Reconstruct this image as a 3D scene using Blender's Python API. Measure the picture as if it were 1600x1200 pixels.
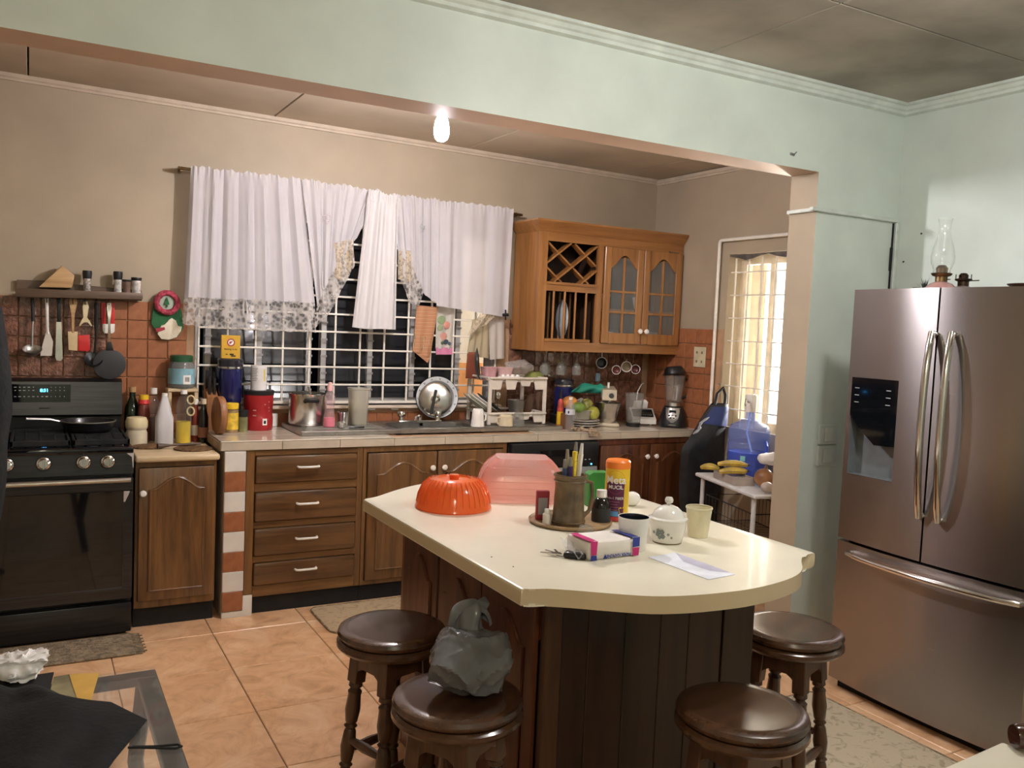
import bpy, bmesh, math, random
from mathutils import Vector, Matrix
for o in list(bpy.data.objects): bpy.data.objects.remove(o)
scene = bpy.context.scene
COL = scene.collection
random.seed(7)
PI = math.pi
# ------------------------------------------------------------------ camera
FPX, YAW, PITCH, ROLL, CAMH = 1355.0, math.radians(29.15), math.radians(3.784), math.radians(2.473), 1.53
_f = Vector((math.sin(YAW)*math.cos(PITCH), math.cos(YAW)*math.cos(PITCH), -math.sin(PITCH)))
_r = Vector((math.cos(YAW), -math.sin(YAW), 0))
_u = _r.cross(_f)
RT = math.cos(ROLL)*_r + math.sin(ROLL)*_u
UP = -math.sin(ROLL)*_r + math.cos(ROLL)*_u
FW = _f
CAM = Vector((0, 0, CAMH))
cd = bpy.data.cameras.new('camera'); cam = bpy.data.objects.new('camera', cd); COL.objects.link(cam)
cd.sensor_fit = 'HORIZONTAL'; cd.sensor_width = 36.0; cd.lens = 36.0*FPX/1600.0; cd.clip_start = 0.02
cam.matrix_world = Matrix(((RT.x, UP.x, -FW.x, 0), (RT.y, UP.y, -FW.y, 0), (RT.z, UP.z, -FW.z, CAMH), (0, 0, 0, 1)))
scene.camera = cam
# ------------------------------------------------------------------ world and exposure
w = bpy.data.worlds.new('night'); scene.world = w; w.use_nodes = True
w.node_tree.nodes['Background'].inputs[0].default_value = (0.010, 0.013, 0.022, 1)
w.node_tree.nodes['Background'].inputs[1].default_value = 0.02
vs = scene.view_settings
vs.view_transform = 'Standard'; vs.look = 'None'; vs.gamma = 1.0; vs.use_curve_mapping = False
vs.exposure = 1.83
BULB_KITCHEN, BULB_ROOM, FILL_REAR, LAMP_OUT = 335.0, 60.0, 27.0, 640.0    # emission strengths of the lamps below; the rear one is an added fill

# ------------------------------------------------------------------ pixel -> place (a pixel gives a direction, a touched plane the distance)
def ray(x, y): return RT*((x-800)/FPX) + UP*(-(y-600)/FPX) + FW
def onz(x, y, z): d = ray(x, y); return CAM + d*((z-CAM.z)/d.z)
def ony(x, y, Y): d = ray(x, y); return CAM + d*((Y-CAM.y)/d.y)
def onx(x, y, X): d = ray(x, y); return CAM + d*((X-CAM.x)/d.x)
def mpp(P): return (Vector(P)-CAM).dot(FW)/FPX           # metres per pixel at a place
def face(P): return math.atan2(-P[1], -P[0])              # heading from a place back to where the viewer stands

# ------------------------------------------------------------------ materials
MATS = {}
def nt(name):
    m = bpy.data.materials.new(name); m.use_nodes = True
    t = m.node_tree; b = t.nodes['Principled BSDF']
    return m, t, b
def mat(name, col, rough=0.5, metal=0.0, var=0.08, scale=12.0, bump=0.0, bscale=60.0, coat=0.0, trans=0.0, ior=1.45, alpha=1.0, spec=0.5, emis=None, estr=0.0, sss=0.0, stretch=None):
    if name in MATS: return MATS[name]
    m, t, b = nt(name)
    b.inputs['Roughness'].default_value = rough; b.inputs['Metallic'].default_value = metal
    b.inputs['Coat Weight'].default_value = coat; b.inputs['Transmission Weight'].default_value = trans
    b.inputs['IOR'].default_value = ior; b.inputs['Alpha'].default_value = alpha
    b.inputs['Specular IOR Level'].default_value = spec
    b.inputs['Subsurface Weight'].default_value = sss
    tc = t.nodes.new('ShaderNodeTexCoord'); mp = t.nodes.new('ShaderNodeMapping')
    t.links.new(tc.outputs['Object'], mp.inputs['Vector'])
    if stretch: mp.inputs['Scale'].default_value = stretch
    n = t.nodes.new('ShaderNodeTexNoise'); n.inputs['Scale'].default_value = scale; n.inputs['Detail'].default_value = 5
    t.links.new(mp.outputs['Vector'], n.inputs['Vector'])
    r = t.nodes.new('ShaderNodeValToRGB')
    lo = [max(0, c*(1-var*2)) for c in col]; hi = [min(1, c*(1+var*2)) for c in col]
    r.color_ramp.elements[0].position = 0.3; r.color_ramp.elements[1].position = 0.7
    r.color_ramp.elements[0].color = (*lo, 1); r.color_ramp.elements[1].color = (*hi, 1)
    t.links.new(n.outputs['Fac'], r.inputs['Fac']); t.links.new(r.outputs['Color'], b.inputs['Base Color'])
    if bump:
        n2 = t.nodes.new('ShaderNodeTexNoise'); n2.inputs['Scale'].default_value = bscale; n2.inputs['Detail'].default_value = 4
        t.links.new(mp.outputs['Vector'], n2.inputs['Vector'])
        bp = t.nodes.new('ShaderNodeBump'); bp.inputs['Strength'].default_value = bump; bp.inputs['Distance'].default_value = 0.01
        t.links.new(n2.outputs['Fac'], bp.inputs['Height']); t.links.new(bp.outputs['Normal'], b.inputs['Normal'])
    if emis:
        b.inputs['Emission Color'].default_value = (*emis, 1); b.inputs['Emission Strength'].default_value = estr
    MATS[name] = m; return m
def wood(name, dark, light, rough=0.35, axis='z', coat=0.3, scale=3.0):
    if name in MATS: return MATS[name]
    m, t, b = nt(name)
    b.inputs['Roughness'].default_value = rough; b.inputs['Coat Weight'].default_value = coat; b.inputs['Coat Roughness'].default_value = 0.2
    tc = t.nodes.new('ShaderNodeTexCoord'); mp = t.nodes.new('ShaderNodeMapping')
    mp.inputs['Scale'].default_value = {'z': (9, 9, 0.7), 'x': (0.7, 9, 9), 'y': (9, 0.7, 9)}[axis]
    n = t.nodes.new('ShaderNodeTexNoise'); n.inputs['Scale'].default_value = scale; n.inputs['Detail'].default_value = 8; n.inputs['Distortion'].default_value = 0.6
    n2 = t.nodes.new('ShaderNodeTexNoise'); n2.inputs['Scale'].default_value = scale*9; n2.inputs['Detail'].default_value = 3
    mx = t.nodes.new('ShaderNodeMath'); mx.operation = 'MULTIPLY_ADD'; mx.inputs[1].default_value = 0.3
    r = t.nodes.new('ShaderNodeValToRGB'); r.color_ramp.elements[0].position = 0.42; r.color_ramp.elements[1].position = 0.82
    r.color_ramp.elements[0].color = (*dark, 1); r.color_ramp.elements[1].color = (*light, 1)
    t.links.new(tc.outputs['Object'], mp.inputs['Vector']); t.links.new(mp.outputs['Vector'], n.inputs['Vector']); t.links.new(mp.outputs['Vector'], n2.inputs['Vector'])
    t.links.new(n2.outputs['Fac'], mx.inputs[0]); t.links.new(n.outputs['Fac'], mx.inputs[2])
    t.links.new(mx.outputs[0], r.inputs['Fac']); t.links.new(r.outputs['Color'], b.inputs['Base Color'])
    MATS[name] = m; return m
def fabric(name, col, transl=0.25, transp=0.08, lace=0.0, scale=70.0, shade=None):
    if name in MATS: return MATS[name]
    m = bpy.data.materials.new(name); m.use_nodes = True; t = m.node_tree
    for n in list(t.nodes): t.nodes.remove(n)
    out = t.nodes.new('ShaderNodeOutputMaterial'); d = t.nodes.new('ShaderNodeBsdfDiffuse'); tr = t.nodes.new('ShaderNodeBsdfTranslucent'); tp = t.nodes.new('ShaderNodeBsdfTransparent')
    m1 = t.nodes.new('ShaderNodeMixShader'); m2 = t.nodes.new('ShaderNodeMixShader')
    tc = t.nodes.new('ShaderNodeTexCoord'); n = t.nodes.new('ShaderNodeTexNoise'); n.inputs['Scale'].default_value = 9; t.links.new(tc.outputs['Object'], n.inputs['Vector'])
    r = t.nodes.new('ShaderNodeValToRGB'); r.color_ramp.elements[0].color = (*[c*0.9 for c in col], 1); r.color_ramp.elements[1].color = (*col, 1)
    t.links.new(n.outputs['Fac'], r.inputs['Fac'])
    t.links.new(r.outputs['Color'], d.inputs['Color']); t.links.new(r.outputs['Color'], tr.inputs['Color'])
    m1.inputs[0].default_value = transl; t.links.new(d.outputs[0], m1.inputs[1]); t.links.new(tr.outputs[0], m1.inputs[2])
    m2.inputs[0].default_value = transp; t.links.new(m1.outputs[0], m2.inputs[1]); t.links.new(tp.outputs[0], m2.inputs[2])
    if lace:
        v = t.nodes.new('ShaderNodeTexVoronoi'); v.inputs['Scale'].default_value = scale; t.links.new(tc.outputs['Object'], v.inputs['Vector'])
        n3 = t.nodes.new('ShaderNodeTexNoise'); n3.inputs['Scale'].default_value = scale*0.3; t.links.new(tc.outputs['Object'], n3.inputs['Vector'])
        ad = t.nodes.new('ShaderNodeMath'); ad.operation = 'MULTIPLY'; t.links.new(v.outputs['Distance'], ad.inputs[0]); t.links.new(n3.outputs['Fac'], ad.inputs[1])
        rr = t.nodes.new('ShaderNodeValToRGB'); rr.color_ramp.elements[0].position = 0.12; rr.color_ramp.elements[1].position = 0.34
        rr.color_ramp.elements[0].color = (lace, lace, lace, 1); rr.color_ramp.elements[1].color = (transp, transp, transp, 1)
        t.links.new(ad.outputs[0], rr.inputs['Fac']); t.links.new(rr.outputs['Color'], m2.inputs[0])
    t.links.new(m2.outputs[0], out.inputs[0]); MATS[name] = m; return m
def clear(name, col=(1, 1, 1), opac=0.22, rough=0.06):
    """thin clear glass or plastic wall: tinted see-through, a little body colour, a fresnel gloss"""
    if name in MATS: return MATS[name]
    m = bpy.data.materials.new(name); m.use_nodes = True; t = m.node_tree
    b = t.nodes['Principled BSDF']; out = t.nodes['Material Output']
    b.inputs['Base Color'].default_value = (*col, 1); b.inputs['Specular IOR Level'].default_value = 0.2
    n = t.nodes.new('ShaderNodeTexNoise'); n.inputs['Scale'].default_value = 25
    rr = t.nodes.new('ShaderNodeMapRange'); rr.inputs[3].default_value = rough*0.7; rr.inputs[4].default_value = rough*1.6
    t.links.new(n.outputs['Fac'], rr.inputs[0]); b.inputs['Roughness'].default_value = 0.5
    tp = t.nodes.new('ShaderNodeBsdfTransparent'); tp.inputs[0].default_value = (*[1-(1-c)*min(1, opac*2.2+0.1) for c in col], 1)
    lw = t.nodes.new('ShaderNodeLayerWeight'); lw.inputs[0].default_value = 0.5
    ma = t.nodes.new('ShaderNodeMath'); ma.operation = 'POWER'; ma.inputs[1].default_value = 2.0
    mb = t.nodes.new('ShaderNodeMath'); mb.operation = 'MULTIPLY_ADD'; mb.inputs[1].default_value = 0.16; mb.inputs[2].default_value = opac; mb.use_clamp = True
    t.links.new(lw.outputs['Facing'], ma.inputs[0]); t.links.new(ma.outputs[0], mb.inputs[0])
    m1 = t.nodes.new('ShaderNodeMixShader'); t.links.new(mb.outputs[0], m1.inputs[0]); t.links.new(tp.outputs[0], m1.inputs[1]); t.links.new(b.outputs[0], m1.inputs[2])
    g = t.nodes.new('ShaderNodeBsdfGlossy'); t.links.new(rr.outputs[0], g.inputs['Roughness'])
    p5 = t.nodes.new('ShaderNodeMath'); p5.operation = 'POWER'; p5.inputs[1].default_value = 5.0; t.links.new(lw.outputs['Facing'], p5.inputs[0])
    fr = t.nodes.new('ShaderNodeMath'); fr.operation = 'MULTIPLY_ADD'; fr.inputs[1].default_value = 0.8; fr.inputs[2].default_value = 0.035; t.links.new(p5.outputs[0], fr.inputs[0])
    m2 = t.nodes.new('ShaderNodeMixShader'); t.links.new(fr.outputs[0], m2.inputs[0]); t.links.new(m1.outputs[0], m2.inputs[1]); t.links.new(g.outputs[0], m2.inputs[2])
    t.links.new(m2.outputs[0], out.inputs[0]); MATS[name] = m; return m
def emit(name, col, strength):
    if name in MATS: return MATS[name]
    m = bpy.data.materials.new(name); m.use_nodes = True; t = m.node_tree
    for n in list(t.nodes): t.nodes.remove(n)
    o = t.nodes.new('ShaderNodeOutputMaterial'); e = t.nodes.new('ShaderNodeEmission'); e.inputs[0].default_value = (*col, 1); e.inputs[1].default_value = strength
    t.links.new(e.outputs[0], o.inputs[0]); MATS[name] = m; return m
def stripes(name, cols, axis='z', period=0.1, rough=0.8):
    """bands of colour repeating along one axis (woven or printed)"""
    if name in MATS: return MATS[name]
    m, t, b = nt(name); b.inputs['Roughness'].default_value = rough
    tc = t.nodes.new('ShaderNodeTexCoord'); sp = t.nodes.new('ShaderNodeSeparateXYZ'); t.links.new(tc.outputs['Object'], sp.inputs[0])
    a = t.nodes.new('ShaderNodeMath'); a.operation = 'MULTIPLY'; a.inputs[1].default_value = 1/period; t.links.new(sp.outputs[axis.upper()], a.inputs[0])
    f = t.nodes.new('ShaderNodeMath'); f.operation = 'FRACT'; t.links.new(a.outputs[0], f.inputs[0])
    r = t.nodes.new('ShaderNodeValToRGB'); r.color_ramp.interpolation = 'CONSTANT'
    for i, (p, c) in enumerate(cols):
        e = r.color_ramp.elements[i] if i < 2 else r.color_ramp.elements.new(p)
        e.position = p; e.color = (*c, 1)
    t.links.new(f.outputs[0], r.inputs['Fac']); t.links.new(r.outputs['Color'], b.inputs['Base Color']); MATS[name] = m; return m

# ------------------------------------------------------------------ mesh helpers
def B(): return bmesh.new()
def box(bm, x0, y0, z0, x1, y1, z1, bev=0.0, seg=2):
    vs_ = [bm.verts.new(p) for p in ((x0, y0, z0), (x1, y0, z0), (x1, y1, z0), (x0, y1, z0), (x0, y0, z1), (x1, y0, z1), (x1, y1, z1), (x0, y1, z1))]
    fs = [bm.faces.new([vs_[i] for i in q]) for q in ((3, 2, 1, 0), (4, 5, 6, 7), (0, 1, 5, 4), (1, 2, 6, 5), (2, 3, 7, 6), (3, 0, 4, 7))]
    if bev:
        es = list({e for f in fs for e in f.edges})
        bmesh.ops.bevel(bm, geom=es, offset=bev, segments=seg, affect='EDGES', profile=0.5)
    return bm
def cbox(bm, c, s, bev=0.0, seg=2):
    return box(bm, c[0]-s[0]/2, c[1]-s[1]/2, c[2]-s[2]/2, c[0]+s[0]/2, c[1]+s[1]/2, c[2]+s[2]/2, bev, seg)
def lathe(bm, prof, seg=24, c=(0, 0, 0), sq=0.0):
    """surface of revolution about z; sq>0 squares the section"""
    rings = []
    for r, z in prof:
        if r <= 1e-6: rings.append([bm.verts.new((c[0], c[1], c[2]+z))])
        else:
            ring = []
            for i in range(seg):
                a = 2*PI*i/seg
                k = 1.0
                if sq: k = 1.0/((abs(math.cos(a))**(2+sq*6)+abs(math.sin(a))**(2+sq*6))**(1/(2+sq*6)))
                ring.append(bm.verts.new((c[0]+r*k*math.cos(a), c[1]+r*k*math.sin(a), c[2]+z)))
            rings.append(ring)
    for A, Bq in zip(rings, rings[1:]):
        if len(A) == 1 and len(Bq) == 1: continue
        for i in range(seg):
            j = (i+1) % seg
            if len(A) == 1: bm.faces.new((A[0], Bq[j], Bq[i]))
            elif len(Bq) == 1: bm.faces.new((A[i], A[j], Bq[0]))
            else: bm.faces.new((A[i], A[j], Bq[j], Bq[i]))
    return bm
def tube(bm, pts, r, seg=8, closed=False, cap=True):
    pts = [Vector(p) for p in pts]; n = len(pts); rings = []
    prev = None
    for i, p in enumerate(pts):
        if closed: d = pts[(i+1) % n]-pts[i-1]
        else: d = pts[min(i+1, n-1)]-pts[max(i-1, 0)]
        if d.length < 1e-9: d = Vector((0, 0, 1))
        d.normalize()
        if prev is None:
            a = Vector((0, 0, 1)) if abs(d.z) < 0.9 else Vector((1, 0, 0))
            s = d.cross(a).normalized()
        else:
            s = prev-d*prev.dot(d)
            s = s.normalized() if s.length > 1e-6 else d.orthogonal().normalized()
        prev = s; t_ = d.cross(s)
        rr = r[i] if isinstance(r, (list, tuple)) else r
        rings.append([bm.verts.new(p+(s*math.cos(2*PI*k/seg)+t_*math.sin(2*PI*k/seg))*rr) for k in range(seg)])
    m = n if closed else n-1
    for i in range(m):
        A, Bq = rings[i], rings[(i+1) % n]
        for k in range(seg):
            bm.faces.new((A[k], A[(k+1) % seg], Bq[(k+1) % seg], Bq[k]))
    if cap and not closed:
        bm.faces.new(rings[0][::-1]); bm.faces.new(rings[-1])
    return bm
def prism(bm, poly, a0, a1, plane='xy', bev=0.0):
    """extrude a 2-D outline: plane xy -> along z, xz -> along y, yz -> along x"""
    f = {'xy': lambda u, v, a: (u, v, a), 'xz': lambda u, v, a: (u, a, v), 'yz': lambda u, v, a: (a, u, v)}[plane]
    A = [bm.verts.new(f(u, v, a0)) for u, v in poly]; C2 = [bm.verts.new(f(u, v, a1)) for u, v in poly]
    n = len(poly); fs = [bm.faces.new(A[::-1]), bm.faces.new(C2)]
    for i in range(n): fs.append(bm.faces.new((A[i], A[(i+1) % n], C2[(i+1) % n], C2[i])))
    if bev:
        es = list(fs[0].edges)+list(fs[1].edges)
        bmesh.ops.bevel(bm, geom=es, offset=bev, segments=2, affect='EDGES', profile=0.5)
    return bm
def sheet(bm, nu, nv, fn, thick=0.0):
    g = [[bm.verts.new(fn(i/(nu-1), j/(nv-1))) for j in range(nv)] for i in range(nu)]
    for i in range(nu-1):
        for j in range(nv-1): bm.faces.new((g[i][j], g[i+1][j], g[i+1][j+1], g[i][j+1]))
    if thick:
        bm.normal_update()
        bmesh.ops.solidify(bm, geom=list(bm.faces), thickness=thick)
    return bm
def xf(bm, M_, verts=None):
    bmesh.ops.transform(bm, matrix=M_, verts=verts or list(bm.verts)); return bm
def rotz(a): return Matrix.Rotation(a, 4, 'Z')
def rotx(a): return Matrix.Rotation(a, 4, 'X')
def roty(a): return Matrix.Rotation(a, 4, 'Y')
def mv(*p): return Matrix.Translation(Vector(p))
def crumple(bm, amp, seed=0, scale=9.0):
    rnd = random.Random(seed)
    from mathutils import noise
    o = Vector((rnd.random()*50, rnd.random()*50, rnd.random()*50))
    for v in bm.verts: v.co += noise.noise_vector(v.co*scale+o)*amp
    return bm
def ball(bm, c, r, sc=(1, 1, 1), sub=2):
    k = bmesh.ops.create_icosphere(bm, subdivisions=sub, radius=1.0)
    for v in k['verts']: v.co = Vector((c[0]+v.co.x*r*sc[0], c[1]+v.co.y*r*sc[1], c[2]+v.co.z*r*sc[2]))
    return bm

# ------------------------------------------------------------------ objects
def obj(name, bm, m, parent=None, loc=None, rot=None, smooth=35, label=None):
    me = bpy.data.meshes.new(name)
    bmesh.ops.recalc_face_normals(bm, faces=list(bm.faces))
    bm.to_mesh(me); bm.free()
    if smooth:
        for p in me.polygons: p.use_smooth = True
        me.set_sharp_from_angle(angle=math.radians(smooth))
    me.materials.append(m)
    o = bpy.data.objects.new(name, me); COL.objects.link(o)
    if parent: o.parent = parent
    if loc is not None: o.location = loc
    if rot is not None: o.rotation_euler = rot
    if label: o['label'] = label
    return o
def inst(name, me, parent, loc, rot=None, m=None):
    o = bpy.data.objects.new(name, me); COL.objects.link(o); o.parent = parent; o.location = loc
    if rot is not None: o.rotation_euler = rot
    return o
def tag(o, label, cat, group=None, kind=None):
    o['label'] = label; o['category'] = cat
    if group: o['group'] = group
    if kind: o['kind'] = kind
    return o
def thing(name, label, cat, loc=(0, 0, 0), rz=0.0, group=None, rot=None):
    o = bpy.data.objects.new(name, None); COL.objects.link(o); o.empty_display_size = 0.05
    o.location = loc; o.rotation_euler = rot if rot else (0, 0, rz)
    return tag(o, label, cat, group)
def struct(name, bm, m, label, cat, smooth=35): return tag(obj(name, bm, m, smooth=smooth), label, cat, kind='structure')
def dup(root, loc, rz=0.0, label=None):
    r = root.copy(); COL.objects.link(r); r.location = loc; r.rotation_euler = (0, 0, rz)
    if label: r['label'] = label
    for ch in list(root.children):
        c = ch.copy(); COL.objects.link(c); c.parent = r
        for g in ch.children:
            d = g.copy(); COL.objects.link(d); d.parent = c
    return r
def jar(name, label, cat, px, py, z, parts, group=None, seg=24, Y=None, rz=0.0, loc=None):
    """turned thing standing where pixel (px,py) meets height z (or depth Y); profiles in pixel units"""
    P = Vector(loc) if loc else (ony(px, py, Y) if Y else onz(px, py, z))
    if Y and z is not None: P.z = z
    s = mpp(P)
    t = thing(name, label, cat, P, rz, group)
    for q in parts:
        sq = q[3] if len(q) > 3 else 0.0
        obj(q[0], lathe(B(), [(r*s, h*s) for r, h in q[1]], seg, sq=sq), q[2], t)
    return t, s
def text_bm(s, h, fmap, align='CENTER', bold=0.0):
    c = bpy.data.curves.new('t', 'FONT'); c.body = s; c.size = h*1.38; c.align_x = align; c.align_y = 'CENTER'; c.offset = bold
    c.resolution_u = 3
    o = bpy.data.objects.new('t', c); COL.objects.link(o); bpy.context.view_layer.update()
    me = o.to_mesh(); bm = B()
    vv = [bm.verts.new(fmap(v.co.x, v.co.y)) for v in me.vertices]
    for p in me.polygons:
        try: bm.faces.new([vv[i] for i in p.vertices])
        except ValueError: pass
    o.to_mesh_clear(); bpy.data.objects.remove(o); bpy.data.curves.remove(c)
    return bm
def cyl_map(r, z0, a0): return lambda u, v: ((r)*math.cos(a0+u/r), (r)*math.sin(a0+u/r), z0+v)
def patch_cyl(r, z0, z1, a0, a1, n=12): return sheet(B(), n, 2, lambda u, v: (r*math.cos(a0+(a1-a0)*u), r*math.sin(a0+(a1-a0)*u), z0+(z1-z0)*v))
# ------------------------------------------------------------------ palette
mint2 = mat('mint_beam_paint', (0.66, 0.735, 0.665), 0.42, var=0.04, scale=3, bump=0.10, bscale=22)
mint = mat('mint_paint', (0.63, 0.70, 0.64), 0.42, var=0.04, scale=3, bump=0.10, bscale=22)
beige = mat('beige_paint', (0.385, 0.318, 0.228), 0.6, var=0.04, scale=2.5, bump=0.08, bscale=30)
peachsoffit = mat('peach_paint', (0.60, 0.43, 0.32), 0.5, var=0.05, scale=3)
ceilm = mat('ceiling_board', (0.40, 0.37, 0.31), 0.7, var=0.20, scale=1.6, bump=0.12, bscale=4)
kceil = mat('kitchen_ceiling_board', (0.46, 0.38, 0.28), 0.7, var=0.10, scale=1.5)
trimm = mat('trim_paint', (0.66, 0.72, 0.66), 0.4, var=0.05)
ktrim = mat('kitchen_trim_paint', (0.50, 0.42, 0.32), 0.45, var=0.05)
tilem = mat('terracotta_tile', (0.33, 0.125, 0.055), 0.35, var=0.10, scale=25, bump=0.08, bscale=60)
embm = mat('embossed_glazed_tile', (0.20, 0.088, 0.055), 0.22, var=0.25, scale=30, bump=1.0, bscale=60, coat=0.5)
groutm = mat('grout', (0.42, 0.26, 0.15), 0.8, var=0.1)
fgrout = mat('floor_grout', (0.20, 0.13, 0.08), 0.85, var=0.15)
def floor_tile_mat(i):
    m, t, b = nt('floor_tile_%d' % i)
    b.inputs['Roughness'].default_value = 0.28; b.inputs['Coat Weight'].default_value = 0.15
    tc = t.nodes.new('ShaderNodeTexCoord'); mp = t.nodes.new('ShaderNodeMapping'); mp.inputs['Location'].default_value = (i*3.1, i*1.7, 0); mp.inputs['Rotation'].default_value = (0, 0, i*1.3)
    n = t.nodes.new('ShaderNodeTexNoise'); n.inputs['Scale'].default_value = 6; n.inputs['Detail'].default_value = 9; n.inputs['Distortion'].default_value = 1.4; n.inputs['Roughness'].default_value = 0.65
    r = t.nodes.new('ShaderNodeValToRGB'); e = r.color_ramp.elements; e[0].position = 0.3; e[0].color = (0.55, 0.29, 0.145, 1); e[1].position = 0.68; e[1].color = (0.86, 0.60, 0.38, 1)
    k = e.new(0.5); k.color = (0.77, 0.47, 0.26, 1)
    t.links.new(tc.outputs['Object'], mp.inputs['Vector']); t.links.new(mp.outputs['Vector'], n.inputs['Vector']); t.links.new(n.outputs['Fac'], r.inputs['Fac']); t.links.new(r.outputs['Color'], b.inputs['Base Color'])
    return m
FT = [floor_tile_mat(i) for i in range(3)]
oak = wood('dark_oak', (0.065, 0.028, 0.010), (0.20, 0.095, 0.030), 0.32, 'z', 0.45)
oakh = wood('dark_oak_horizontal', (0.05, 0.022, 0.009), (0.16, 0.075, 0.024), 0.32, 'x', 0.45)
oakframe = wood('oak_face_frame', (0.10, 0.045, 0.014), (0.235, 0.115, 0.036), 0.4, 'z', 0.3)
oakframeh = wood('oak_face_frame_horizontal', (0.10, 0.045, 0.014), (0.235, 0.115, 0.036), 0.4, 'x', 0.3)
pine = wood('honey_wood', (0.22, 0.088, 0.022), (0.37, 0.165, 0.048), 0.35, 'z', 0.4)
pineh = wood('honey_wood_horizontal', (0.22, 0.088, 0.022), (0.37, 0.165, 0.048), 0.35, 'x', 0.4)
cherry = wood('cherry_panel', (0.045, 0.012, 0.005), (0.15, 0.045, 0.018), 0.4, 'z', 0.3)
stoolm = wood('stool_walnut', (0.040, 0.017, 0.009), (0.10, 0.045, 0.022), 0.25, 'x', 0.6)
stoolz = wood('stool_walnut_turned', (0.040, 0.017, 0.009), (0.10, 0.045, 0.022), 0.3, 'z', 0.5)
butcher = wood('pale_board', (0.50, 0.37, 0.20), (0.66, 0.52, 0.33), 0.5, 'x', 0.1)
lightwood = wood('light_wood', (0.38, 0.22, 0.09), (0.58, 0.38, 0.18), 0.5, 'x', 0.1)
shelfw = wood('dark_shelf_wood', (0.06, 0.035, 0.02), (0.14, 0.085, 0.05), 0.5, 'x', 0.1)
lamin = mat('cream_laminate', (0.78, 0.74, 0.60), 0.28, var=0.025, scale=5, coat=0.2)
laminedge = mat('cream_laminate_edge', (0.66, 0.56, 0.38), 0.35, var=0.03, scale=5)
ctop = mat('counter_tile', (0.60, 0.52, 0.42), 0.15, var=0.05, scale=7, coat=0.3)
cedge = mat('counter_edge_tile', (0.53, 0.46, 0.36), 0.3, var=0.05, scale=10)
whitet = mat('white_tile', (0.72, 0.70, 0.65), 0.3, var=0.03)
black = mat('black_plastic', (0.012, 0.012, 0.013), 0.35, var=0.1)
blackm = mat('black_matte', (0.010, 0.010, 0.011), 0.75, var=0.15)
blackg = mat('black_glass', (0.004, 0.005, 0.007), 0.06, var=0.0, coat=0.5)
bsteel = mat('black_stainless', (0.055, 0.055, 0.058), 0.30, 0.85, var=0.10, scale=4, stretch=(1, 1, 30))
steel = mat('stainless', (0.62, 0.61, 0.58), 0.24, 1.0, var=0.05, scale=20)
dsteel = mat('dull_stainless', (0.42, 0.41, 0.39), 0.38, 1.0, var=0.08, scale=18)
chrome = mat('chrome', (0.75, 0.74, 0.72), 0.12, 1.0, var=0.02)
iron = mat('cast_iron', (0.02, 0.02, 0.021), 0.6, 0.3, var=0.2, bump=0.2)
white = mat('white_plastic', (0.78, 0.76, 0.72), 0.35, var=0.03)
offwhite = mat('off_white_plastic', (0.66, 0.60, 0.52), 0.4, var=0.04)
barw = mat('white_painted_iron', (0.78, 0.74, 0.66), 0.45, var=0.05)
framegr = mat('grey_aluminium', (0.50, 0.49, 0.48), 0.45, 0.3, var=0.06)
porc = mat('porcelain', (0.80, 0.78, 0.73), 0.12, var=0.02, coat=0.5)
cream = mat('cream_plastic', (0.70, 0.60, 0.36), 0.45, var=0.04)
navy = mat('navy_enamel', (0.010, 0.013, 0.085), 0.18, var=0.08, coat=0.5)
red = mat('red_plastic', (0.36, 0.018, 0.022), 0.35, var=0.05)
brightred = mat('bright_red_plastic', (0.62, 0.035, 0.035), 0.4, var=0.05)
yellow = mat('yellow_plastic', (0.80, 0.52, 0.03), 0.4, var=0.05)
orange = mat('orange_plastic', (0.85, 0.22, 0.03), 0.35, var=0.05)
green = mat('green_plastic', (0.03, 0.22, 0.05), 0.45, var=0.06)
dgreen = mat('dark_green_plastic', (0.015, 0.075, 0.03), 0.45, var=0.08)
teal = mat('teal_cloth', (0.02, 0.26, 0.18), 0.6, var=0.10)
pinkp = mat('pink_plastic', (0.85, 0.16, 0.30), 0.4, var=0.05)
paper = mat('white_paper', (0.80, 0.78, 0.74), 0.8, var=0.02)
ink = mat('black_ink', (0.01, 0.01, 0.01), 0.7, var=0.0)
brass = mat('aged_brass', (0.20, 0.13, 0.06), 0.4, 1.0, var=0.2, scale=30)
glassc = clear('clear_glass', (0.92, 0.95, 0.93), 0.03, 0.04)
frost = clear('frosted_plastic', (0.76, 0.74, 0.66), 0.30, 0.3)
milk = clear('milky_plastic', (0.78, 0.78, 0.80), 0.72, 0.35)
smoke = clear('dull_glass', (0.72, 0.72, 0.68), 0.09, 0.10)
# ================================================================== THE ROOM
XR, YB, YM, YM2, XL, YF = 3.907, 5.0, 3.0, 3.17, -1.6, -1.6
ZC, CT = 2.738, 0.90
# floor: grout bed and every tile
floor = struct('floor', box(B(), XL-.15, YF-.15, -.08, XR+.15, YB+.15, -.005), fgrout, 'peach stone-look tiled kitchen floor', 'floor')
tb = box(B(), -.2255, -.2270, -.012, .2255, .2270, 0, .0025, 1)
tme = []
for i in range(3):
    o = obj('floor_tile_mesh', tb.copy(), FT[i]); tme.append(o.data); bpy.data.objects.remove(o)
tb.free()
k = 0
for i in range(-5, 8):
    for j in range(-10, 5):
        x, y = .775+.4545*(i-.5), 3.31+.4575*(j-.5)
        if x-.226 < XL or y-.227 < -.75: continue
        if x+.226 > XR+.2 or y+.227 > YB+.25: continue
        o = inst('tile', tme[(i*7+j*3+(i*j) % 2) % 3], floor, (x, y, 0)); k += 1
        sx = min(1, (XR-(x-.2255))/.451); sy = min(1, (YB-(y-.227))/.454)
        if sx < 1: o.scale.x = sx; o.location.x = x-.2255*(1-sx)
        if sy < 1: o.scale.y = sy; o.location.y = y-.227*(1-sy)
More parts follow.
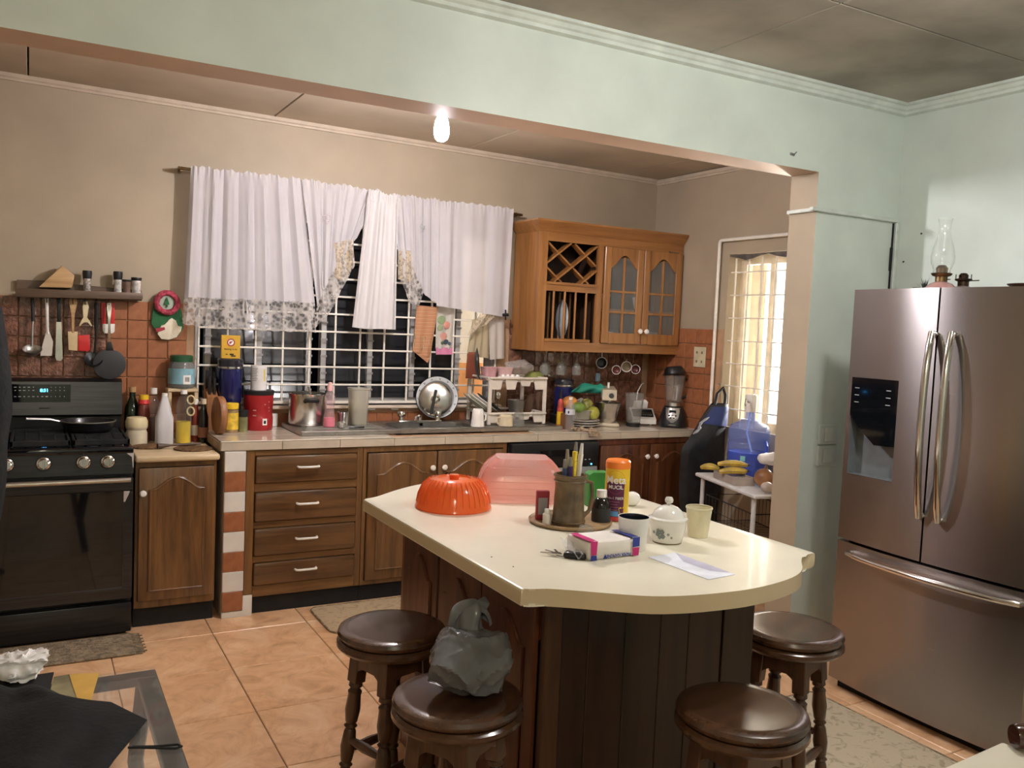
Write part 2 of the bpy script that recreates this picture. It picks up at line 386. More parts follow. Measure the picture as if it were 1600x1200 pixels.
def paint(o, mats_by_normal, default=0):
    """one wall painted in different colours on its different faces"""
    me = o.data
    for m, _ in mats_by_normal: me.materials.append(m)
    for p in me.polygons:
        for i, (m, test) in enumerate(mats_by_normal):
            if test(p.normal, p.center): p.material_index = i+1; break
# back wall with the long window opening
WX0, WX1, WZ0, WZ1 = .79, 2.67, 1.02, 2.12
bm = B()
box(bm, XL, YB, 0, WX0, YB+.16, 2.8); box(bm, WX1, YB, 0, XR+.16, YB+.16, 2.8); box(bm, WX0, YB, 0, WX1, YB+.16, WZ0); box(bm, WX0, YB, WZ1, WX1, YB+.16, 2.8)
wall_back = struct('wall_back', bm, beige, 'beige painted back wall of the kitchen behind curtained window', 'wall')
# right wall with its tall window opening
RY0, RY1, RZ0, RZ1 = 3.36, 4.225, .95, 2.05
bm = B()
box(bm, XR, YF, 0, XR+.16, RY0, 2.8); box(bm, XR, RY1, 0, XR+.16, YB+.16, 2.8); box(bm, XR, RY0, 0, XR+.16, RY1, RZ0); box(bm, XR, RY0, RZ1, XR+.16, RY1, 2.8)
wall_right = struct('wall_right', bm, beige, 'right wall, beige in the kitchen and pale mint behind the fridge', 'wall')
paint(wall_right, [(mint, lambda n, c: c.y < 1.5 and n.x < -.5)])
bm = B(); box(bm, XR-.004, YF, 0, XR, YM, 2.8)
obj('mint_wall_skim', bm, mint, wall_right)
# dividing wall: beam over the wide opening and the pier beside the fridge
bm = B(); box(bm, XL, YM, 2.335, 3.311, YM2, 2.8); box(bm, 3.311, YM, 0, XR, YM2, 2.8)
wall_middle = struct('wall_middle', bm, mint2, 'pale mint beam and pier dividing the kitchen from the dining side', 'wall')
paint(wall_middle, [(peachsoffit, lambda n, c: n.z < -.5), (beige, lambda n, c: n.x < -.5 or n.y > .5)])
struct('wall_left', box(B(), XL-.15, YF, 0, XL, YB+.16, 2.8), beige, 'plain left wall outside the picture beyond the stove', 'wall')
struct('wall_front', box(B(), XL-.15, YF-.15, 0, XR+.16, YF, 2.8), mint, 'plain mint wall behind the viewer', 'wall')
# ceilings: boards with open joints under a backing
ceiling = struct('ceiling', box(B(), XL, YF, ZC+.03, XR, YM, ZC+.1), fgrout, 'stained ceiling boards above the dining side', 'ceiling')
for i, (x0, x1) in enumerate(((XL, -1.2), (-1.2, .05), (.05, 1.29), (1.29, 2.54), (2.54, XR))):
    for j, (y0, y1) in enumerate(((YF, -.2), (-.2, 2.25), (2.25, YM))):
        g = .003
        bm = B(); box(bm, x0+g, y0+g, ZC, x1-g, y1-g, ZC+.012, .002, 1)
        obj('ceiling_board', bm, ceilm, ceiling)
kz = lambda x: 2.657-.0107*x
bm = B(); box(bm, XL, YM2, 2.72, XR, YB, 2.8)
ceiling2 = struct('ceiling', bm, fgrout, 'brownish ceiling boards above the kitchen counter', 'ceiling')
for x0, x1 in ((XL, -1.22), (-1.22, -.015), (-.015, 1.187), (1.187, 2.39), (2.39, 3.59), (3.59, XR)):
    bm = B(); box(bm, x0+.004, YM2, 0, x1-.004, YB, .012, .002, 1)
    for v in bm.verts: v.co.z += kz(v.co.x)
    obj('ceiling_board', bm, kceil, ceiling2)
# crown moulding strips
def crown(name, pts_a, pts_b, prof, m, label):
    """profile (out, down) swept from a to b; out-direction given as third entry"""
    bm = B(); A, N = Vector(pts_a), Vector(pts_b)
    out = prof[0]; pr = prof[1]
    r0 = [bm.verts.new(A+Vector(out)*u+Vector((0, 0, v))) for u, v in pr]; r1 = [bm.verts.new(N+Vector(out)*u+Vector((0, 0, v))) for u, v in pr]
    n = len(pr)
    for i in range(n): bm.faces.new((r0[i], r0[(i+1) % n], r1[(i+1) % n], r1[i]))
    bm.faces.new(r0[::-1]); bm.faces.new(r1)
    return struct(name, bm, m, label, 'trim', smooth=25)
CP = [(0, 0), (.055, 0), (.055, -.012), (.040, -.016), (.032, -.030), (.022, -.036), (.022, -.050), (0, -.056)]
crown('trim_1', (XL, YM, ZC), (XR, YM, ZC), ((0, -1, 0), CP), trimm, 'mint crown moulding along the top of the dividing beam')
crown('trim_2', (XR-.004, YF, ZC), (XR-.004, YM, ZC), ((-1, 0, 0), CP), trimm, 'mint crown moulding above the wall behind the fridge')
KP = [(0, 0), (.018, 0), (.018, -.018), (.010, -.024), (.010, -.034), (0, -.036)]
crown('trim_3', (XL, YB, kz(XL)), (XR, YB, kz(XR)), ((0, -1, 0), KP), ktrim, 'beige ceiling trim along the top of the back wall')
crown('trim_4', (XR, YM2, kz(XR)-.008), (XR, YB, kz(XR)-.008), ((-1, 0, 0), KP), ktrim, 'beige ceiling trim on the short kitchen wall with a dark gap above')
# door-head strip and jamb on the mint pier
bm = B(); box(bm, 3.262, YM-.022, 2.146, 3.885, YM, 2.164, .003, 1); box(bm, 3.289, YM-.02, 2.146, 3.311, YM2, 2.164, .003, 1)
struct('trim_5', bm, trimm, 'thin white rail around the pier beside the fridge', 'trim')
bm = B(); box(bm, 3.880, YM-.018, 0, 3.903, YM, 2.148, .003, 1)
struct('trim_6', bm, trimm, 'narrow mint jamb strip in the corner behind the fridge', 'trim')
bm = B(); box(bm, 3.868, YM-.006, 1.5, 3.876, YM, 2.142); box(bm, 3.860, YM-.012, 1.90, 3.872, YM, 2.02, .002, 1)
tag(obj('door_hinge', bm, blackm), 'dark hinge and gap line in the corner above the fridge', 'hinge')
# painted-over switch boxes on the pier
t = thing('switch_plate', 'painted-over double switch plate on the pier left of the fridge', 'switch', (0, 0, 0))
P = ony(1291, 695, YM)
for dz in (.053, -.053):
    bm = B(); cbox(bm, (P.x, YM-.006, P.z+dz), (.135, .012, .100), .003, 1); pl = obj('plate', bm, mint, t)
    bm = B(); cbox(bm, (P.x+.005, YM-.014, P.z+dz), (.07, .006, .07), .003, 1); obj('rocker', bm, trimm, pl)
# nails and marks left in the walls
for i, (px, py, Y) in enumerate(((1237, 240, YM),)):
    p = ony(px, py, Y); bm = B(); tube(bm, [(p.x-.012, Y-.004, p.z-.002), (p.x+.012, Y-.004, p.z-.006)], .006, 6); tube(bm, [(p.x+.012, Y-.004, p.z-.003), (p.x+.022, Y-.010, p.z+.010)], .003, 5)
    tag(obj('wall_hook', bm, dsteel), 'small metal hook stub on the mint beam near the pier', 'hook')
for i, (px, py, wh) in enumerate(((1440, 365, 'beside the chimney glass of the oil lamp'), (1412, 409, 'above the grey ornament on the fridge'))):
    p = onx(px, py, XR-.004); bm = B(); ball(bm, (p.x-.002, p.y, p.z), .006, (.6, 1, .8), 1)
    tag(obj('nail', bm, blackm), 'tiny dark nail in the mint wall '+wh, 'nail')
# ------------------------------------------------------------------ wall tiles, one object each
def tile_mesh(m, s=.0965, d=.008):
    o = obj('tile_mesh', box(B(), -s/2, -d, -s/2, s/2, 0, s/2, .0025, 1), m); me = o.data; bpy.data.objects.remove(o); return me
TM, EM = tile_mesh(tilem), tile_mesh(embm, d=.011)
bm = B(); box(bm, -.45, YB-.003, .85, WX0, YB, 1.578); box(bm, WX0, YB-.003, .85, WX1, YB, WZ0); box(bm, WX1, YB-.003, .85, XR, YB, 1.578)
obj('grout_bed', bm, groutm, wall_back)
for i in range(-5, 40):
    x = -.052+.1*i-.05
    if x < -.42 or x > XR-.045: continue
    for j in range(8):
        z = 1.577-.05-.1*j
        if z < .85: continue
        if WX0-.03 < x < WX1+.03 and z+.05 > WZ0-.005: continue
        if x > 2.8 and z > 1.45: continue
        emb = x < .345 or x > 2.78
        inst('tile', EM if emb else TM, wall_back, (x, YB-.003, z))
bm = B(); box(bm, XR-.003, RY1+.005, .85, XR, YB-.003, 1.570)
obj('grout_bed', bm, groutm, wall_right)
for i in range(8):
    for j in range(7):
        y, z = YB-.06-.1*i, 1.568-.05-.1*j
        if y-.05 < RY1: continue
        inst('tile', TM, wall_right, (XR-.003, y, z), (0, 0, PI/2*-1))
# ------------------------------------------------------------------ windows
def window(name, label): 
    t = bpy.data.objects.new(name, None); COL.objects.link(t); return tag(t, label, 'window', kind='structure')
wn = window('window_1', 'long aluminium louvre window over the sink, black night behind')
fy = YB+.10
bm = B()
box(bm, WX0, fy-.03, WZ0, WX0+.035, fy+.03, WZ1); box(bm, WX1-.035, fy-.03, WZ0, WX1, fy+.03, WZ1); box(bm, WX0+.035, fy-.03, WZ0, WX1-.035, fy+.03, WZ0+.035); box(bm, WX0+.035, fy-.03, WZ1-.035, WX1-.035, fy+.03, WZ1)
obj('window_frame', bm, framegr, wn)
mul = (.87, 1.154, 1.443, 1.532, 1.823, 2.103, 2.416)
for x in mul:
    bm = B(); box(bm, x-.016, fy-.028, WZ0+.035, x+.016, fy+.028, WZ1-.035, .002, 1); mo = obj('mullion', bm, framegr, wn)
    bm = B()
    for q in range(10): box(bm, x-.020, fy-.034, 1.10+.1*q, x+.020, fy-.028, 1.112+.1*q)
    obj('louvre_clip', bm, mat('clip_grey', (.33, .32, .31), .5), mo)
lglass = clear('dark_louvre_glass', (.02, .022, .028), .55, .12)
edges = [WX0+.035]+list(mul)+[WX1-.035]
for a, b in zip(edges, edges[1:]):
    if b-a < .12: continue
    if abs(b-(WX1-.035)) < .01: continue            # last casement stands open
    for q in range(10):
        bm = B(); box(bm, a+.016, -.003, -.052, b-.016, .003, .052)
        obj('pane', bm, lglass, wn, (0, fy+.006, 1.105+.1*q), (math.radians(-14), 0, 0))
bm = B(); box(bm, WX0-.02, YB-.055, WZ0-.018, WX1+.02, fy-.03, WZ0, .004, 1)
obj('window_sill', bm, mat('sill_paint', (.62, .52, .42), .4), wn)
gr = thing('window_grille', 'white iron security bars over the sink window', 'grille', (0, YB-.028, 0))
for i in range(13):
    x = .804+.153*i; bm = B(); cbox(bm, (x, 0, 1.57), (.011, .011, 1.08), .002, 1); obj('bar', bm, barw, gr)
for q in range(11):
    z = 1.04+.1035*q; bm = B(); cbox(bm, (.804+.918, -.009, z), (1.85, .008, .011 if q else .016), .002, 1); obj('bar', bm, barw, gr)
# right window: bars, frame, dusty sill
wn2 = window('window_2', 'tall barred window in the right kitchen wall glowing white')
bm = B(); fx = XR+.13
box(bm, fx-.02, RY0, RZ0, fx+.03, RY0+.04, RZ1); box(bm, fx-.02, RY1-.05, RZ0, fx+.03, RY1, RZ1); box(bm, fx-.02, RY0+.04, RZ1-.06, fx+.03, RY1-.05, RZ1); box(bm, fx-.02, RY0+.04, RZ0, fx+.03, RY1-.05, RZ0+.05)
obj('window_frame', bm, mat('cream_frame', (.70, .60, .44), .5), wn2)
for y in (RY1-.17, RY1-.26):
    bm = B(); box(bm, fx-.01, y-.018, RZ0+.05, fx+.02, y+.018, RZ1-.06, .003, 1); obj('mullion', bm, mat('cream_frame', (.70, .60, .44)), wn2)
for a, b in ((RY0+.04, RY1-.28), ):
    bm = B(); box(bm, fx+.002, a, RZ0+.05, fx+.006, b, RZ1-.06); obj('pane', bm, glassc, wn2)
gr2 = thing('window_grille', 'cream iron bars across the tall right kitchen window', 'grille', (XR+.03, 0, 0))
for i in range(8):
    y = RY1-.035-.082*i*1.4
    if y < RY0+.02: continue
    bm = B(); cbox(bm, (0, y, (RZ0+RZ1)/2-.01), (.010, .010, RZ1-RZ0-.03), .002, 1); obj('bar', bm, barw, gr2)
for q in range(7):
    bm = B(); cbox(bm, (-.009, (RY0+RY1)/2, RZ1-.115-.145*q), (.006, RY1-RY0-.01, .008), .001, 1); obj('bar', bm, barw, gr2)
bm = B(); sheet(bm, 14, 8, lambda u, v: (XR+.008+.004*math.sin(u*9)*v, RY0+(RY1-RY0)*u, RZ1-.004-.035*v*(.6+.4*math.sin(u*17))), .003)
tag(obj('dust_web', crumple(bm, .006, 3, 30), mat('grey_dust', (.10, .09, .08), .9, var=.3)), 'dark dusty webbing along the head of the right window', 'cobweb')
# outdoors: neighbouring walls lit by a yard lamp
whw = mat('white_render', (.80, .77, .70), .8, var=.03); orw = mat('orange_render', (.82, .40, .16), .8, var=.06)
yo = 6.3; zb = ony(740, 567, yo).z; xo = ony(712, 520, yo).x
bm = B(); box(bm, xo, yo, zb, 7.0, yo+.2, 4.2); nb = tag(obj('neighbour_wall', bm, whw), 'white upper wall outside, seen through the sink window gap', 'wall', kind='structure')
bm = B(); box(bm, xo-.02, yo-.03, -.3, 7.0, yo+.2, zb); tag(obj('neighbour_wall_base', bm, orw), 'orange lower wall outside, seen below the towels', 'wall', kind='structure')
bm = B(); box(bm, 5.7, 2.6, -.3, 5.9, 6.3, 4.2); tag(obj('yard_wall', bm, whw), 'bright white wall outside the right window', 'wall', kind='structure')
crw = mat('cream_render', (.36, .33, .28), .7, var=.05)
bm = B(); box(bm, 4.50, 4.50, -.3, 4.75, 5.16, 3.2, .01, 1); box(bm, 4.46, 4.62, -.3, 4.50, 4.70, 3.2, .006, 1); box(bm, 4.46, 4.86, -.3, 4.50, 4.93, 3.2, .006, 1)
tag(obj('porch_post', bm, crw), 'cream ribbed post outside the right window', 'post', kind='structure')
struct('ground', box(B(), XL-3, YB+.16, -.4, 9, 12, -.3), mat('yard_concrete', (.25, .22, .19), .9, var=.1), 'dark concrete yard outside the windows', 'ground')
struct('ground', box(B(), XR+.16, 0, -.4, 9, YB+.16, -.3), mat('yard_concrete', (.25, .22, .19)), 'concrete yard beside the right window', 'ground')
t = thing('yard_lamp', 'outdoor globe lamp on a short post in the side yard', 'lamp', (4.98, 4.15, 1.45))
bm = B(); lathe(bm, [(0, -1.75), (.05, -1.75), (.03, -1.70), (.03, -.09), (.05, -.07), (0, -.07)], 14); obj('base', bm, framegr, t)
bm = B(); ball(bm, (0, 0, 0), .07); obj('globe', bm, emit('yard_lamp_glow', (1.0, .97, .92), LAMP_OUT), t)
t = thing('yard_lamp', 'outdoor globe lamp on a tall post behind the kitchen', 'lamp', (4.72, 5.72, 2.15))
bm = B(); lathe(bm, [(0, -2.45), (.05, -2.45), (.03, -2.40), (.03, -.08), (.045, -.06), (0, -.06)], 14); obj('base', bm, framegr, t)
bm = B(); ball(bm, (0, 0, 0), .06); obj('globe', bm, emit('back_yard_lamp_glow', (1.0, .92, .80), LAMP_OUT*.55), t)
# ------------------------------------------------------------------ lamps of the house and an added fill lamp behind the viewer
kb = ony(690, 203, 3.50)
t = thing('ceiling_bulb', 'lit white compact bulb hanging from kitchen ceiling behind the beam', 'bulb', (kb.x, kb.y, kz(kb.x)))
zz = kb.z-kz(kb.x)
bm = B(); lathe(bm, [(0, 0), (.05, 0), (.05, -.012), (.022, -.02), (.022, zz+.075), (.018, zz+.062), (0, zz+.062)], 20); obj('socket', bm, white, t)
bm = B(); lathe(bm, [(0, zz+.062), (.016, zz+.060), (.026, zz+.040), (.032, zz+.008), (.0325, zz-.015), (.027, zz-.036), (.015, zz-.047), (0, zz-.050)], 20); obj('bulb_globe', bm, emit('kitchen_bulb_glow', (1.0, .945, 1.0), BULB_KITCHEN), t)
t = thing('pendant_lamp', 'round white ceiling globe lamp over the dining side, outside the picture', 'lamp', (2.20, 1.35, ZC))
bm = B(); lathe(bm, [(0, 0), (.06, 0), (.055, -.025), (.045, -.05), (0, -.05)], 20); obj('stem', bm, brass, t)
bm = B(); ball(bm, (0, 0, -.115), .085, sub=3); obj('globe', bm, emit('room_lamp_glow', (.99, .975, .97), BULB_ROOM), t)
t = thing('pendant_lamp', 'added fill lamp shaped as a round white pendant behind the viewer', 'lamp', (.1, -.55, ZC))  # unseen fill lamp, added to lift the dim parts of the room
bm = B(); lathe(bm, [(0, 0), (.06, 0), (.055, -.025), (.010, -.03), (.010, -.24), (.05, -.25), (.05, -.29), (0, -.29)], 20); obj('stem', bm, brass, t)
bm = B(); ball(bm, (0, 0, -.37), .11, sub=3); obj('globe', bm, emit('rear_fill_glow', (1.0, .90, .70), FILL_REAR), t)
# ================================================================== CABINETS
knobm = porc
def arch_poly(x0, x1, z0, z1, ah, sh=.10, n=18):
    p = [(x0, z0), (x1, z0)]
    w_ = x1-x0; a, b = x0+sh*w_, x1-sh*w_; zs = z1-ah
    p.append((x1, zs))
    for i in range(n+1):
        t_ = i/n; x = b+(a-b)*t_
        p.append((x, zs+ah*((1-math.cos(2*PI*t_))/2)**.62))
    p.append((x0, zs)); return p
def door(parent, x0, x1, z0, z1, y, knob=None, m=oak, mp=oak, fr=.058, ah=.06, name='door'):
    """raised-panel door facing -y, front at y-.02"""
    bm = B(); box(bm, x0, y-.019, z0, x1, y, z1, .004, 2); d = obj(name, bm, m, parent)
    po = arch_poly(x0+fr, x1-fr, z0+fr, z1-fr, ah)
    bm = B(); prism(bm, po, y-.0265, y-.018, 'xz')
    fs = [f for f in bm.faces if len(f.verts) > 6 and f.calc_center_median().y < y-.024]
    bmesh.ops.inset_region(bm, faces=fs, thickness=.018, depth=0); 
    obj('raised_panel', bm, mp, d)
    bm = B(); tube(bm, [(u, y-.021, v) for u, v in po], .0085, 8, closed=True); obj('panel_moulding', bm, m, d)
    if knob:
        bm = B(); lathe(bm, [(0, 0), (.006, 0), (.006, .012), (.015, .018), (.0165, .026), (.011, .033), (0, .035)], 16)
        xf(bm, mv(knob[0], y-.018, knob[1]) @ rotx(PI/2)); obj('knob', bm, knobm, d, label='round white porcelain knob')
    return d
yf = 4.430
# drawer unit
t = thing('drawer_cabinet', 'dark oak base cabinet with four drawers under the steel draining board', 'cabinet', (0, 0, 0))
bm = B(); box(bm, .957, yf+.02, .09, 1.572, YB-.012, .848); obj('carcass', bm, oakframe, t)
for a, b in ((.957, 1.0), (1.54, 1.572)): bm = B(); box(bm, a, yf, .09, b, yf+.02, .848, .002, 1); obj('stile', bm, oakframe, t)
for z0, z1 in ((.09, .150), (.268, .302), (.446, .480), (.634, .678), (.820, .848)): bm = B(); box(bm, 1.0, yf, z0, 1.54, yf+.02, z1, .002, 1); obj('rail', bm, oakframeh, t)
for z0, z1 in ((.152, .266), (.304, .444), (.482, .632), (.680, .818)):
    bm = B(); box(bm, 1.003, yf-.016, z0, 1.537, yf+.018, z1, .010, 2); dr = obj('drawer', bm, oakh, t)
    zc = (z0+z1)/2+.01; bm = B(); tube(bm, [(1.215, yf-.016, zc), (1.218, yf-.034, zc), (1.225, yf-.040, zc), (1.27, yf-.042, zc), (1.315, yf-.040, zc), (1.322, yf-.034, zc), (1.325, yf-.016, zc)], .0065, 8)
    obj('handle', bm, porc, dr, label='white porcelain bar handle')
bm = B(); box(bm, .957, 4.448, 0, 1.572, 4.47, .09); obj('toe_kick', bm, blackm, t)
# sink unit
t = thing('sink_cabinet', 'dark oak base cabinet with two arched doors behind the island', 'cabinet')
bm = B(); box(bm, 1.574, yf+.02, .09, 2.455, YB-.012, .70); obj('carcass', bm, oakframe, t)
bm = B(); box(bm, 1.574, yf, .09, 1.594, yf+.02, .848); box(bm, 2.43, yf, .09, 2.455, yf+.02, .848); box(bm, 1.594, yf, .09, 2.43, yf+.02, .115); box(bm, 1.594, yf, .82, 2.43, yf+.02, .848); obj('face_frame', bm, oakframe, t)
door(t, 1.597, 2.000, .118, .815, yf, (1.968, .725)); door(t, 2.008, 2.425, .118, .815, yf, (2.040, .725))
bm = B(); box(bm, 1.574, 4.448, 0, 2.455, 4.47, .09); obj('toe_kick', bm, blackm, t)
# dishwasher
t = thing('dishwasher', 'dishwasher with black control strip and grey steel door under the counter', 'dishwasher')
bm = B(); box(bm, 2.470, yf+.005, .09, 3.090, YB-.012, .846, .004, 1); obj('body', bm, blackm, t)
bm = B(); box(bm, 2.472, yf-.03, .10, 3.088, yf+.004, .690, .006); obj('door', bm, mat('grey_steel_panel', (.40, .42, .42), .4, .6, var=.04), t)
bm = B(); box(bm, 2.472, yf-.036, .697, 3.088, yf+.004, .842, .006); cp = obj('control_panel', bm, black, t)
bm = B(); prism(bm, [(2.66, .800), (2.90, .800), (2.885, .775), (2.86, .764), (2.70, .764), (2.675, .775)], yf-.044, yf-.034, 'xz'); obj('pocket_handle', bm, blackg, cp)
bm = B()
for i in range(5): cbox(bm, (2.90+.03*i, yf-.037, .735), (.010, .003, .004))
obj('button_marks', bm, paper, cp)
bm = B(); cbox(bm, (2.585, yf-.037, .748), (.075, .002, .004)); obj('maker_mark', bm, dsteel, cp)
bm = B(); cbox(bm, (3.035, yf-.0375, .705), (.008, .002, .008)); obj('indicator_light', bm, emit('cyan_led', (.1, .7, 1.0), 2.0), cp)
# corner unit
t = thing('corner_cabinet', 'reddish dark base cabinet with two arched doors right of the dishwasher', 'cabinet')
bm = B(); box(bm, 3.098, yf+.02, .09, XR-.004, YB-.012, .848); obj('carcass', bm, cherry, t)
bm = B(); box(bm, 3.098, yf, .09, 3.112, yf+.02, .848); box(bm, 3.885, yf, .09, XR-.004, yf+.02, .848); box(bm, 3.112, yf, .09, 3.885, yf+.02, .115); box(bm, 3.112, yf, .815, 3.885, yf+.02, .848); obj('face_frame', bm, cherry, t)
redoak = wood('red_oak', (.045, .014, .006), (.14, .050, .018), .32, 'z', .45)
door(t, 3.115, 3.500, .118, .812, yf, (3.468, .735), redoak, redoak); door(t, 3.508, 3.882, .118, .812, yf, (3.540, .735), redoak, redoak)
bm = B(); box(bm, 3.098, 4.448, 0, XR-.004, 4.47, .09); obj('toe_kick', bm, blackm, t)
# tiled end pier of the counter
t = thing('tiled_pier', 'narrow counter end pier of alternating white and terracotta tiles', 'pier', (0, 0, 0))
bm = B(); box(bm, .848, 4.424, 0, .954, YB-.012, .849); obj('core', bm, mat('pier_render', (.45, .38, .30), .8), t)
pw = obj('tile_mesh', box(B(), -.0515, -.008, -.0505, .0515, 0, .0505, .002, 1), whitet); pwm = pw.data; bpy.data.objects.remove(pw)
pt = obj('tile_mesh', box(B(), -.0515, -.008, -.0505, .0515, 0, .0505, .002, 1), tilem); ptm = pt.data; bpy.data.objects.remove(pt)
for i in range(8): inst('tile', pwm if i % 2 else ptm, t, (.901, 4.424, .849-.052-.1020*(7-i)))
bm = B(); prism(bm, [(.8495, 0), (.9980, 0), (.9980, .107), (.9515, .107), (.9515, .030), (.8495, .030)], 4.416, 4.4235, 'xz', .001); obj('foot_tile', bm, whitet, t)
# worktop with edge tiles
t = thing('worktop', 'beige tiled kitchen worktop running below the window', 'counter', (0, 0, 0))
SX0, SX1, SY0, SY1 = 1.80, 2.36, 4.53, 4.86          # hole for the sink bowl
bm = B()
box(bm, .838, 4.432, .852, SX0, YB-.012, CT-.006); box(bm, SX1, 4.432, .852, XR-.004, YB-.012, CT-.006); box(bm, SX0, 4.432, .852, SX1, SY0, CT-.006); box(bm, SX0, SY1, .852, SX1, YB-.012, CT-.006)
obj('slab', bm, groutm, t)
xs = [.830+.305*i for i in range(11)]+[XR-.004]
for a, b in zip(xs, xs[1:]):
    bm = B(); box(bm, a+.0012, 4.420, .851, b-.0012, 4.4315, CT-.007, .002, 1); obj('edge_tile', bm, cedge, t)
ys = (4.424, 4.62, 4.80, YB-.012)
for a, b in zip(xs, xs[1:]):
    for c, d in zip(ys, ys[1:]):
        if b > SX0-.02 and a < SX1+.02: continue
        bm = B(); box(bm, a+.001, c+.001, CT-.006, b-.001, d-.001, CT, .0015, 1); obj('top_tile', bm, ctop, t)
bm = B(); box(bm, .828, 4.4185, CT-.007, XR-.004, 4.4235, CT-.0005, .002, 1); obj('metal_nosing', bm, mat('nosing', (.70, .66, .58), .25, .5), t)
bm = B()
for c, d in zip(ys, ys[1:]): box(bm, .826, c+.001, .851, .8375, d-.001, CT-.007, .002, 1)
obj('end_tile', bm, mat('brown_edge', (.36, .25, .16), .35), t)
# small left cabinet
t = thing('small_cabinet', 'small dark oak cabinet with one arched door beside the stove', 'cabinet')
yf2 = 4.425
bm = B(); box(bm, .442, yf2+.018, .10, .812, YB-.012, .811); obj('carcass', bm, oak, t)
bm = B(); box(bm, .442, yf2, .10, .455, yf2+.018, .811); box(bm, .800, yf2, .10, .812, yf2+.018, .811); box(bm, .455, yf2, .098, .800, yf2+.018, .135); box(bm, .455, yf2, .785, .800, yf2+.018, .811); obj('face_frame', bm, oakframe, t)
door(t, .456, .799, .137, .783, yf2, (.472, .665), oak, oak, .050, .055)
bm = B(); box(bm, .442, 4.452, 0, .812, 4.47, .10); obj('toe_kick', bm, blackm, t)
bm = B(); box(bm, .436, 4.385, .812, .822, YB-.012, .845, .012, 3); tag(obj('board_top', bm, butcher), 'pale wooden top of the small cabinet beside the stove', 'counter')
# ================================================================== WALL CABINET
t = thing('wall_cabinet', 'honey wood wall cabinet with wine lattice, plate rack and two glazed doors', 'cabinet')
ux0, ux1, uy0, uz0, uz1 = 2.762, XR-.004, 4.672, 1.386, 2.135
bm = B(); box(bm, ux0, uy0+.02, uz0, ux0+.018, YB-.012, uz1); box(bm, ux1-.018, uy0+.02, uz0, ux1, YB-.012, uz1); box(bm, ux0+.018, uy0+.02, uz1-.018, ux1-.018, YB-.012, uz1); box(bm, ux0+.018, uy0+.02, uz0, ux1-.018, YB-.012, uz0+.018)
obj('carcass', bm, pine, t)
shade = wood('shade_dark_lining', (.018, .008, .004), (.045, .02, .009), .6, 'z', 0.0)  # near-black wood: interior shade put into the colour of the lining
bm = B(); box(bm, ux0+.018, YB-.022, uz0+.018, ux1-.018, YB-.012, uz1-.018); box(bm, 3.222, uy0+.02, uz0+.018, 3.240, YB-.022, uz1-.018); box(bm, ux0+.019, uy0+.022, uz0+.02, ux0+.024, YB-.022, uz1-.02); box(bm, ux0+.024, uy0+.022, uz1-.024, 3.222, YB-.022, uz1-.019); obj('lining', bm, shade, t)
for a, b, z0, z1 in ((ux0, 2.822, uz0, uz1), (3.203, 3.246, uz0+.06, 2.075), (3.888, ux1, uz0+.06, 2.075)): bm = B(); box(bm, a, uy0, z0, b, uy0+.02, z1); obj('stile', bm, pine, t)
for a, b, z0, z1, f_ in ((2.822, ux1, 2.075, uz1, 0), (2.822, ux1, uz0, uz0+.06, 0), (2.822, 3.203, 1.766, 1.822, 0), (2.815, 3.206, 1.806, 1.822, .012)): bm = B(); box(bm, a, uy0-f_, z0, b, uy0+.02-f_*2.6, z1); obj('rail', bm, pineh, t)
bm = B(); box(bm, 2.84, uy0+.03, 1.786, 3.222, YB-.022, 1.80); obj('shelf', bm, shade, t)
bm = B(); box(bm, 3.24, uy0+.03, 1.66, ux1-.018, YB-.022, 1.675); obj('shelf', bm, pineh, t)
# crown
bm = B(); CR = [(0, 0), (.050, .062), (.050, .072), (0, .072)]
ring = []
for u, z in CR:
    ring.append([bm.verts.new(p) for p in ((ux0-u, YB-.012, uz1-.006+z), (ux0-u, uy0-u, uz1-.006+z), (ux1, uy0-u, uz1-.006+z))])
for A, C2 in zip(ring, ring[1:]):
    for i in range(2): bm.faces.new((A[i], A[i+1], C2[i+1], C2[i]))
bm.faces.new([r_[0] for r_ in ring]); bm.faces.new([r_[2] for r_ in ring][::-1])
A, C2 = ring[0], ring[3]
for i in range(2): bm.faces.new((A[i], A[i+1], C2[i+1], C2[i]))
obj('crown', bm, pineh, t, smooth=20)
bm = B(); prism(bm, [(3.775, 2.082), (3.86, 2.078), (3.818, 2.045)], uy0-.012, uy0, 'xz'); obj('corner_peg', bm, shelfw, t)
# wine lattice, clipped to its bay
bx0, bx1, bz0, bz1 = 2.824, 3.201, 1.824, 2.073
def clip(p, d):
    lo, hi = -9, 9
    for c, dd, a, b in ((p[0], d[0], bx0, bx1), (p[1], d[1], bz0, bz1)):
        t0, t1 = sorted(((a-c)/dd, (b-c)/dd)); lo, hi = max(lo, t0), min(hi, t1)
    return lo, hi
cxm, czm = (bx0+bx1)/2-.02, (bz0+bz1)/2
for sgn, yy in ((1, uy0+.012), (-1, uy0+.024)):
    for q in (-1, 0, 1):
        c0 = (cxm+q*.205+(.05 if sgn > 0 else -.005), czm); d = (.79, sgn*.61)
        lo, hi = clip(c0, d)
        if hi-lo < .04: continue
        a, b = [(c0[0]+d[0]*k_, c0[1]+d[1]*k_) for k_ in (lo, hi)]
        nx, nz = -d[1]*.0055, d[0]*.0055
        bm = B(); prism(bm, [(a[0]+nx, a[1]+nz), (b[0]+nx, b[1]+nz), (b[0]-nx, b[1]-nz), (a[0]-nx, a[1]-nz)], yy-.006, yy+.055 if sgn > 0 else yy+.045, 'xz'); obj('lattice_slat', bm, pine, t)
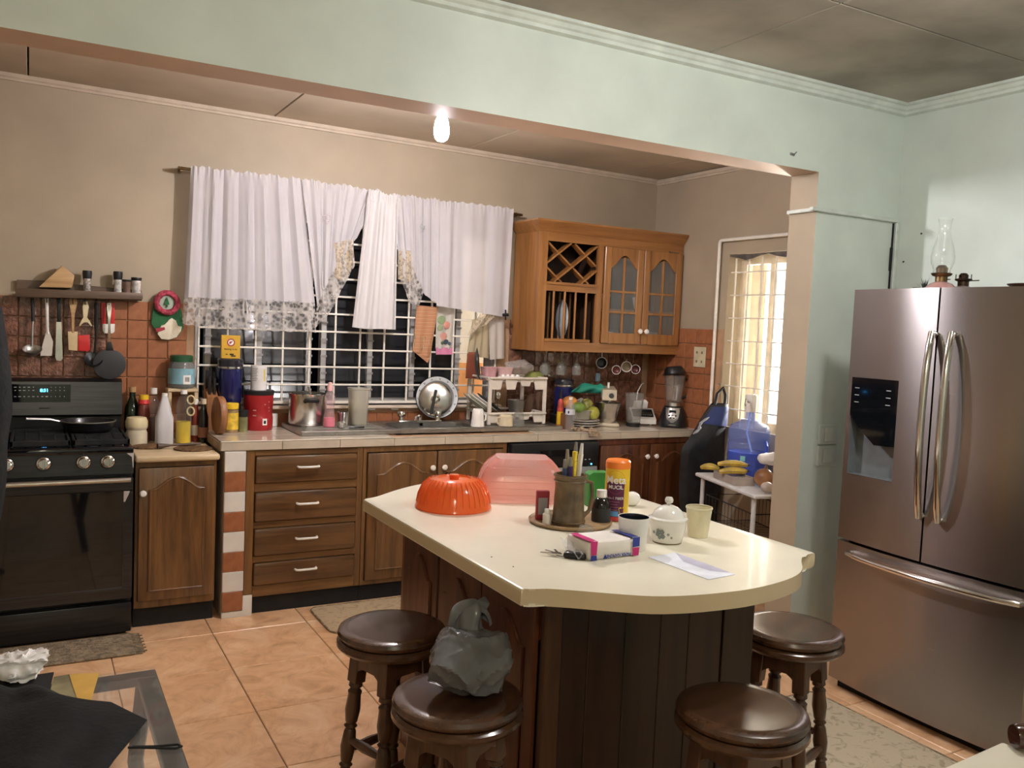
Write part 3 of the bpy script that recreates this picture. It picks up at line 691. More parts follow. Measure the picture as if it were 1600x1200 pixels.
for i in range(4):
    x = 2.885+.082*i
    for yy in (uy0+.010, uy0+.20):
        bm = B(); lathe(bm, [(0, 0), (.0075, 0), (.0075, .300), (0, .300)], 10, (x, yy, 1.466)); obj('rack_dowel', bm, pine, t)
bm = B(); box(bm, 2.822, uy0-.006, 1.446, 3.165, uy0+.26, 1.466, .003, 1); obj('rack_base', bm, pineh, t)
def glazed(x0, x1, kx):
    y = uy0; z0, z1 = 1.448, 2.072; f = .050
    bm = B(); box(bm, x0, y-.019, z0, x0+f, y, z1, .003, 1); box(bm, x1-f, y-.019, z0, x1, y, z1, .003, 1); box(bm, x0+f, y-.019, z0, x1-f, y, z0+f+.02)
    a, b = x0+f, x1-f; zs, ah = z1-.135, .075
    po = [(a, z1), (a, zs)]
    for i in range(13): po.append((a+(b-a)*(.08+.84*i/12), zs+.012+ah*((1-math.cos(2*PI*i/12))/2)**.6))
    po += [(b, zs), (b, z1)]
    prism(bm, po, y-.019, y, 'xz'); d = obj('door', bm, pine, t)
    xm = (a+b)/2; zt = z0+f+.02
    bm = B(); box(bm, xm-.007, y-.016, zt, xm+.007, y-.004, z1-.06); obj('muntin', bm, pine, d)
    for zq in (zt+.135, zt+.27):
        bm = B(); box(bm, a, y-.015, zq-.007, b, y-.005, zq+.007); obj('muntin', bm, pine, d)
    zz_ = (zt, zt+.135, zt+.27, z1-.065)
    for q0, q1 in zip(zz_, zz_[1:]):
        for e0, e1 in ((a, xm), (xm, b)):
            bm = B(); box(bm, e0, y-.010, q0, e1, y-.007, q1); obj('pane', bm, clear('cabinet_glass', (.62, .64, .63), .10, .08), d)
    bm = B(); lathe(bm, [(0, 0), (.006, 0), (.006, .012), (.016, .018), (.0175, .026), (.012, .033), (0, .035)], 16); xf(bm, mv(kx, y-.018, 1.535) @ rotx(PI/2)); obj('knob', bm, porc, d, label='round white porcelain knob')
glazed(3.249, 3.562, 3.540); glazed(3.568, 3.886, 3.592)
# dishes inside
for i, (x, lab) in enumerate(((3.00, 'pale dinner plate standing upright in the wall cabinet plate rack'),)):
    bm = B(); lathe(bm, [(0, .012), (.06, .012), (.075, .016), (.125, .028), (.127, .024), (.08, .006), (.06, 0), (0, 0)], 36); xf(bm, mv(x, uy0+.13, 1.593) @ rotz(-.25) @ roty(PI/2))
    tag(obj('dinner_plate', bm, mat('grey_plate', (.55, .57, .58), .15, coat=.4)), lab, 'plate')
for i, (x, y, z, r, h, m_, lab) in enumerate(((3.36, 4.83, 1.675, .055, .10, white, 'white bowl on upper shelf behind the left glazed door'), (3.38, 4.82, 1.405, .06, .12, white, 'stacked white dishes low behind the left glazed door'), (3.48, 4.86, 1.405, .04, .14, glassc, 'clear tumbler behind the left glazed door'), (3.68, 4.83, 1.675, .06, .09, porc, 'pale bowl on upper shelf behind the right glazed door'), (3.72, 4.84, 1.405, .065, .10, porc, 'pale dish low behind the right glazed door'), (3.82, 4.86, 1.405, .04, .13, white, 'white jug low behind the right glazed door'))):
    bm = B(); lathe(bm, [(0, 0), (r*.6, 0), (r*.75, h*.2), (r, h), (r*.94, h), (r*.7, h*.25), (0, .008)], 20); tag(obj('dish', bm, m_, loc=(x, y, z)), lab, 'dish')
# stemware hanging under the cabinet
posn = ['leftmost', 'second from left', 'third from left', 'fourth from left', 'rightmost']
for i in range(5):
    p = Vector((2.905+.062*i, 4.79+.075*(i % 2), 0)); bm = B()
    lathe(bm, [(0, 0), (.030, 0), (.030, -.003), (.005, -.008), (.004, -.055), (.018, -.068), (.031, -.10), (.029, -.145), (.0275, -.145), (.029, -.10), (.016, -.070), (0, -.064)], 18)
    tag(obj('stem_glass', bm, smoke, loc=(p.x, p.y, uz0-.012)), 'clear stem glass hung upside down under the cabinet, %s of the row' % posn[i], 'glass', 'stem glasses under the wall cabinet')
bm = B()
for x in (2.874, 2.936, 2.998, 3.06, 3.122, 3.184): box(bm, x-.008, 4.72, uz0-.014, x+.008, 4.95, uz0, .002, 1)
obj('glass_rail', bm, pineh, t)
# ================================================================== STOVE
t = thing('gas_stove', 'black stainless gas range with oven at the left edge', 'stove', (0, 0, 0))
s0, s1, sy = -.337, .425, 4.346
bm = B(); box(bm, s0, sy+.045, .03, s1, 4.965, .885, .004, 1); obj('body', bm, bsteel, t)
bm = B(); box(bm, s0, sy+.005, .018, s1, sy+.04, .158, .006); obj('storage_drawer', bm, bsteel, t)
bm = B(); box(bm, s0+.02, sy+.045, .0, s1-.02, sy+.10, .03); obj('plinth', bm, blackm, t)
# oven door: frame round a dark glass
bm = B(); z0, z1 = .178, .752
box(bm, s0, sy, z0, s1, sy+.04, .235, .004, 1); box(bm, s0, sy, .690, s1, sy+.04, z1, .004, 1); box(bm, s0, sy, .235, s0+.035, sy+.04, .690); box(bm, s1-.040, sy, .235, s1, sy+.04, .690)
od = obj('oven_door', bm, bsteel, t)
bm = B(); box(bm, s0+.03, sy+.004, .230, s1-.036, sy+.012, .695); obj('oven_glass', bm, blackg, od)
bm = B(); tube(bm, [(s0+.02, sy-.045, .750), (s1-.015, sy-.045, .750)], .0125, 12); box(bm, s0+.03, sy-.045, .742, s0+.05, sy+.002, .758); box(bm, s1-.05, sy-.045, .742, s1-.03, sy+.002, .758); obj('door_handle', bm, mat('satin_bar', (.50, .48, .45), .3, 1.0), od, label='satin steel bar handle')
bm = B(); prism(bm, [(s1-.040, .690), (s1-.014, .690), (s1-.020, .672), (s1-.034, .640), (s1-.040, .640)], sy-.001, sy+.001, 'xz'); obj('torn_sticker', bm, mat('sticker_grey', (.45, .43, .40), .6), od)
bm = B(); prism(bm, [(sy-.004, .772), (sy+.004, .868), (sy+.06, .868), (sy+.06, .772)], s0, s1, 'yz'); cp = obj('control_panel', bm, bsteel, t)
for i, x in enumerate((-.245, -.087, .056, .216, .316)):
    bm = B(); lathe(bm, [(0, 0), (.028, 0), (.028, .008), (.023, .012), (.021, .030), (.018, .033), (0, .033)], 20); box(bm, -.004, -.021, .030, .004, .021, .037, .001, 1)
    xf(bm, mv(x, sy+.001, .832) @ rotx(PI/2-.04)); obj('burner_knob', bm, chrome, cp)
    bm = B(); lathe(bm, [(0, 0), (.034, 0), (.034, .004), (0, .004)], 24); xf(bm, mv(x, sy+.002, .832) @ rotx(PI/2-.04)); obj('knob_bezel', bm, black, cp)
bm = B(); prism(bm, [(s1-.03, .868), (s1, .868), (s1, .80), (s1-.004, .80), (s1-.008, .85)], sy-.006, sy-.002, 'xz'); obj('torn_film', bm, mat('sticker_grey', (.45, .43, .40), .6), cp)
bm = B(); box(bm, s0, sy-.006, .868, s1, 4.90, .895, .006); obj('cooktop', bm, blackg, t)
gb = mat('black_enamel', (.010, .010, .012), .3, coat=.4)
for i in range(3):                                  # three cast grates
    a, b = s0+.012+.249*i, s0+.012+.249*(i+1)-.008; bm = B()
    for q in (a+.006, b-.006): box(bm, q-.006, sy+.06, .897, q+.006, 4.86, .925, .002, 1)
    for q in (sy+.066, sy+.30, 4.854): box(bm, a, q-.006, .900, b, q+.006, .925, .002, 1)
    for q in range(1, 4): box(bm, a+(b-a)*q/4-.004, sy+.09, .915, a+(b-a)*q/4+.004, 4.83, .926)
    for q in range(9): box(bm, a+.02, sy+.10+.045*q, .915, b-.02, sy+.106+.045*q, .926)
    obj('grate', bm, iron, t)
    for q in (sy+.17, sy+.41):
        bm = B(); lathe(bm, [(0, 0), (.05, 0), (.05, .008), (.036, .010), (.036, .018), (0, .020)], 20, ((a+b)/2, q, .895)); obj('burner_cap', bm, gb, t)
bm = B(); prism(bm, [(4.86, .895), (4.97, .895), (4.97, 1.165), (4.945, 1.172), (4.905, 1.155), (4.885, .990), (4.93, .975), (4.93, .91), (4.86, .91)], s0, s1-.006, 'yz'); bg = obj('backguard', bm, bsteel, t)
tilt = math.atan2(.02, .165)
gx = lambda z: 4.885+(z-.99)*.020/.165
bm = B(); z0, z1 = 1.054, 1.142; x0, x1 = -.115, .181
vv = [bm.verts.new(p) for p in ((x0, gx(z0)-.003, z0), (x1, gx(z0)-.003, z0), (x1, gx(z1)-.003, z1), (x0, gx(z1)-.003, z1))]; bm.faces.new(vv); bmesh.ops.solidify(bm, geom=list(bm.faces), thickness=-.002)
obj('touch_panel', bm, blackg, bg)
gm = lambda cx, cz: (lambda u, v: (cx+u, gx(cz+v)-.0065, cz+v))
obj('clock_digits', text_bm('8:51', .016, gm(.064, 1.112)), emit('blue_digits', (.05, .45, 1.0), 5.0), bg, smooth=0)
bm = B()
for j, zq in enumerate((1.128, 1.112, 1.082)):
    for i in range(14):
        if 6 < i < 10 and j < 2: continue
        x = x0+.014+.0195*i; l = (.006, .009, .011)[(i+j) % 3]
        if i > 9: l = .003
        cbox(bm, (x, gx(zq)-.0062, zq), (l, .001, .0035))
obj('panel_legends', bm, mat('legend_grey', (.45, .45, .45), .6), bg)
bm = B(); cbox(bm, (.065, gx(1.028)-.003, 1.024), (.048, .001, .005)); obj('maker_mark', bm, black, bg)
# small pan on the rear right burner
P = Vector((.255, 4.72, .927))
t2 = thing('saucepan', 'black frying pan with steel handle on the rear right burner', 'pan', P)
bm = B(); lathe(bm, [(0, 0), (.095, 0), (.105, .012), (.120, .052), (.123, .052), (.108, .012), (.096, .004), (0, .004)], 28); obj('pan_body', bm, gb, t2)
bm = B(); lathe(bm, [(.119, .050), (.125, .050), (.125, .0545), (.119, .0545)], 28); obj('rim', bm, dsteel, t2)
bm = B(); tube(bm, [(-.12, 0, .046), (-.17, -.01, .060), (-.27, -.03, .066)], [.007, .008, .009], 8); obj('handle', bm, dsteel, t2)
# mat before the stove
rugm = mat('grey_brown_rug', (.26, .20, .13), .95, var=.25, scale=45, bump=.8, bscale=120)
t = thing('floor_mat', 'grey brown woven mat with a fringe lying before the stove', 'mat', (0, 0, 0))
bm = B(); box(bm, -.55, 4.08, .001, .42, 4.35, .010, .003, 1); obj('weave', crumple(bm, .003, 2, 12), rugm, t)
bm = B()
for i in range(20): tube(bm, [(.418, 4.09+.0135*i, .006), (.45+.01*(i % 3), 4.085+.0135*i, .004)], .004, 5)
obj('fringe', bm, rugm, t)
# ================================================================== ISLAND
t = thing('kitchen_island', 'kitchen island with cream ogee-edged top on a dark wood base', 'island', (0, 0, 0))
fr = [(1.038, 1.772), (1.075, 1.766), (1.145, 1.723), (1.222, 1.666), (1.306, 1.610), (1.40, 1.580), (1.512, 1.566), (1.60, 1.566), (1.70, 1.582), (1.79, 1.610), (1.86, 1.652), (1.925, 1.715), (1.975, 1.752), (2.040, 1.768)]
bk = [(2.038, 2.885), (1.985, 2.905), (1.93, 2.955), (1.86, 3.022), (1.77, 3.085), (1.66, 3.13), (1.54, 3.145), (1.42, 3.13), (1.31, 3.085), (1.215, 3.022), (1.14, 2.96), (1.085, 2.915), (1.032, 2.893)]
def smooth_loop(P, k=3):
    out, n = [], len(P)
    for i in range(n):
        p0, p1, p2, p3 = [Vector((*P[(i+j) % n], 0)) for j in (-1, 0, 1, 2)]
        if (p2-p1).length > .5: out.append(P[i]); continue
        if (p1-p0).length > .5: p0 = p1
        if (p3-p2).length > .5: p3 = p2
        for q in range(k):
            u = q/k; c = .5*((2*p1)+(p2-p0)*u+(2*p0-5*p1+4*p2-p3)*u*u+(3*p1-p0-3*p2+p3)*u**3); out.append((c.x, c.y))
    return out
bm = B(); prism(bm, smooth_loop(fr+bk), .856, CT, 'xy', .0065); obj('island_top', bm, lamin, t)
paint(t.children[-1], [(laminedge, lambda n, c: abs(n.z) < .3)])
ix0, ix1, iy0, iy1 = 1.192, 1.945, 1.905, 2.900
bm = B(); box(bm, ix0+.02, iy0+.02, .0, ix1-.02, iy1-.02, .856); obj('carcass', bm, cherry, t)
shadepl = wood('shade_dark_plank', (.006, .0025, .0015), (.030, .011, .005), .4, 'z', .15); redpl = wood('red_brown_plank', (.030, .012, .005), (.085, .036, .014), .4, 'z', .2)  # front planks coloured darker than the cherry to hold the island's shadow
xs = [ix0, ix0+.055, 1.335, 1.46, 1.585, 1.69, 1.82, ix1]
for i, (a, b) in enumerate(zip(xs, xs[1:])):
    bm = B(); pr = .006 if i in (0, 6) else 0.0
    box(bm, a+.0008, iy0-pr, .0, b-.0008, iy0+.0195, .855, .002, 1); obj('front_plank', bm, shadepl if i else redpl, t)
# left side: doors on the long face, built facing -y then turned to face -x
bm = B(); box(bm, ix0-.002, iy1-.045, 0, ix0+.019, iy1, .855, .002, 1); obj('corner_post', bm, oakframe, t)
bm = B(); box(bm, ix0, iy0+.02, .70, ix0+.018, iy1-.046, .855); box(bm, ix0, iy0+.02, 0, ix0+.018, iy1-.046, .09); obj('side_rail', bm, cherry, t)
for y0, y1 in ((1.93, 2.24), (2.25, 2.545), (2.555, 2.85)):
    bm = B(); box(bm, ix0-.016, y0, .10, ix0+.002, y1, .790, .004, 1); d = obj('door', bm, cherry, t)
    po = arch_poly(y0+.05, y1-.05, .15, .735, .07)
    bm = B(); prism(bm, po, ix0-.023, ix0-.015, 'yz'); obj('raised_panel', bm, cherry, d)
    bm = B(); tube(bm, [(ix0-.017, u, v) for u, v in po], .006, 6, closed=True); obj('panel_moulding', bm, cherry, d)
# ================================================================== STOOLS
def make_stool():
    t = thing('bar_stool', '', 'stool', (0, 0, 0), 0, 'turned wooden stools around the island')
    h = .60
    bm = B(); lathe(bm, [(0, h-.010), (.06, h-.008), (.13, h-.001), (.150, h), (.162, h-.006), (.166, h-.016), (.160, h-.028), (.152, h-.032), (0, h-.032)], 40); obj('seat', bm, stoolm, t)
    bm = B(); lathe(bm, [(0, h-.033), (.158, h-.033), (.167, h-.040), (.168, h-.050), (.160, h-.060), (0, h-.060)], 40); obj('seat_moulding', bm, stoolm, t)
    k0, k1 = .105, .155
    zt = h-.060
    for i in range(4):
        a = PI/4+PI/2*i; c, s_ = math.cos(a), math.sin(a)
        # square block at the top, turned shaft below
        bm = B(); box(bm, -.021, -.021, 0, .021, .021, .12, .003, 1)
        prof = [(.0205, 0), (.022, -.012), (.013, -.020), (.022, -.030), (.020, -.040), (.024, -.085), (.019, -.125), (.014, -.132), (.021, -.140), (.014, -.148), (.019, -.158), (.024, -.205), (.018, -.250), (.014, -.257), (.021, -.265), (.014, -.273), (.018, -.283), (.021, -.320), (.015, -.385), (.012, -.400), (.016, -.412), (.013, -.425), (0, -.425)]
        lathe(bm, [(0, 0)]+prof, 14)
        lean = math.atan((k1-k0)/.55)
        xf(bm, mv(c*k0*1.0, s_*k0*1.0, zt-.12) @ rotz(a) @ roty(-lean) @ rotz(-a+PI/4*0))
        obj('leg', bm, stoolz, t)
    for i in range(4):
        a = PI/2*i; c, s_ = math.cos(a), math.sin(a); d = k0*math.cos(PI/4)+.004
        po = [(-.055, zt-.001), (.055, zt-.001), (.055, zt-.085), (.045, zt-.075), (.030, zt-.066), (-.030, zt-.066), (-.045, zt-.075), (-.055, zt-.085)]
        bm = B(); prism(bm, po, -.010, .010, 'xz'); xf(bm, rotz(a) @ mv(0, -d, 0)); obj('apron', bm, stoolz, t)
        zr = .20+(.04 if i % 2 else 0); e = (k0+(k1-k0)*(zt-.12-zr)/.42)*math.cos(PI/4)
        bm = B(); tube(bm, [(-e, 0, zr), (-e*.5, 0, zr), (0, 0, zr), (e*.5, 0, zr), (e, 0, zr)], [.008, .013, .016, .013, .008], 10); xf(bm, rotz(a) @ mv(0, -e, 0)); obj('stretcher', bm, stoolz, t)
    return t
spots = [((613, 977), .30, 'empty wooden stool nearest the drawers, left side of the island'), ((716, 1083), .55, 'wooden stool holding the grey plastic bag'), ((1160, 1103), .15, 'empty wooden stool at the rounded near end of the island'), ((1236, 978), .35, 'wooden stool between the island and the fridge')]
st0 = make_stool()
for i, ((px, py), rz, lab) in enumerate(spots):
    p = onz(px, py, .60)
    if i == 0: st0.location = (p.x, p.y, 0); st0.rotation_euler = (0, 0, rz); st0['label'] = lab
    else: dup(st0, (p.x, p.y, 0), rz, lab)
# ================================================================== FRIDGE
def fridge_steel():
    m, t, b = nt('brushed_fridge_steel')
    b.inputs['Metallic'].default_value = 1.0; b.inputs['Roughness'].default_value = .30; b.inputs['Anisotropic'].default_value = .85; b.inputs['Anisotropic Rotation'].default_value = .25
    b.inputs['Base Color'].default_value = (.36, .335, .325, 1)
    tg = t.nodes.new('ShaderNodeTangent'); tg.direction_type = 'RADIAL'; tg.axis = 'Z'; t.links.new(tg.outputs[0], b.inputs['Tangent'])
    tc = t.nodes.new('ShaderNodeTexCoord'); mp = t.nodes.new('ShaderNodeMapping'); mp.inputs['Scale'].default_value = (1, 1, 140)
    n = t.nodes.new('ShaderNodeTexNoise'); n.inputs['Scale'].default_value = 5; n.inputs['Detail'].default_value = 4
    r = t.nodes.new('ShaderNodeMapRange'); r.inputs[3].default_value = .27; r.inputs[4].default_value = .275
    t.links.new(tc.outputs['Object'], mp.inputs[0]); t.links.new(mp.outputs[0], n.inputs['Vector']); t.links.new(n.outputs['Fac'], r.inputs[0]); t.links.new(r.outputs[0], b.inputs['Roughness'])
    return m
fst = fridge_steel()
FY0, FY1, FYC = 1.730, 2.578, 2.153
fr_t = thing('refrigerator', 'brown-toned stainless french door refrigerator with water dispenser', 'fridge', (3.45, FYC, 0))
def fxs(y): return 3.112-.030*(1-((y-FYC)/.425)**2)
bm = B(); box(bm, 3.165-3.45, FY0+.012-FYC, .035, 3.86-3.45, FY1-.012-FYC, 1.735, .006, 1); obj('cabinet_body', bm, mat('fridge_side_grey', (.20, .20, .21), .5, .4), fr_t)
bm = B(); box(bm, 3.15-3.45, FY0+.02-FYC, .0, 3.80-3.45, FY1-.02-FYC, .034); obj('plinth', bm, blackm, fr_t)
def panel(y0, y1, z0, z1, hole=None, name='door'):
    ys_ = sorted(set([y0, y1]+[y0+(y1-y0)*i/10 for i in range(1, 10)]+(list(hole[:2]) if hole else []))); zs_ = sorted(set([z0, z1]+(list(hole[2:]) if hole else [])))
    bm = B(); r_ = .010
    g = {}
    for i, y in enumerate(ys_):
        for j, z in enumerate(zs_): g[i, j] = bm.verts.new((fxs(y)-3.45, y-FYC, z))
    ny, nz = len(ys_), len(zs_)
    for i in range(ny-1):
        for j in range(nz-1):
            cy, cz = (ys_[i]+ys_[i+1])/2, (zs_[j]+zs_[j+1])/2
            if hole and hole[0] < cy < hole[1] and hole[2] < cz < hole[3]: continue
            bm.faces.new((g[i, j], g[i+1, j], g[i+1, j+1], g[i, j+1]))
    bk_ = 3.160-3.45
    c = [bm.verts.new((bk_, y-FYC, z)) for y, z in ((y0, z0), (y1, z0), (y1, z1), (y0, z1))]
    bm.faces.new(c)
    bm.faces.new([g[i, 0] for i in range(ny)]+[c[1], c[0]]); bm.faces.new([g[i, nz-1] for i in range(ny)]+[c[2], c[3]])
    bm.faces.new([g[0, j] for j in range(nz)]+[c[3], c[0]]); bm.faces.new([g[ny-1, j] for j in range(nz)]+[c[2], c[1]])
    return obj(name, bm, fst, fr_t)
hole = (2.310, 2.540, .962, 1.378)
dl = panel(2.157, FY1, .672, 1.752, hole); dr_ = panel(FY0, 2.149, .672, 1.752); dz = panel(FY0, FY1, .046, .660, None, 'freezer_drawer')
# dispenser recess
greyp = mat('dispenser_grey', (.16, .18, .19), .35); hx = fxs(2.42)-3.45
bm = B(); d0 = .052
y0, y1, z0, z1 = hole[0]-FYC, hole[1]-FYC, hole[2], hole[3]
for q in (((hx+d0, y0, z0), (hx+d0, y1, z0), (hx+d0, y1, z1), (hx+d0, y0, z1)), ((hx, y0, z0), (hx+d0, y0, z0), (hx+d0, y0, z1), (hx, y0, z1)), ((hx, y1, z0), (hx+d0, y1, z0), (hx+d0, y1, z1), (hx, y1, z1)), ((hx, y0, z0), (hx, y1, z0), (hx+d0, y1, z0), (hx+d0, y0, z0)), ((hx, y0, z1), (hx, y1, z1), (hx+d0, y1, z1), (hx+d0, y0, z1))):
    bm.faces.new([bm.verts.new(p) for p in q])
obj('dispenser_recess', bm, greyp, dl)
bm = B(); prism(bm, [(y1, z1), (y1, 1.215), (y1-.065, 1.15), (y1-.13, 1.100), (y0, 1.105), (y0, z1)], hx-.006, hx+.03, 'yz'); ap = obj('dispenser_panel', bm, blackg, dl)
bm = B(); 
for i in range(3):
    for yq in (y1-.03, y0+.045): cbox(bm, (hx-.0072, yq, z1-.045-.03*i), (.001, .022, .003))
obj('button_marks', bm, mat('legend_grey', (.45, .45, .45)), ap)
bm = B(); box(bm, hx+.005, y0+.025, 1.125, hx+.02, y0+.085, 1.195, .004, 1); obj('paddle', bm, dsteel, ap)
bm = B(); tube(bm, [(hx+.026, y0+.055, 1.17), (hx+.026, y0+.055, 1.12)], .014, 10); obj('spout', bm, black, ap)
# handles
def bow(name, pts, r, par):
    bm = B(); tube(bm, pts, r, 12); return obj(name, bm, chrome, par, label='curved polished bar handle')
for yq, par in ((2.150, dl), (2.072, dr_)):
    pts = []
    for i in range(15):
        u = i/14; z = .852+(1.575-.852)*u; b_ = math.sin(PI*u)**.6
        pts.append((fxs(yq)-3.45-.018-.045*b_, yq-FYC+(.012*(1-b_) if par is dl else -.004+.012*(1-b_)), z))
    pts = [(fxs(yq)-3.45+.004, yq-FYC+.012, .856)]+pts+[(fxs(yq)-3.45+.004, yq-FYC+.012, 1.571)]
    bow('handle', pts, .0135, par)
pts = []
for i in range(15):
    u = i/14; y = 2.500+(1.760-2.500)*u; b_ = math.sin(PI*u)**.5; pts.append((fxs(y)-3.45-.016-.034*b_, y-FYC, .618))
bow('handle', [(fxs(2.5)-3.45+.004, 2.497-FYC, .618)]+pts+[(fxs(1.76)-3.45+.004, 1.763-FYC, .618)], .0125, dz)
# ================================================================== LEFT WALL SHELF AND UTENSILS
def pxz(pts, Y): return [(q.x, q.z) for q in (ony(a, b, Y) for a, b in pts)]
def slab(pts, Y, th, bev=0.0, bm=None): return prism(bm or B(), pxz(pts, Y), Y-th/2, Y+th/2, 'xz', bev)
def ptube(pts, Y, r, seg=8, bm=None): return tube(bm or B(), [ony(a, b, Y) for a, b in pts], r, seg)
t = thing('spice_shelf', 'dark wooden wall shelf with hooks above the stove', 'shelf', (0, 0, 0))
bm = B(); box(bm, -.062, 4.895, 1.580, .508, 4.985, 1.596, .003, 1); obj('board', bm, shelfw, t)
bm = B(); slab([(26, 437), (110, 440), (115, 444), (221, 454), (221, 464), (26, 452)], 4.983, .012, 0, bm); obj('back_panel', bm, shelfw, t)
bm = B(); slab([(24, 450), (223, 458), (223, 468), (24, 464)], 4.889, .012, .002, bm); obj('front_lip', bm, shelfw, t)
for px in (30, 50, 73, 92, 114, 133, 151, 170):
    p = ony(px, 466, 4.94); bm = B(); tube(bm, [(p.x, 4.94, 1.582), (p.x, 4.94, 1.560), (p.x, 4.934, 1.550), (p.x, 4.925, 1.554)], .0022, 6); obj('hook', bm, blackm, t)
bm = B(); slab([(60, 449), (97, 415), (116, 431), (112, 450)], 4.935, .075, .004, bm); tag(obj('knife_block', bm, lightwood), 'tilted light wood block lying at the left end of the spice shelf', 'block')
pep = mat('peppercorn_fill', (.30, .27, .24), .5, var=.5, scale=90); lab_w = mat('printed_label', (.55, .53, .50), .6, var=.3, scale=40); brn = mat('brown_spice', (.18, .11, .08), .7, var=.3)
zs = 1.597
for nm, px, pt, w_, lw, lid, fill, lab in (('spice_grinder', 136, 415, 7, .33, black, pep, 'tall pepper grinder with black cap alone in the middle of the spice shelf'), ('spice_grinder', 184, 414, 7, .33, black, lab_w, 'tall grinder with black cap, left of the three jars at the shelf end'), ('spice_jar', 198, 426, 7, .12, blackm, brn, 'short dark spice jar in the middle of the three at the shelf end'), ('spice_jar', 213, 422, 8, .16, black, lab_w, 'labelled spice jar with black lid at the right end of the shelf')):
    P = ony(px, 453, 4.938); P.z = zs; s = mpp(P); h = (456-pt)*s-.01; r = w_*s
    o = thing(nm, lab, 'jar', P, 0, 'jars on the spice shelf')
    bm = B(); lathe(bm, [(0, 0), (r*.8, 0), (r*.85, h*.1), (r*.72, h*.45), (r*.85, h*(1-lw)), (0, h*(1-lw))], 18); obj('body', bm, fill, o)
    bm = B(); lathe(bm, [(0, h*(1-lw)), (r*.9, h*(1-lw)), (r*1.0, h*(1-lw*.4)), (r*.95, h), (0, h)], 18); obj('cap', bm, lid, o)
UG = 'utensils hanging from the spice shelf'
# ladle
t = thing('ladle', 'steel ladle with black handle, leftmost of the hanging utensils', 'ladle', (0, 0, 0), 0, UG)
ya = 4.955
obj('handle', ptube([(50.4, 466), (51, 484), (51.5, 502)], ya, .008, 8), black, t); obj('shaft', ptube([(51.2, 500), (50.5, 520), (50, 540)], ya, .006, 8), dsteel, t)
c = ony(50.5, 546, ya-.03); bm = B(); lathe(bm, [(0, -.030), (.022, -.026), (.038, -.012), (.044, .004), (.042, .004), (.036, -.010), (.02, -.023), (0, -.027)], 22); xf(bm, mv(*c) @ rotx(.5)); obj('bowl', bm, dsteel, t)
t = thing('slotted_turner', 'white plastic turner hanging beside the steel ladle', 'turner', (0, 0, 0), 0, UG)
obj('handle', ptube([(73, 466), (73.5, 490), (74, 512), (75, 522)], ya, [.009, .0075, .007, .006], 8), white, t)
obj('blade', slab([(73, 515), (76, 515), (83, 534), (81, 556), (63, 556), (65, 544)], ya, .004), offwhite, t)
t = thing('palette_knife', 'long steel palette knife with black handle', 'knife', (0, 0, 0), 0, UG)
obj('handle', slab([(89.5, 463), (95, 463), (95.5, 503), (89, 503)], ya, .014, .003), black, t); obj('blade', slab([(88, 503), (96, 503), (98, 560), (95, 564), (88, 563), (86.5, 558)], ya, .003), steel, t)
t = thing('wooden_spatula', 'pale wooden spatula with square blade hanging on the shelf', 'spatula', (0, 0, 0), 0, UG)
obj('handle', slab([(109, 464), (119, 464), (121, 474), (116, 490), (116, 520), (112, 520), (112, 490), (107.5, 474)], ya-.004, .009, .002), lightwood, t); obj('blade', slab([(106, 518), (121.5, 518), (121, 548), (107, 547)], ya-.004, .007, .002), mat('bone_wood', (.62, .48, .27), .5), t)
t = thing('vegetable_peeler', 'cream handled peeler with forked head hanging above the red spatula', 'peeler', (0, 0, 0), 0, UG)
obj('handle', slab([(131, 471), (136.5, 471), (139, 480), (135.5, 496), (140, 501), (144, 509), (142, 510), (137, 503), (130.5, 503), (125, 510), (123, 508), (127, 501), (131, 496), (128.5, 480)], ya-.004, .010, .002), cream, t); obj('blade', ptube([(125, 509), (143, 509)], ya-.004, .003), steel, t)
t = thing('silicone_spatula', 'red silicone spatula head with clear handle under the peeler', 'spatula', (0, 0, 0), 0, UG)
obj('handle', ptube([(134, 470), (134, 500), (133, 524)], ya+.014, .005), glassc, t); obj('head', slab([(122, 524), (140, 523), (141, 546), (137, 549), (122, 548)], ya+.012, .010, .002), brightred, t)
t = thing('serving_ladle', 'black plastic ladle half hidden behind the round turner', 'ladle', (0, 0, 0), 0, UG)
obj('handle', ptube([(151, 473), (150.5, 500), (150, 530), (148, 552)], ya, [.010, .011, .006, .006]), black, t)
c = ony(146, 562, ya-.02); bm = B(); lathe(bm, [(0, -.026), (.026, -.02), (.043, 0), (.044, .006), (.040, .004), (.02, -.015), (0, -.02)], 22); xf(bm, mv(*c) @ rotx(.9)); obj('bowl', bm, black, t)
t = thing('can_opener', 'red and white hand tool hanging behind the round turner', 'opener', (0, 0, 0), 0, UG)
obj('handle', slab([(158, 473), (165, 473), (165, 506), (158, 506)], ya+.018, .010, .002), brightred, t); obj('handle', slab([(173, 474), (179, 474), (179, 507), (173, 507)], ya+.018, .010, .002), brightred, t)
obj('grip', slab([(160, 506), (179.5, 506), (179, 518), (176, 521), (163, 521), (160, 517)], ya+.016, .014, .003), white, t)
t = thing('round_turner', 'large round black turner with steel handle at the right of the utensils', 'turner', (0, 0, 0), 0, UG)
yb_ = ya-.024
obj('handle', slab([(167, 473), (174, 473), (174.5, 482), (172.5, 500), (173, 534), (168.5, 534), (169, 500), (167, 482)], yb_, .006, .001), steel, t)
obj('neck', slab([(168, 534), (174, 534), (178, 548), (165, 548)], yb_, .008, .002), black, t)
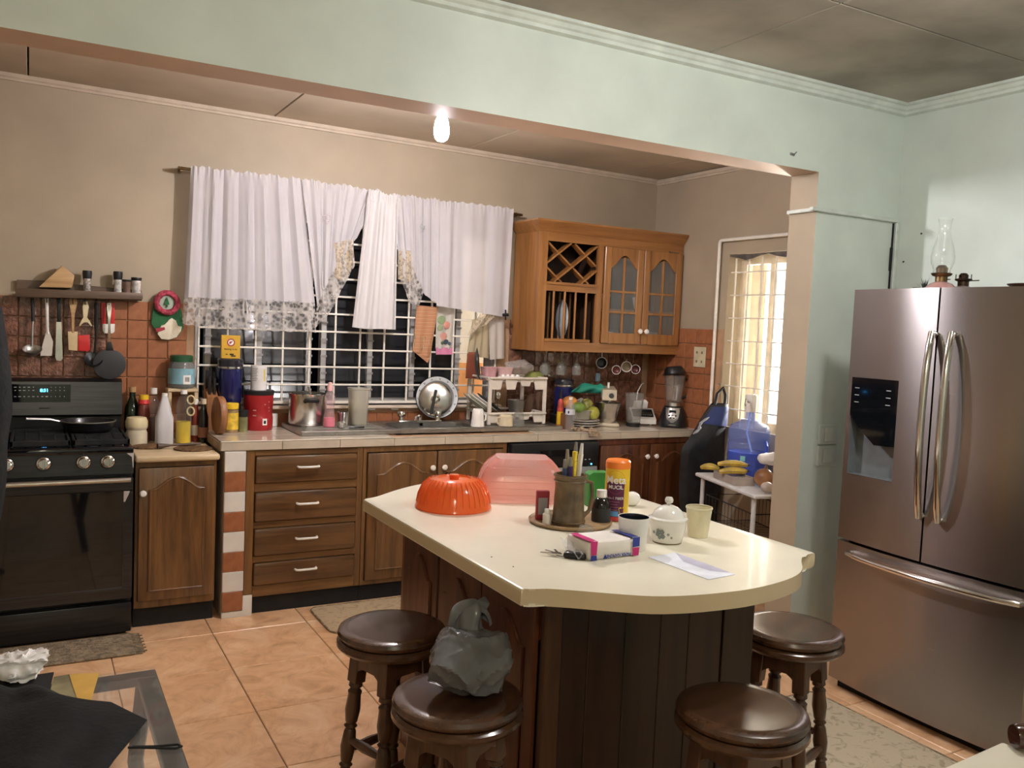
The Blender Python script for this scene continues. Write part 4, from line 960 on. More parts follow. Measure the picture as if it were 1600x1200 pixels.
obj('blade', slab([(165+6*0, 546)]+[(171+26*math.cos(a), 569+23.5*math.sin(a)) for a in [(-110+i*(360-40)/22*-1)*PI/180 for i in range(23)]][:0]+[(171+26*math.cos(a), 569+23.5*math.sin(a)) for a in [(-65+i*310/22)*PI/180 for i in range(23)]], yb_, .006, .001), mat('nylon_black', (.035, .037, .040), .55), t)
# pot holders beside the window
t = thing('pot_holder', 'green quilted pot holder with a white goose, hanging left of the curtain', 'pot holder')
yp = 4.972
obj('pad', slab([(240, 472), (250, 466), (272, 468), (284, 486), (287, 512), (278, 526), (248, 524), (236, 506)], yp+.004, .012, .003), mat('green_quilt', (.03, .13, .05), .9, bump=.3), t)
obj('goose', slab([(249, 513), (252, 508), (258, 508), (263, 500), (268, 497), (275, 501), (277, 510), (284, 510), (283, 517), (276, 527), (264, 531), (252, 530), (246, 522)], yp-.008, .010, .003), mat('goose_white', (.72, .66, .52), .85, bump=.2), t)
obj('ribbon', slab([(243, 513), (257, 511), (258, 515), (250, 518), (244, 519)], yp-.012, .006), mat('dark_red_cloth', (.32, .03, .05), .8), t)
t = thing('wreath_holder', 'round crocheted red wreath pot holder with green tree centre', 'pot holder')
c = ony(261, 473, yp-.014); bm = B(); tube(bm, [(c.x+.052*math.cos(a), c.y, c.z+.052*math.sin(a)) for a in [2*PI*i/28 for i in range(28)]], .0155, 10, True); obj('ring', crumple(bm, .004, 4, 60), mat('crochet_red', (.36, .05, .08), .9, var=.25, scale=60, bump=.6, bscale=90), t)
bm = B(); lathe(bm, [(0, 0), (.045, 0), (.045, .006), (0, .006)], 24); xf(bm, mv(c.x, c.y+.008, c.z) @ rotx(PI/2)); obj('centre', bm, mat('mint_crochet', (.35, .42, .34), .9), t)
obj('tree', slab([(261, 464), (265, 476), (262, 476), (262, 480), (260, 480), (260, 476), (256.5, 476)], yp-.020, .006), mat('green_quilt', (.03, .13, .05)), t)
# ================================================================== ON THE SMALL CABINET
zt = .845
jar('cream_jar', 'squat cream jar with wide pale lid at the stove edge', 'jar', 213, 694, zt, [('body', [(0, 0), (15, 0), (16, 3), (16, 18), (14, 23), (16, 26), (16, 28), (0, 28)], mat('ivory_jar', (.66, .58, .42), .4)), ('lid', [(0, 28), (16.5, 28), (16.5, 36), (14, 42), (10, 43), (0, 43)], cream)])
jar('oil_flask', 'dark green glass bottle with a cork beside the stove', 'bottle', 206, 690, zt, [('body', [(0, 0), (11.5, 0), (11.5, 40), (10.5, 52), (6, 64), (4.5, 68), (4.5, 76), (0, 76)], mat('dark_green_glass', (.010, .018, .008), .1, coat=.4)), ('cork', [(0, 76), (5, 76), (5, 84), (0, 84)], lightwood)], Y=4.935)
jar('sauce_bottle', 'reddish sauce bottle with yellow cap behind the cream jar', 'bottle', 224, 690, zt, [('body', [(0, 0), (9, 0), (9, 45), (8, 55), (6, 62), (6, 66), (0, 66)], mat('red_brown_sauce', (.16, .035, .025), .2, coat=.3)), ('collar', [(6.5, 58), (8.5, 60), (7, 66), (6.2, 66)], brightred), ('cap', [(0, 66), (7, 66), (7, 73), (0, 73)], yellow)], Y=4.885)
jar('vanilla_bottle', 'clear bottle of brown liquid with white cap left of the vinegar', 'bottle', 239, 690, zt, [('body', [(0, 0), (9.5, 0), (9.5, 50), (8, 60), (4.5, 68), (4.5, 73), (0, 73)], glassc), ('contents', [(0, 1), (8.8, 1), (8.8, 36), (0, 36)], mat('brown_liquid', (.09, .035, .02), .2)), ('cap', [(0, 73), (5.2, 73), (5.2, 82), (0, 82)], white)], Y=4.92)
jar('vinegar_jug', 'tapering milky white plastic jug on the small cabinet', 'jug', 256, 694, zt, [('body', [(0, 0), (12.5, 0), (13, 2), (13, 42), (11, 48), (4.5, 74), (4, 76), (0, 76)], milk, .35), ('cap', [(0, 76), (4.6, 76), (4.2, 80), (0, 80)], white)], seg=32)
o, s = jar('oil_bottle', 'ribbed clear bottle part filled with yellow cooking oil', 'bottle', 286, 692, zt, [('body', [(0, 0), (12, 0), (12, 4), (11.3, 8), (12, 14), (12, 38), (10, 46), (11, 52), (11, 58), (8, 68), (5, 74), (4.5, 77), (0, 77)], glassc), ('oil', [(0, 1), (10.8, 1), (10.8, 34), (0, 34)], mat('yellow_oil', (.72, .52, .04), .15)), ('cap', [(0, 77), (5.2, 77), (4.8, 83), (0, 83)], white)])
for dz_ in (50, 68):
    bm = B(); tube(bm, [((11+5.5*math.cos(a))*s, 0, (dz_+6.5*math.sin(a))*s) for a in [2*PI*i/16 for i in range(16)]], 1.3*s, 6, True); obj('ring_handle', xf(bm, rotz(-.5)), cream, o)
# little wooden stand and the blue labelled jar
P = ony(284, 640, 4.90); t = thing('jar_stand', 'small pale wooden stand behind the oil bottle', 'stand', (P.x, 4.915, zt))
hs = ony(284, 606, 4.91).z-zt
bm = B(); box(bm, -.078, -.06, hs-.018, .078, .06, hs, .003, 1); obj('top', bm, butcher, t)
for sx in (-1, 1):
    bm = B(); box(bm, sx*.066-.009, -.055, 0, sx*.066+.009, .055, hs-.018, .002, 1); obj('side', bm, butcher, t)
o, s = jar('snack_jar', 'wide jar with blue label and dark green lid on the wooden stand', 'jar', 283, 605, zt+hs, [('body', [(0, 0), (18, 0), (19.5, 3), (19.5, 36), (16, 42), (0, 42)], clear('blue_grey_plastic', (.42, .45, .45), .30, .12)), ('lid', [(0, 41), (17, 41), (17, 50), (15.5, 51), (0, 51)], dgreen)], Y=4.91)
a0 = face(o.location); s_ = s
bm = patch_cyl(19.9*s, 7*s, 31*s, a0-1.35, a0+1.3); obj('label', bm, mat('blue_label', (.22, .42, .50), .5, var=.15), o)
bm = patch_cyl(20.2*s, 7*s, 21*s, a0+.15, a0+.75, 6); obj('barcode_patch', bm, paper, o)
bm = B()
for i in range(7):
    q = patch_cyl(20.4*s, 11*s, 18*s, a0+.28+.05*i, a0+.305+.05*i, 2); me_ = bpy.data.meshes.new('q'); q.to_mesh(me_); bm.from_mesh(me_); bpy.data.meshes.remove(me_); q.free()
obj('barcode', bm, ink, o)
jar('hot_sauce', 'small red sauce bottle with white cap right of the oil', 'bottle', 305, 690, zt, [('body', [(0, 0), (6.5, 0), (6.5, 38), (3.5, 52), (3, 58), (0, 58)], mat('red_sauce', (.22, .03, .02), .2, coat=.3)), ('label', [(6.7, 10), (6.8, 10), (6.8, 26), (6.7, 26)], mat('pale_label', (.55, .48, .42), .6)), ('cap', [(0, 58), (3.6, 58), (3.6, 66), (0, 66)], white)], Y=4.84)
jar('soy_bottle', 'dark sauce bottle with brown label at the right of the small cabinet', 'bottle', 317, 689, zt, [('body', [(0, 0), (7.5, 0), (7.5, 40), (4, 54), (3.4, 60), (0, 60)], mat('black_glass_bottle', (.010, .007, .006), .1, coat=.3)), ('label', [(7.7, 8), (7.8, 8), (7.8, 24), (7.7, 24)], mat('brown_label', (.25, .10, .06), .6)), ('cap', [(0, 60), (4.2, 60), (4.2, 68), (0, 68)], mat('cream_cap', (.60, .50, .36), .5))], Y=4.80)
# woven trivets and spoon
trm = mat('woven_straw', (.16, .085, .035), .8, var=.35, scale=60, bump=.7, bscale=120)
for px, py, r, lab in ((232, 699, .075, 'dark round woven trivet near the stove'), (302, 702, .090, 'round woven straw trivet at the front of the small cabinet')):
    P = onz(px, py, zt); P.y = max(P.y, 4.50); bm = B(); lathe(bm, [(0, 0), (r, 0), (r+.004, .004), (r, .008), (r*.8, .006), (r*.6, .008), (r*.3, .006), (0, .008)], 30)
    tag(obj('trivet', bm, trm, loc=(P.x, P.y, zt+.0005)), lab, 'trivet')
a, b = onz(246, 697, zt+.016), onz(312, 693, zt+.016); b = a+(b-a).normalized()*.22
bm = B(); tube(bm, [a+Vector((0, 0, 0)), a.lerp(b, .3), b], [.014, .006, .006], 8); tag(obj('wooden_spoon', bm, shelfw), 'dark wooden spoon lying across the two trivets', 'spoon')
# ================================================================== COUNTER, LEFT OF THE SINK
P = Vector((.872, 4.70, CT))
t = thing('chopping_block', 'thick rounded wooden chopping board standing on edge at the counter end', 'board', P, .15)
bm = B(); prism(bm, [(.05*math.cos(a)*1.6, .10+.10*math.sin(a)) for a in [2*PI*i/24 for i in range(24)]], -.019, .019, 'yz', .006); obj('board', bm, wood('red_board', (.20, .075, .025), (.34, .15, .055), .5, 'z', .1), t)
t = thing('knife_rack', 'slanted wooden knife block with black handled knives behind the blue canister', 'knife block', (.862, 4.900, CT), .05)
bm = B(); prism(bm, [(-.045, 0), (.045, 0), (.045, .25), (-.045, .18)], -.030, .030, 'yz', .004); obj('block', bm, wood('red_board', (.20, .075, .025), (.34, .15, .055)), t)
for i, (x, h, dy) in enumerate(((-.020, .13, .02), (.0, .15, .02), (.020, .12, .02), (-.012, .09, -.02), (.012, .08, -.02))):
    bm = B(); box(bm, x-.007, dy-.010, .19, x+.007, dy+.010, .22+h*.8, .003, 1); obj('knife_handle', bm, black, t)
t2, s = jar('canister', 'tall navy blue canister with clamp lid under the yellow box', 'canister', 358, 640, 0, [('body', [(0, 42), (16, 42), (17.5, 45), (17.5, 96), (0, 96)], navy), ('foot', [(0, 0), (17, 0), (17.5, 2), (17.5, 38), (16, 42), (0, 42)], mat('black_tin', (.012, .012, .016), .35)), ('ring', [(17.5, 95), (18.6, 96), (18.6, 99), (17.5, 100)], chrome), ('lid', [(0, 99), (19, 99), (19.5, 103), (19.5, 109), (17.5, 111), (0, 111)], mat('dark_lid', (.02, .02, .03), .2, coat=.3))], loc=(ony(358, 668, 4.885).x, 4.885, CT))
zl = CT+111*s
P = Vector((ony(360, 540, 4.885).x, 4.885, zl+.0005)); s = mpp(P)
t = thing('baking_soda_box', 'yellow cardboard box of baking soda standing on the navy canister', 'box', P, -.05)
bm = B(); cbox(bm, (0, 0, 18*s), (28*s, 10*s, 36*s), .001, 1); obj('carton', bm, mat('yellow_card', (.62, .36, .03), .6, var=.05), t)
yy = -5.2*s
flat = lambda cx, cz, y=yy: (lambda u, v: (cx*s+u, y, cz*s+v))
bm = B(); lathe(bm, [(0, 0), (6*s, 0), (6*s, .0006), (0, .0006)], 24); xf(bm, mv(0, yy, 25*s) @ rotx(PI/2)); obj('round_emblem', bm, mat('emblem_red', (.35, .04, .05), .6), t)
bm = B(); lathe(bm, [(0, 0), (4.2*s, 0), (4.2*s, .0006), (0, .0006)], 24); xf(bm, mv(0, yy-.0006, 25*s) @ rotx(PI/2)); obj('emblem_field', bm, paper, t)
bm = B(); slab_pts = [(-2.6, 22.5), (-.5, 23), (2.5, 26.5), (1.5, 27.5), (-.2, 26), (-1.5, 27), (-2.6, 25.5)]; prism(bm, [(a*s, b*s) for a, b in slab_pts], yy-.0024, yy-.0018, 'xz'); obj('emblem_arm', bm, mat('emblem_red', (.35, .04, .05)), t)
obj('lettering', text_bm('Baking Soda', 2.9*s, flat(0, 14.5, yy-.0006)), ink, t, smooth=0)
bm = B(); [cbox(bm, (a*s, yy-.0006, b*s), (w_*s, .0004, h*s)) for a, b, w_, h in ((1.5, 6.5, 6, 2.2), (4, 4, 7, 2), (-6, 6.5, 3, 1.2))]; obj('small_print', bm, ink, t)
o, s = jar('seasoning_jar', 'yellow capped seasoning jar with yellow label in front of the canister', 'jar', 361, 673, CT, [('body', [(0, 0), (10, 0), (10.5, 2), (10.5, 36), (0, 36)], mat('seasoning_brown', (.30, .20, .10), .5)), ('label', [(10.7, 5), (10.8, 5), (10.8, 31), (10.7, 31)], mat('yellow_label', (.70, .48, .05), .5, var=.2, scale=30)), ('cap', [(0, 37), (10.8, 37), (10.8, 45), (10, 46), (0, 46)], yellow)], Y=4.765)
jar('herb_jar', 'small herb jar with black lid between yellow jar and red can', 'jar', 379, 671, CT, [('body', [(0, 0), (7.5, 0), (7.5, 24), (0, 24)], mat('herb_green', (.20, .20, .09), .4, var=.2)), ('lid', [(0, 24), (8.2, 24), (8.2, 34), (0, 34)], blackm)], Y=4.775)
o, s = jar('coffee_can', 'large red plastic coffee can with black lid', 'can', 403, 670, CT, [('body', [(0, 0), (21, 0), (22, 2), (22, 20), (21.2, 22), (21.2, 34), (22, 36), (22.5, 55), (0, 55)], red), ('lid', [(0, 55), (23, 55), (23.2, 57), (23.2, 61), (22, 62), (0, 62)], black)], Y=4.865, seg=32)
a0 = face(o.location)
bm = patch_cyl(22.6*s, 9*s, 19*s, a0+.30, a0+.62, 5); obj('white_panel', bm, paper, o)
bm = patch_cyl(22.8*s, 11*s, 16*s, a0+.38, a0+.54, 4); obj('panel_mark', bm, ink, o)
for zq, aq, wd in ((31, -.25, .22), (23, -.25, .24), (40, .45, .12), (44, .75, .10), (30, .78, .10), (35, .75, .09), (17, .76, .05)):
    bm = patch_cyl(22.7*s, zq*s, (zq+1.7)*s, a0+aq-wd/2, a0+aq+wd/2, 4); obj('print_line', bm, mat('faded_print', (.55, .25, .22), .6), o)
ztop = CT+62*s
o, s = jar('powder_tin', 'white cylindrical tin with grey print on the red coffee can', 'tin', 403, 608, 0, [('body', [(0, 0), (12.2, 0), (12.2, 37), (11.8, 38), (0, 38)], mat('white_tin', (.66, .65, .64), .35))], loc=(o.location.x-.002, 4.865, ztop))
a0 = face(o.location)
for i in range(8):
    bm = patch_cyl(12.4*s, (33-2.6*i)*s, (34-2.6*i)*s, a0-1.0, a0-.15-.1*(i % 2), 4); obj('print_line', bm, mat('grey_print', (.25, .25, .25), .6), o)
bm = patch_cyl(12.4*s, 14*s, 33*s, a0+.62, a0+.85, 3); obj('yellow_stripe', bm, mat('pale_yellow_print', (.65, .55, .10), .6), o)
P = ony(428, 665, 4.975); bm = B(); box(bm, -.020, -.012, 0, .020, .008, .075, .004, 1); tag(obj('socket_box', bm, white, loc=(P.x, 4.976, CT+.0005)), 'small white plastic box against tiles right of the red can', 'box')
# ================================================================== SINK
t = thing('sink_unit', 'stainless steel sink with wide draining boards set on the worktop', 'sink', (0, 0, 0))
kx0, kx1, ky0, ky1, kz_ = 1.262, 2.905, 4.535, 4.955, .926
bx0, bx1, by0, by1 = 1.83, 2.33, 4.60, 4.84
bm = B()
box(bm, kx0, ky0, CT, bx0, ky1, kz_, .004, 1); box(bm, bx1, ky0, CT, kx1, ky1, kz_, .004, 1); box(bm, bx0-.004, ky0, CT, bx1+.004, by0, kz_, .003, 1); box(bm, bx0-.004, by1, CT, bx1+.004, ky1, kz_, .003, 1)
obj('deck', bm, dsteel, t)
bm = B()
for a in range(1): 
    pr = [(0, .76), (.11, .76), (.118, .775), (.118, kz_+.002), (.124, kz_+.003)]
    lathe(bm, [(r, z) for r, z in pr], 40, (0, 0, 0), sq=.6)
    for v in bm.verts: v.co.x = (bx0+bx1)/2+v.co.x*(bx1-bx0)/.236; v.co.y = (by0+by1)/2+v.co.y*(by1-by0)/.236
obj('bowl', bm, dsteel, t)
for i in range(6):
    for xa, xb in ((1.34, 1.76), (2.42, 2.84)):
        bm = B(); box(bm, xa, 4.60+.055*i, kz_-.001, xb, 4.608+.055*i, kz_+.0025, .001, 1); obj('drain_ridge', bm, dsteel, t)
for px in (526, 750, 820):
    p = ony(px, 677, ky0); bm = B(); ball(bm, (p.x, ky0-.001, .908), .005, (1, .5, 1), 1); obj('rivet', bm, steel, t)
# faucet
f = thing('mixer_tap', 'low chrome bridge tap with two knobs behind the sink bowl', 'tap', (0, 0, 0))
y_ = 4.862; a = ony(627, 650, y_).x; b = ony(684, 650, y_).x; m_ = (a+b)/2
bm = B(); box(bm, a-.02, y_-.022, kz_, b+.02, y_+.022, kz_+.012, .005); obj('base_plate', bm, chrome, f)
for x in (a, b):
    bm = B(); lathe(bm, [(0, 0), (.018, 0), (.016, .02), (.024, .026), (.026, .045), (.022, .052), (0, .054)], 14, (x, y_, kz_+.012)); obj('knob', bm, chrome, f)
bm = B(); lathe(bm, [(0, 0), (.016, 0), (.015, .03), (0, .03)], 14, (m_, y_, kz_+.012)); obj('spout_base', bm, chrome, f)
bm = B(); tube(bm, [(m_, y_, kz_+.035), (m_-.03, y_-.06, kz_+.045), (m_-.09, y_-.15, kz_+.042), (m_-.098, y_-.165, kz_+.024)], [.011, .010, .009, .009], 10); obj('spout', bm, chrome, f)
for px in (580, 616):
    p = ony(px, 646, 4.978); bm = B(); cbox(bm, (0, 0, 0), (.045, .012, .012), .003, 1); tag(obj('soap_sliver', bm, white, loc=(p.x, 4.972, WZ0-.024)), 'small white strip on the tiles %s' % ('beside the frosted jug' if px == 580 else 'left of the leaning steel basin'), 'strip')
# things on the left draining board
kd = kz_+.003
o, s = jar('stock_pot', 'steel stock pot with black handle on the left draining board', 'pot', 480, 661, kd, [('body', [(0, 0), (27, 0), (29, 3), (29, 47), (30, 48), (28.2, 48), (28, 4), (0, 3)], steel), ('rim', [(28.5, 46), (31, 46.5), (31, 48.5), (28.5, 49)], chrome)], Y=4.83, seg=36)
a0 = face(o.location)
for da in (.18, PI+.18):
    bm = B(); tube(bm, [(29*s, -9*s, 38*s), (33*s, -9*s, 40*s), (35*s, -5*s, 40*s), (35*s, 5*s, 40*s), (33*s, 9*s, 40*s), (29*s, 9*s, 38*s)], 3.4*s, 8); obj('handle', xf(bm, rotz(a0+da)), black, o)
bm = B(); tube(bm, [(8*s, 4*s, 30*s), (3*s, 8*s, 58*s)], 2.2*s, 6); obj('ladle_stub', bm, dsteel, o)
o, s = jar('dish_soap', 'pink dish soap in a waisted clear squeeze bottle', 'bottle', 514, 667, kd, [('body', [(0, 0), (9, 0), (9.5, 3), (9, 14), (7.5, 22), (7, 30), (8.5, 40), (8.5, 47), (5, 54), (3.5, 56), (0, 56)], clear('pink_clear', (.88, .68, .70), .18, .1)), ('soap', [(0, .5), (8.8, .5), (9.2, 3), (8.7, 14), (0, 14.5)], pinkp), ('cap', [(0, 56), (4.5, 56), (5, 62), (3, 66), (3, 69), (0, 70)], mat('pale_pink_cap', (.72, .42, .42), .4))], Y=4.70)
jar('steel_cup', 'small polished steel cup beside the pink soap', 'cup', 536, 664, kd, [('body', [(0, 0), (8, 0), (8.3, 2), (8.6, 21), (9.2, 22), (8, 22), (7.8, 2), (0, 1.5)], chrome)], Y=4.72)
o, s = jar('plastic_jug', 'tall frosted plastic container with yellowish liquid on the draining board', 'container', 559, 664, kd, [('body', [(0, 0), (12, 0), (13, 2), (15, 55), (16, 56), (16, 58), (14.6, 58), (14, 54), (12.2, 3), (0, 2)], frost, .25), ('liquid', [(0, 2.2), (12.1, 2.2), (12.6, 17), (0, 17)], mat('pale_broth', (.40, .34, .16), .3), .25)], Y=4.76, seg=32)
P = onz(542, 668, kd); bm = B(); tube(bm, [(0, 0, .006), (.03, -.01, .008), (.085, .0, .006)], .005, 6); tag(obj('peeling_knife', bm, black, loc=(P.x, 4.60, kd)), 'black handled knife lying at the front of the draining board', 'knife')
bm = B(); ball(bm, (0, 0, .02), .028, (1.1, .8, .7), 2); tag(obj('wire_scourer', crumple(bm, .008, 6, 60), mat('scourer_wire', (.35, .33, .30), .35, .9, bump=.8), loc=(P.x-.045, 4.61, kd)), 'crumpled wire scourer beside the steel cup', 'scourer')
# enamel basin leaning behind the tap
yb_ = 4.90; c = ony(683, 621, yb_); s = mpp(c)
t = thing('enamel_basin', 'white enamel basin with dark flower rim leaning on the window bars', 'basin', c, 0, None, (PI/2-.10, 0, -.36))
en = mat('white_enamel', (.66, .69, .70), .15, coat=.5)
bm = B(); lathe(bm, [(0, -.065), (.060, -.065), (.085, -.055), (.105, -.004), (.128, .004), (.1305, .006), (.128, .009), (.104, .002), (.083, -.050), (0, -.060)], 44); obj('bowl', bm, en, t)
bm = B(); tube(bm, [(.1295*math.cos(a), .1295*math.sin(a), .0055) for a in [2*PI*i/44 for i in range(44)]], .0028, 6, True); obj('rim', bm, ink, t)
for i in range(14):
    a = 2*PI*i/14+.1; bm = B(); r_ = .116
    for q in range(3): ball(bm, (r_*math.cos(a)+.004*math.cos(q*2.1+i), r_*math.sin(a)+.004*math.sin(q*2.1+i), .0065), .0030, (1, 1, .4), 1)
    obj('flower_print', bm, mat('indigo_print', (.05, .05, .09), .5), t)
t = thing('steel_cover', 'large domed steel pot cover with knob standing inside the enamel basin', 'cover', c+Vector((-.022, -.024, -.008)), 0, None, (PI/2-.12, 0, -.36))
bm = B(); lathe(bm, [(0, .016), (.05, .013), (.085, .005), (.100, 0), (.103, .001), (.100, .004), (.086, .009), (.05, .017), (0, .020)], 40); obj('dome', bm, steel, t)
bm = B(); lathe(bm, [(0, .018), (.026, .019), (.028, .023), (.017, .027), (.013, .034), (.019, .040), (.012, .046), (0, .047)], 20); obj('knob', bm, chrome, t)
P = c+Vector((-.075, -.085, -.098)); bm = B(); tube(bm, [P, P+Vector((.02, .006, .09)), P+Vector((.034, .014, .150))], [.008, .009, .010], 8); tag(obj('brush_handle', bm, black), 'black brush handle leaning on the steel pot cover', 'brush')
# ================================================================== DISH RACK
rx0, rx1, ry0, ry1, rz0 = 2.428, 2.835, 4.630, 4.935, kd
rzt = ony(760, 589, ry0).z
t = thing('dish_rack', 'two-tier white plastic dish rack on the right draining board', 'dish rack', (0, 0, 0))
for x in (rx0+.01, rx1-.01):
    for y in (ry0+.01, ry1-.01):
        bm = B(); box(bm, x-.011, y-.009, rz0, x+.011, y+.009, rzt-.012, .003, 1); obj('post', bm, offwhite, t)
def tier(z, deep):
    n = 7; bm = B()
    for a, b in (((rx0, ry0), (rx1, ry0)), ((rx0, ry1), (rx1, ry1))): box(bm, a[0], a[1]-.008, z-.013, b[0], b[1]+.008, z, .003, 1)
    for x in (rx0, rx1): box(bm, x-.008, ry0+.008, z-.013, x+.008, ry1-.008, z, .003, 1)
    fr_ = obj('tier_frame', bm, offwhite, t)
    w_ = (rx1-rx0)/4
    for i in range(4):
        a, b = rx0+w_*i+.006, rx0+w_*(i+1)-.006; bm = B(); k_ = deep*(.85 if i != 2 else .6)
        po = [(a, z-.004), (b, z-.004), (b-.016, z-.004-k_), (a+.016, z-.004-k_)]
        prism(bm, po, ry0+.004, ry0+.012, 'xz'); obj('skirt', bm, offwhite, fr_)
    for i in range(n):
        y = ry0+.04+(ry1-ry0-.08)*i/(n-1); bm = B(); tube(bm, [(rx0, y, z-.008), (rx0+.04, y, z-.03), (rx1-.04, y, z-.03), (rx1, y, z-.008)], .004, 6); obj('slat', bm, offwhite, fr_)
tier(rzt, .085); tier(rz0+.075, .07)
zt1, zt2 = rzt-.026, rz0+.049
# on the top tier
ym = 4.74
def disc_up(name, label, cat, px, py, Y, r, th, m, yaw=0.0, lean=0.0, zmin=None):
    c = ony(px, py, Y)
    if zmin is not None: c.z = zmin+r*math.cos(lean)+.001
    bm = B(); lathe(bm, [(0, 0), (r*.62, 0), (r*.7, th*.3), (r, th*.85), (r*1.0, th), (r*.68, th*.45), (0, th*.35)], 36); xf(bm, rotz(yaw) @ rotx(PI/2+lean))
    return tag(obj(name, bm, m, loc=c), label, cat)
disc_up('skillet_lid', 'dark round plate standing upright at the left of the top rack', 'plate', 743, 562, 4.74, .098, .020, mat('dark_plate', (.035, .04, .035), .3), 1.05, -.12, zt1)
bm = B(); c = ony(740, 545, 4.86); po = [(-.045, 0), (.045, 0), (.040, .150), (.03, .165), (-.03, .165), (-.040, .150)]
prism(bm, po, -.008, .008, 'xz', .003); tag(obj('red_grater', bm, mat('brown_red_plastic', (.24, .07, .04), .4), loc=(c.x, 4.862, zt1)), 'brown red handled board standing behind the dark plate on the rack', 'board')
for nm, px, w_, h, col, lab, yq in (('storage_box', 764, .085, .075, (.55, .30, .31), 'dusty pink plastic box on the top rack, next to the dark plate', 4.75), ('storage_box', 787, .10, .072, (.62, .40, .38), 'pale pink plastic box on the top rack under the clear bag', 4.77)):
    c = ony(px, 570, yq); bm = B(); lathe(bm, [(0, 0), (w_*.42, 0), (w_*.5, h), (w_*.53, h), (w_*.53, h+.006), (0, h+.006)], 28, sq=.5); tag(obj(nm, bm, mat('pink_box_%d' % px, col, .4), loc=(c.x, yq, zt1)), lab, 'box')
c = ony(806, 560, 4.76); bm = B(); ball(bm, (0, 0, .048), .085, (1.25, .7, .52), 4); crumple(bm, .022, 11, 14); crumple(bm, .008, 12, 40)
for v in bm.verts: v.co.z = max(v.co.z, .002)
tag(obj('plastic_bag', bm, clear('bag_film', (.80, .76, .72), .22, .15), loc=(c.x+.045, 4.80, zt1+.03)), 'crumpled clear plastic bag on top of the dish rack', 'bag')
c = ony(800, 580, 4.68)
t2 = thing('egg_tray', 'white moulded tray at the front of the top rack', 'tray', (c.x, 4.70, zt1+.004))
bm = B(); box(bm, -.075, -.03, 0, .075, .03, .022, .006); obj('tray', bm, white, t2)
for i in range(4): bm = B(); lathe(bm, [(0, .022), (.014, .022), (.011, .034), (0, .036)], 10, (-.052+.035*i, 0, 0)); obj('cup_bump', bm, white, t2)
c = ony(838, 576, 4.78); bm = B(); lathe(bm, [(0, .052), (.035, .050), (.06, .030), (.072, 0), (.069, 0), (.055, .026), (0, .046)], 28); tag(obj('green_bowl', bm, mat('olive_plastic', (.20, .22, .06), .4), loc=(c.x, 4.80, zt1+.002)), 'olive green bowl upside down at the right of the top rack', 'bowl')
# on the lower tier
for i, (px, m_) in enumerate(((738, 'leaf'), (746, 'w'), (753, 'w'), (760, 'd'))):
    mm = {'leaf': mat('pale_green_china', (.50, .52, .42), .2, coat=.4), 'w': porc, 'd': mat('dark_plate', (.035, .04, .035))}[m_]
    c = ony(px, 630, 4.76)
    bm = B(); lathe(bm, [(0, 0), (.05, 0), (.06, .004), (.092, .014), (.093, .018), (.058, .009), (0, .007)], 32); xf(bm, rotz(-.25) @ roty(.62))
    tag(obj('plate', bm, mm, loc=(c.x+.025, 4.79, zt2+.062)), ['pale green rimmed plate, outermost of the leaning stack in the lower rack', 'white plate, second of the leaning stack in the lower rack', 'white plate, third of the leaning stack in the lower rack', 'dark plate, innermost of the leaning stack in the lower rack'][i], 'plate', 'plates in the lower rack')
c = ony(778, 635, 4.72); bm = B(); ball(bm, (0, 0, .125), .017, (1, .35, 1.5), 2); tube(bm, [(0, 0, .102), (.004, .012, .002)], .003, 6); tag(obj('spoon', bm, chrome, loc=(c.x, 4.72, zt2)), 'steel spoon standing upright in the lower rack', 'spoon')
jar('strainer', 'small steel strainer cup at the middle of the lower rack', 'strainer', 806, 640, 0, [('cup', [(0, 0), (9, 0), (13, 12), (14, 22), (12.8, 22), (12, 12), (0, 2)], dsteel)], loc=(ony(806, 640, 4.78).x, 4.78, zt2))
c = ony(833, 630, 4.80); bm = B(); prism(bm, [(-.07, 0), (.075, 0), (.09, .15), (-.045, .11)], -.006, .006, 'xz', .002); tag(obj('brown_tray', xf(bm, rotx(-.15)), mat('brown_glaze', (.10, .045, .028), .2, coat=.4), loc=(c.x, 4.80, zt2)), 'dark brown tray leaning in the lower rack', 'tray')
# in front of the rack
for nm, px, py, lab, parts in (('white_mug', 746, 665, 'white mug upside down at the front left of the rack', [('body', [(0, 28), (7, 28), (9, 25), (9.5, 15), (10.5, 4), (11, 0), (10, 0), (8.5, 15), (0, 26)], porc)]), ('cream_mug', 790, 664, 'cream mug upside down under the rack middle', [('body', [(0, 18), (8, 18), (11, 15), (12, 0), (11.2, 0), (10, 14), (0, 17)], mat('cream_china', (.68, .58, .40), .2, coat=.4))]), ('tumbler', 810, 663, 'ribbed clear tumbler upside down under the rack', [('body', [(0, 21), (7, 21), (10, 0), (9.4, 0), (6.5, 20), (0, 20)], smoke)])):
    o, s = jar(nm, lab, 'cup', px, py, kd, parts, Y=4.585)
    if nm == 'cream_mug':
        bm = B(); tube(bm, [(-11*s, 0, 13*s), (-16*s, 0, 12*s), (-17*s, 0, 7*s), (-13*s, 0, 3*s)], 1.6*s, 7); obj('handle', bm, mat('cream_china', (.68, .58, .40)), o)
    if nm == 'white_mug':
        bm = B(); tube(bm, [(9*s, 0, 20*s), (13*s, -2*s, 18*s), (13*s, -2*s, 10*s), (10*s, 0, 8*s)], 1.5*s, 7); obj('handle', bm, porc, o)
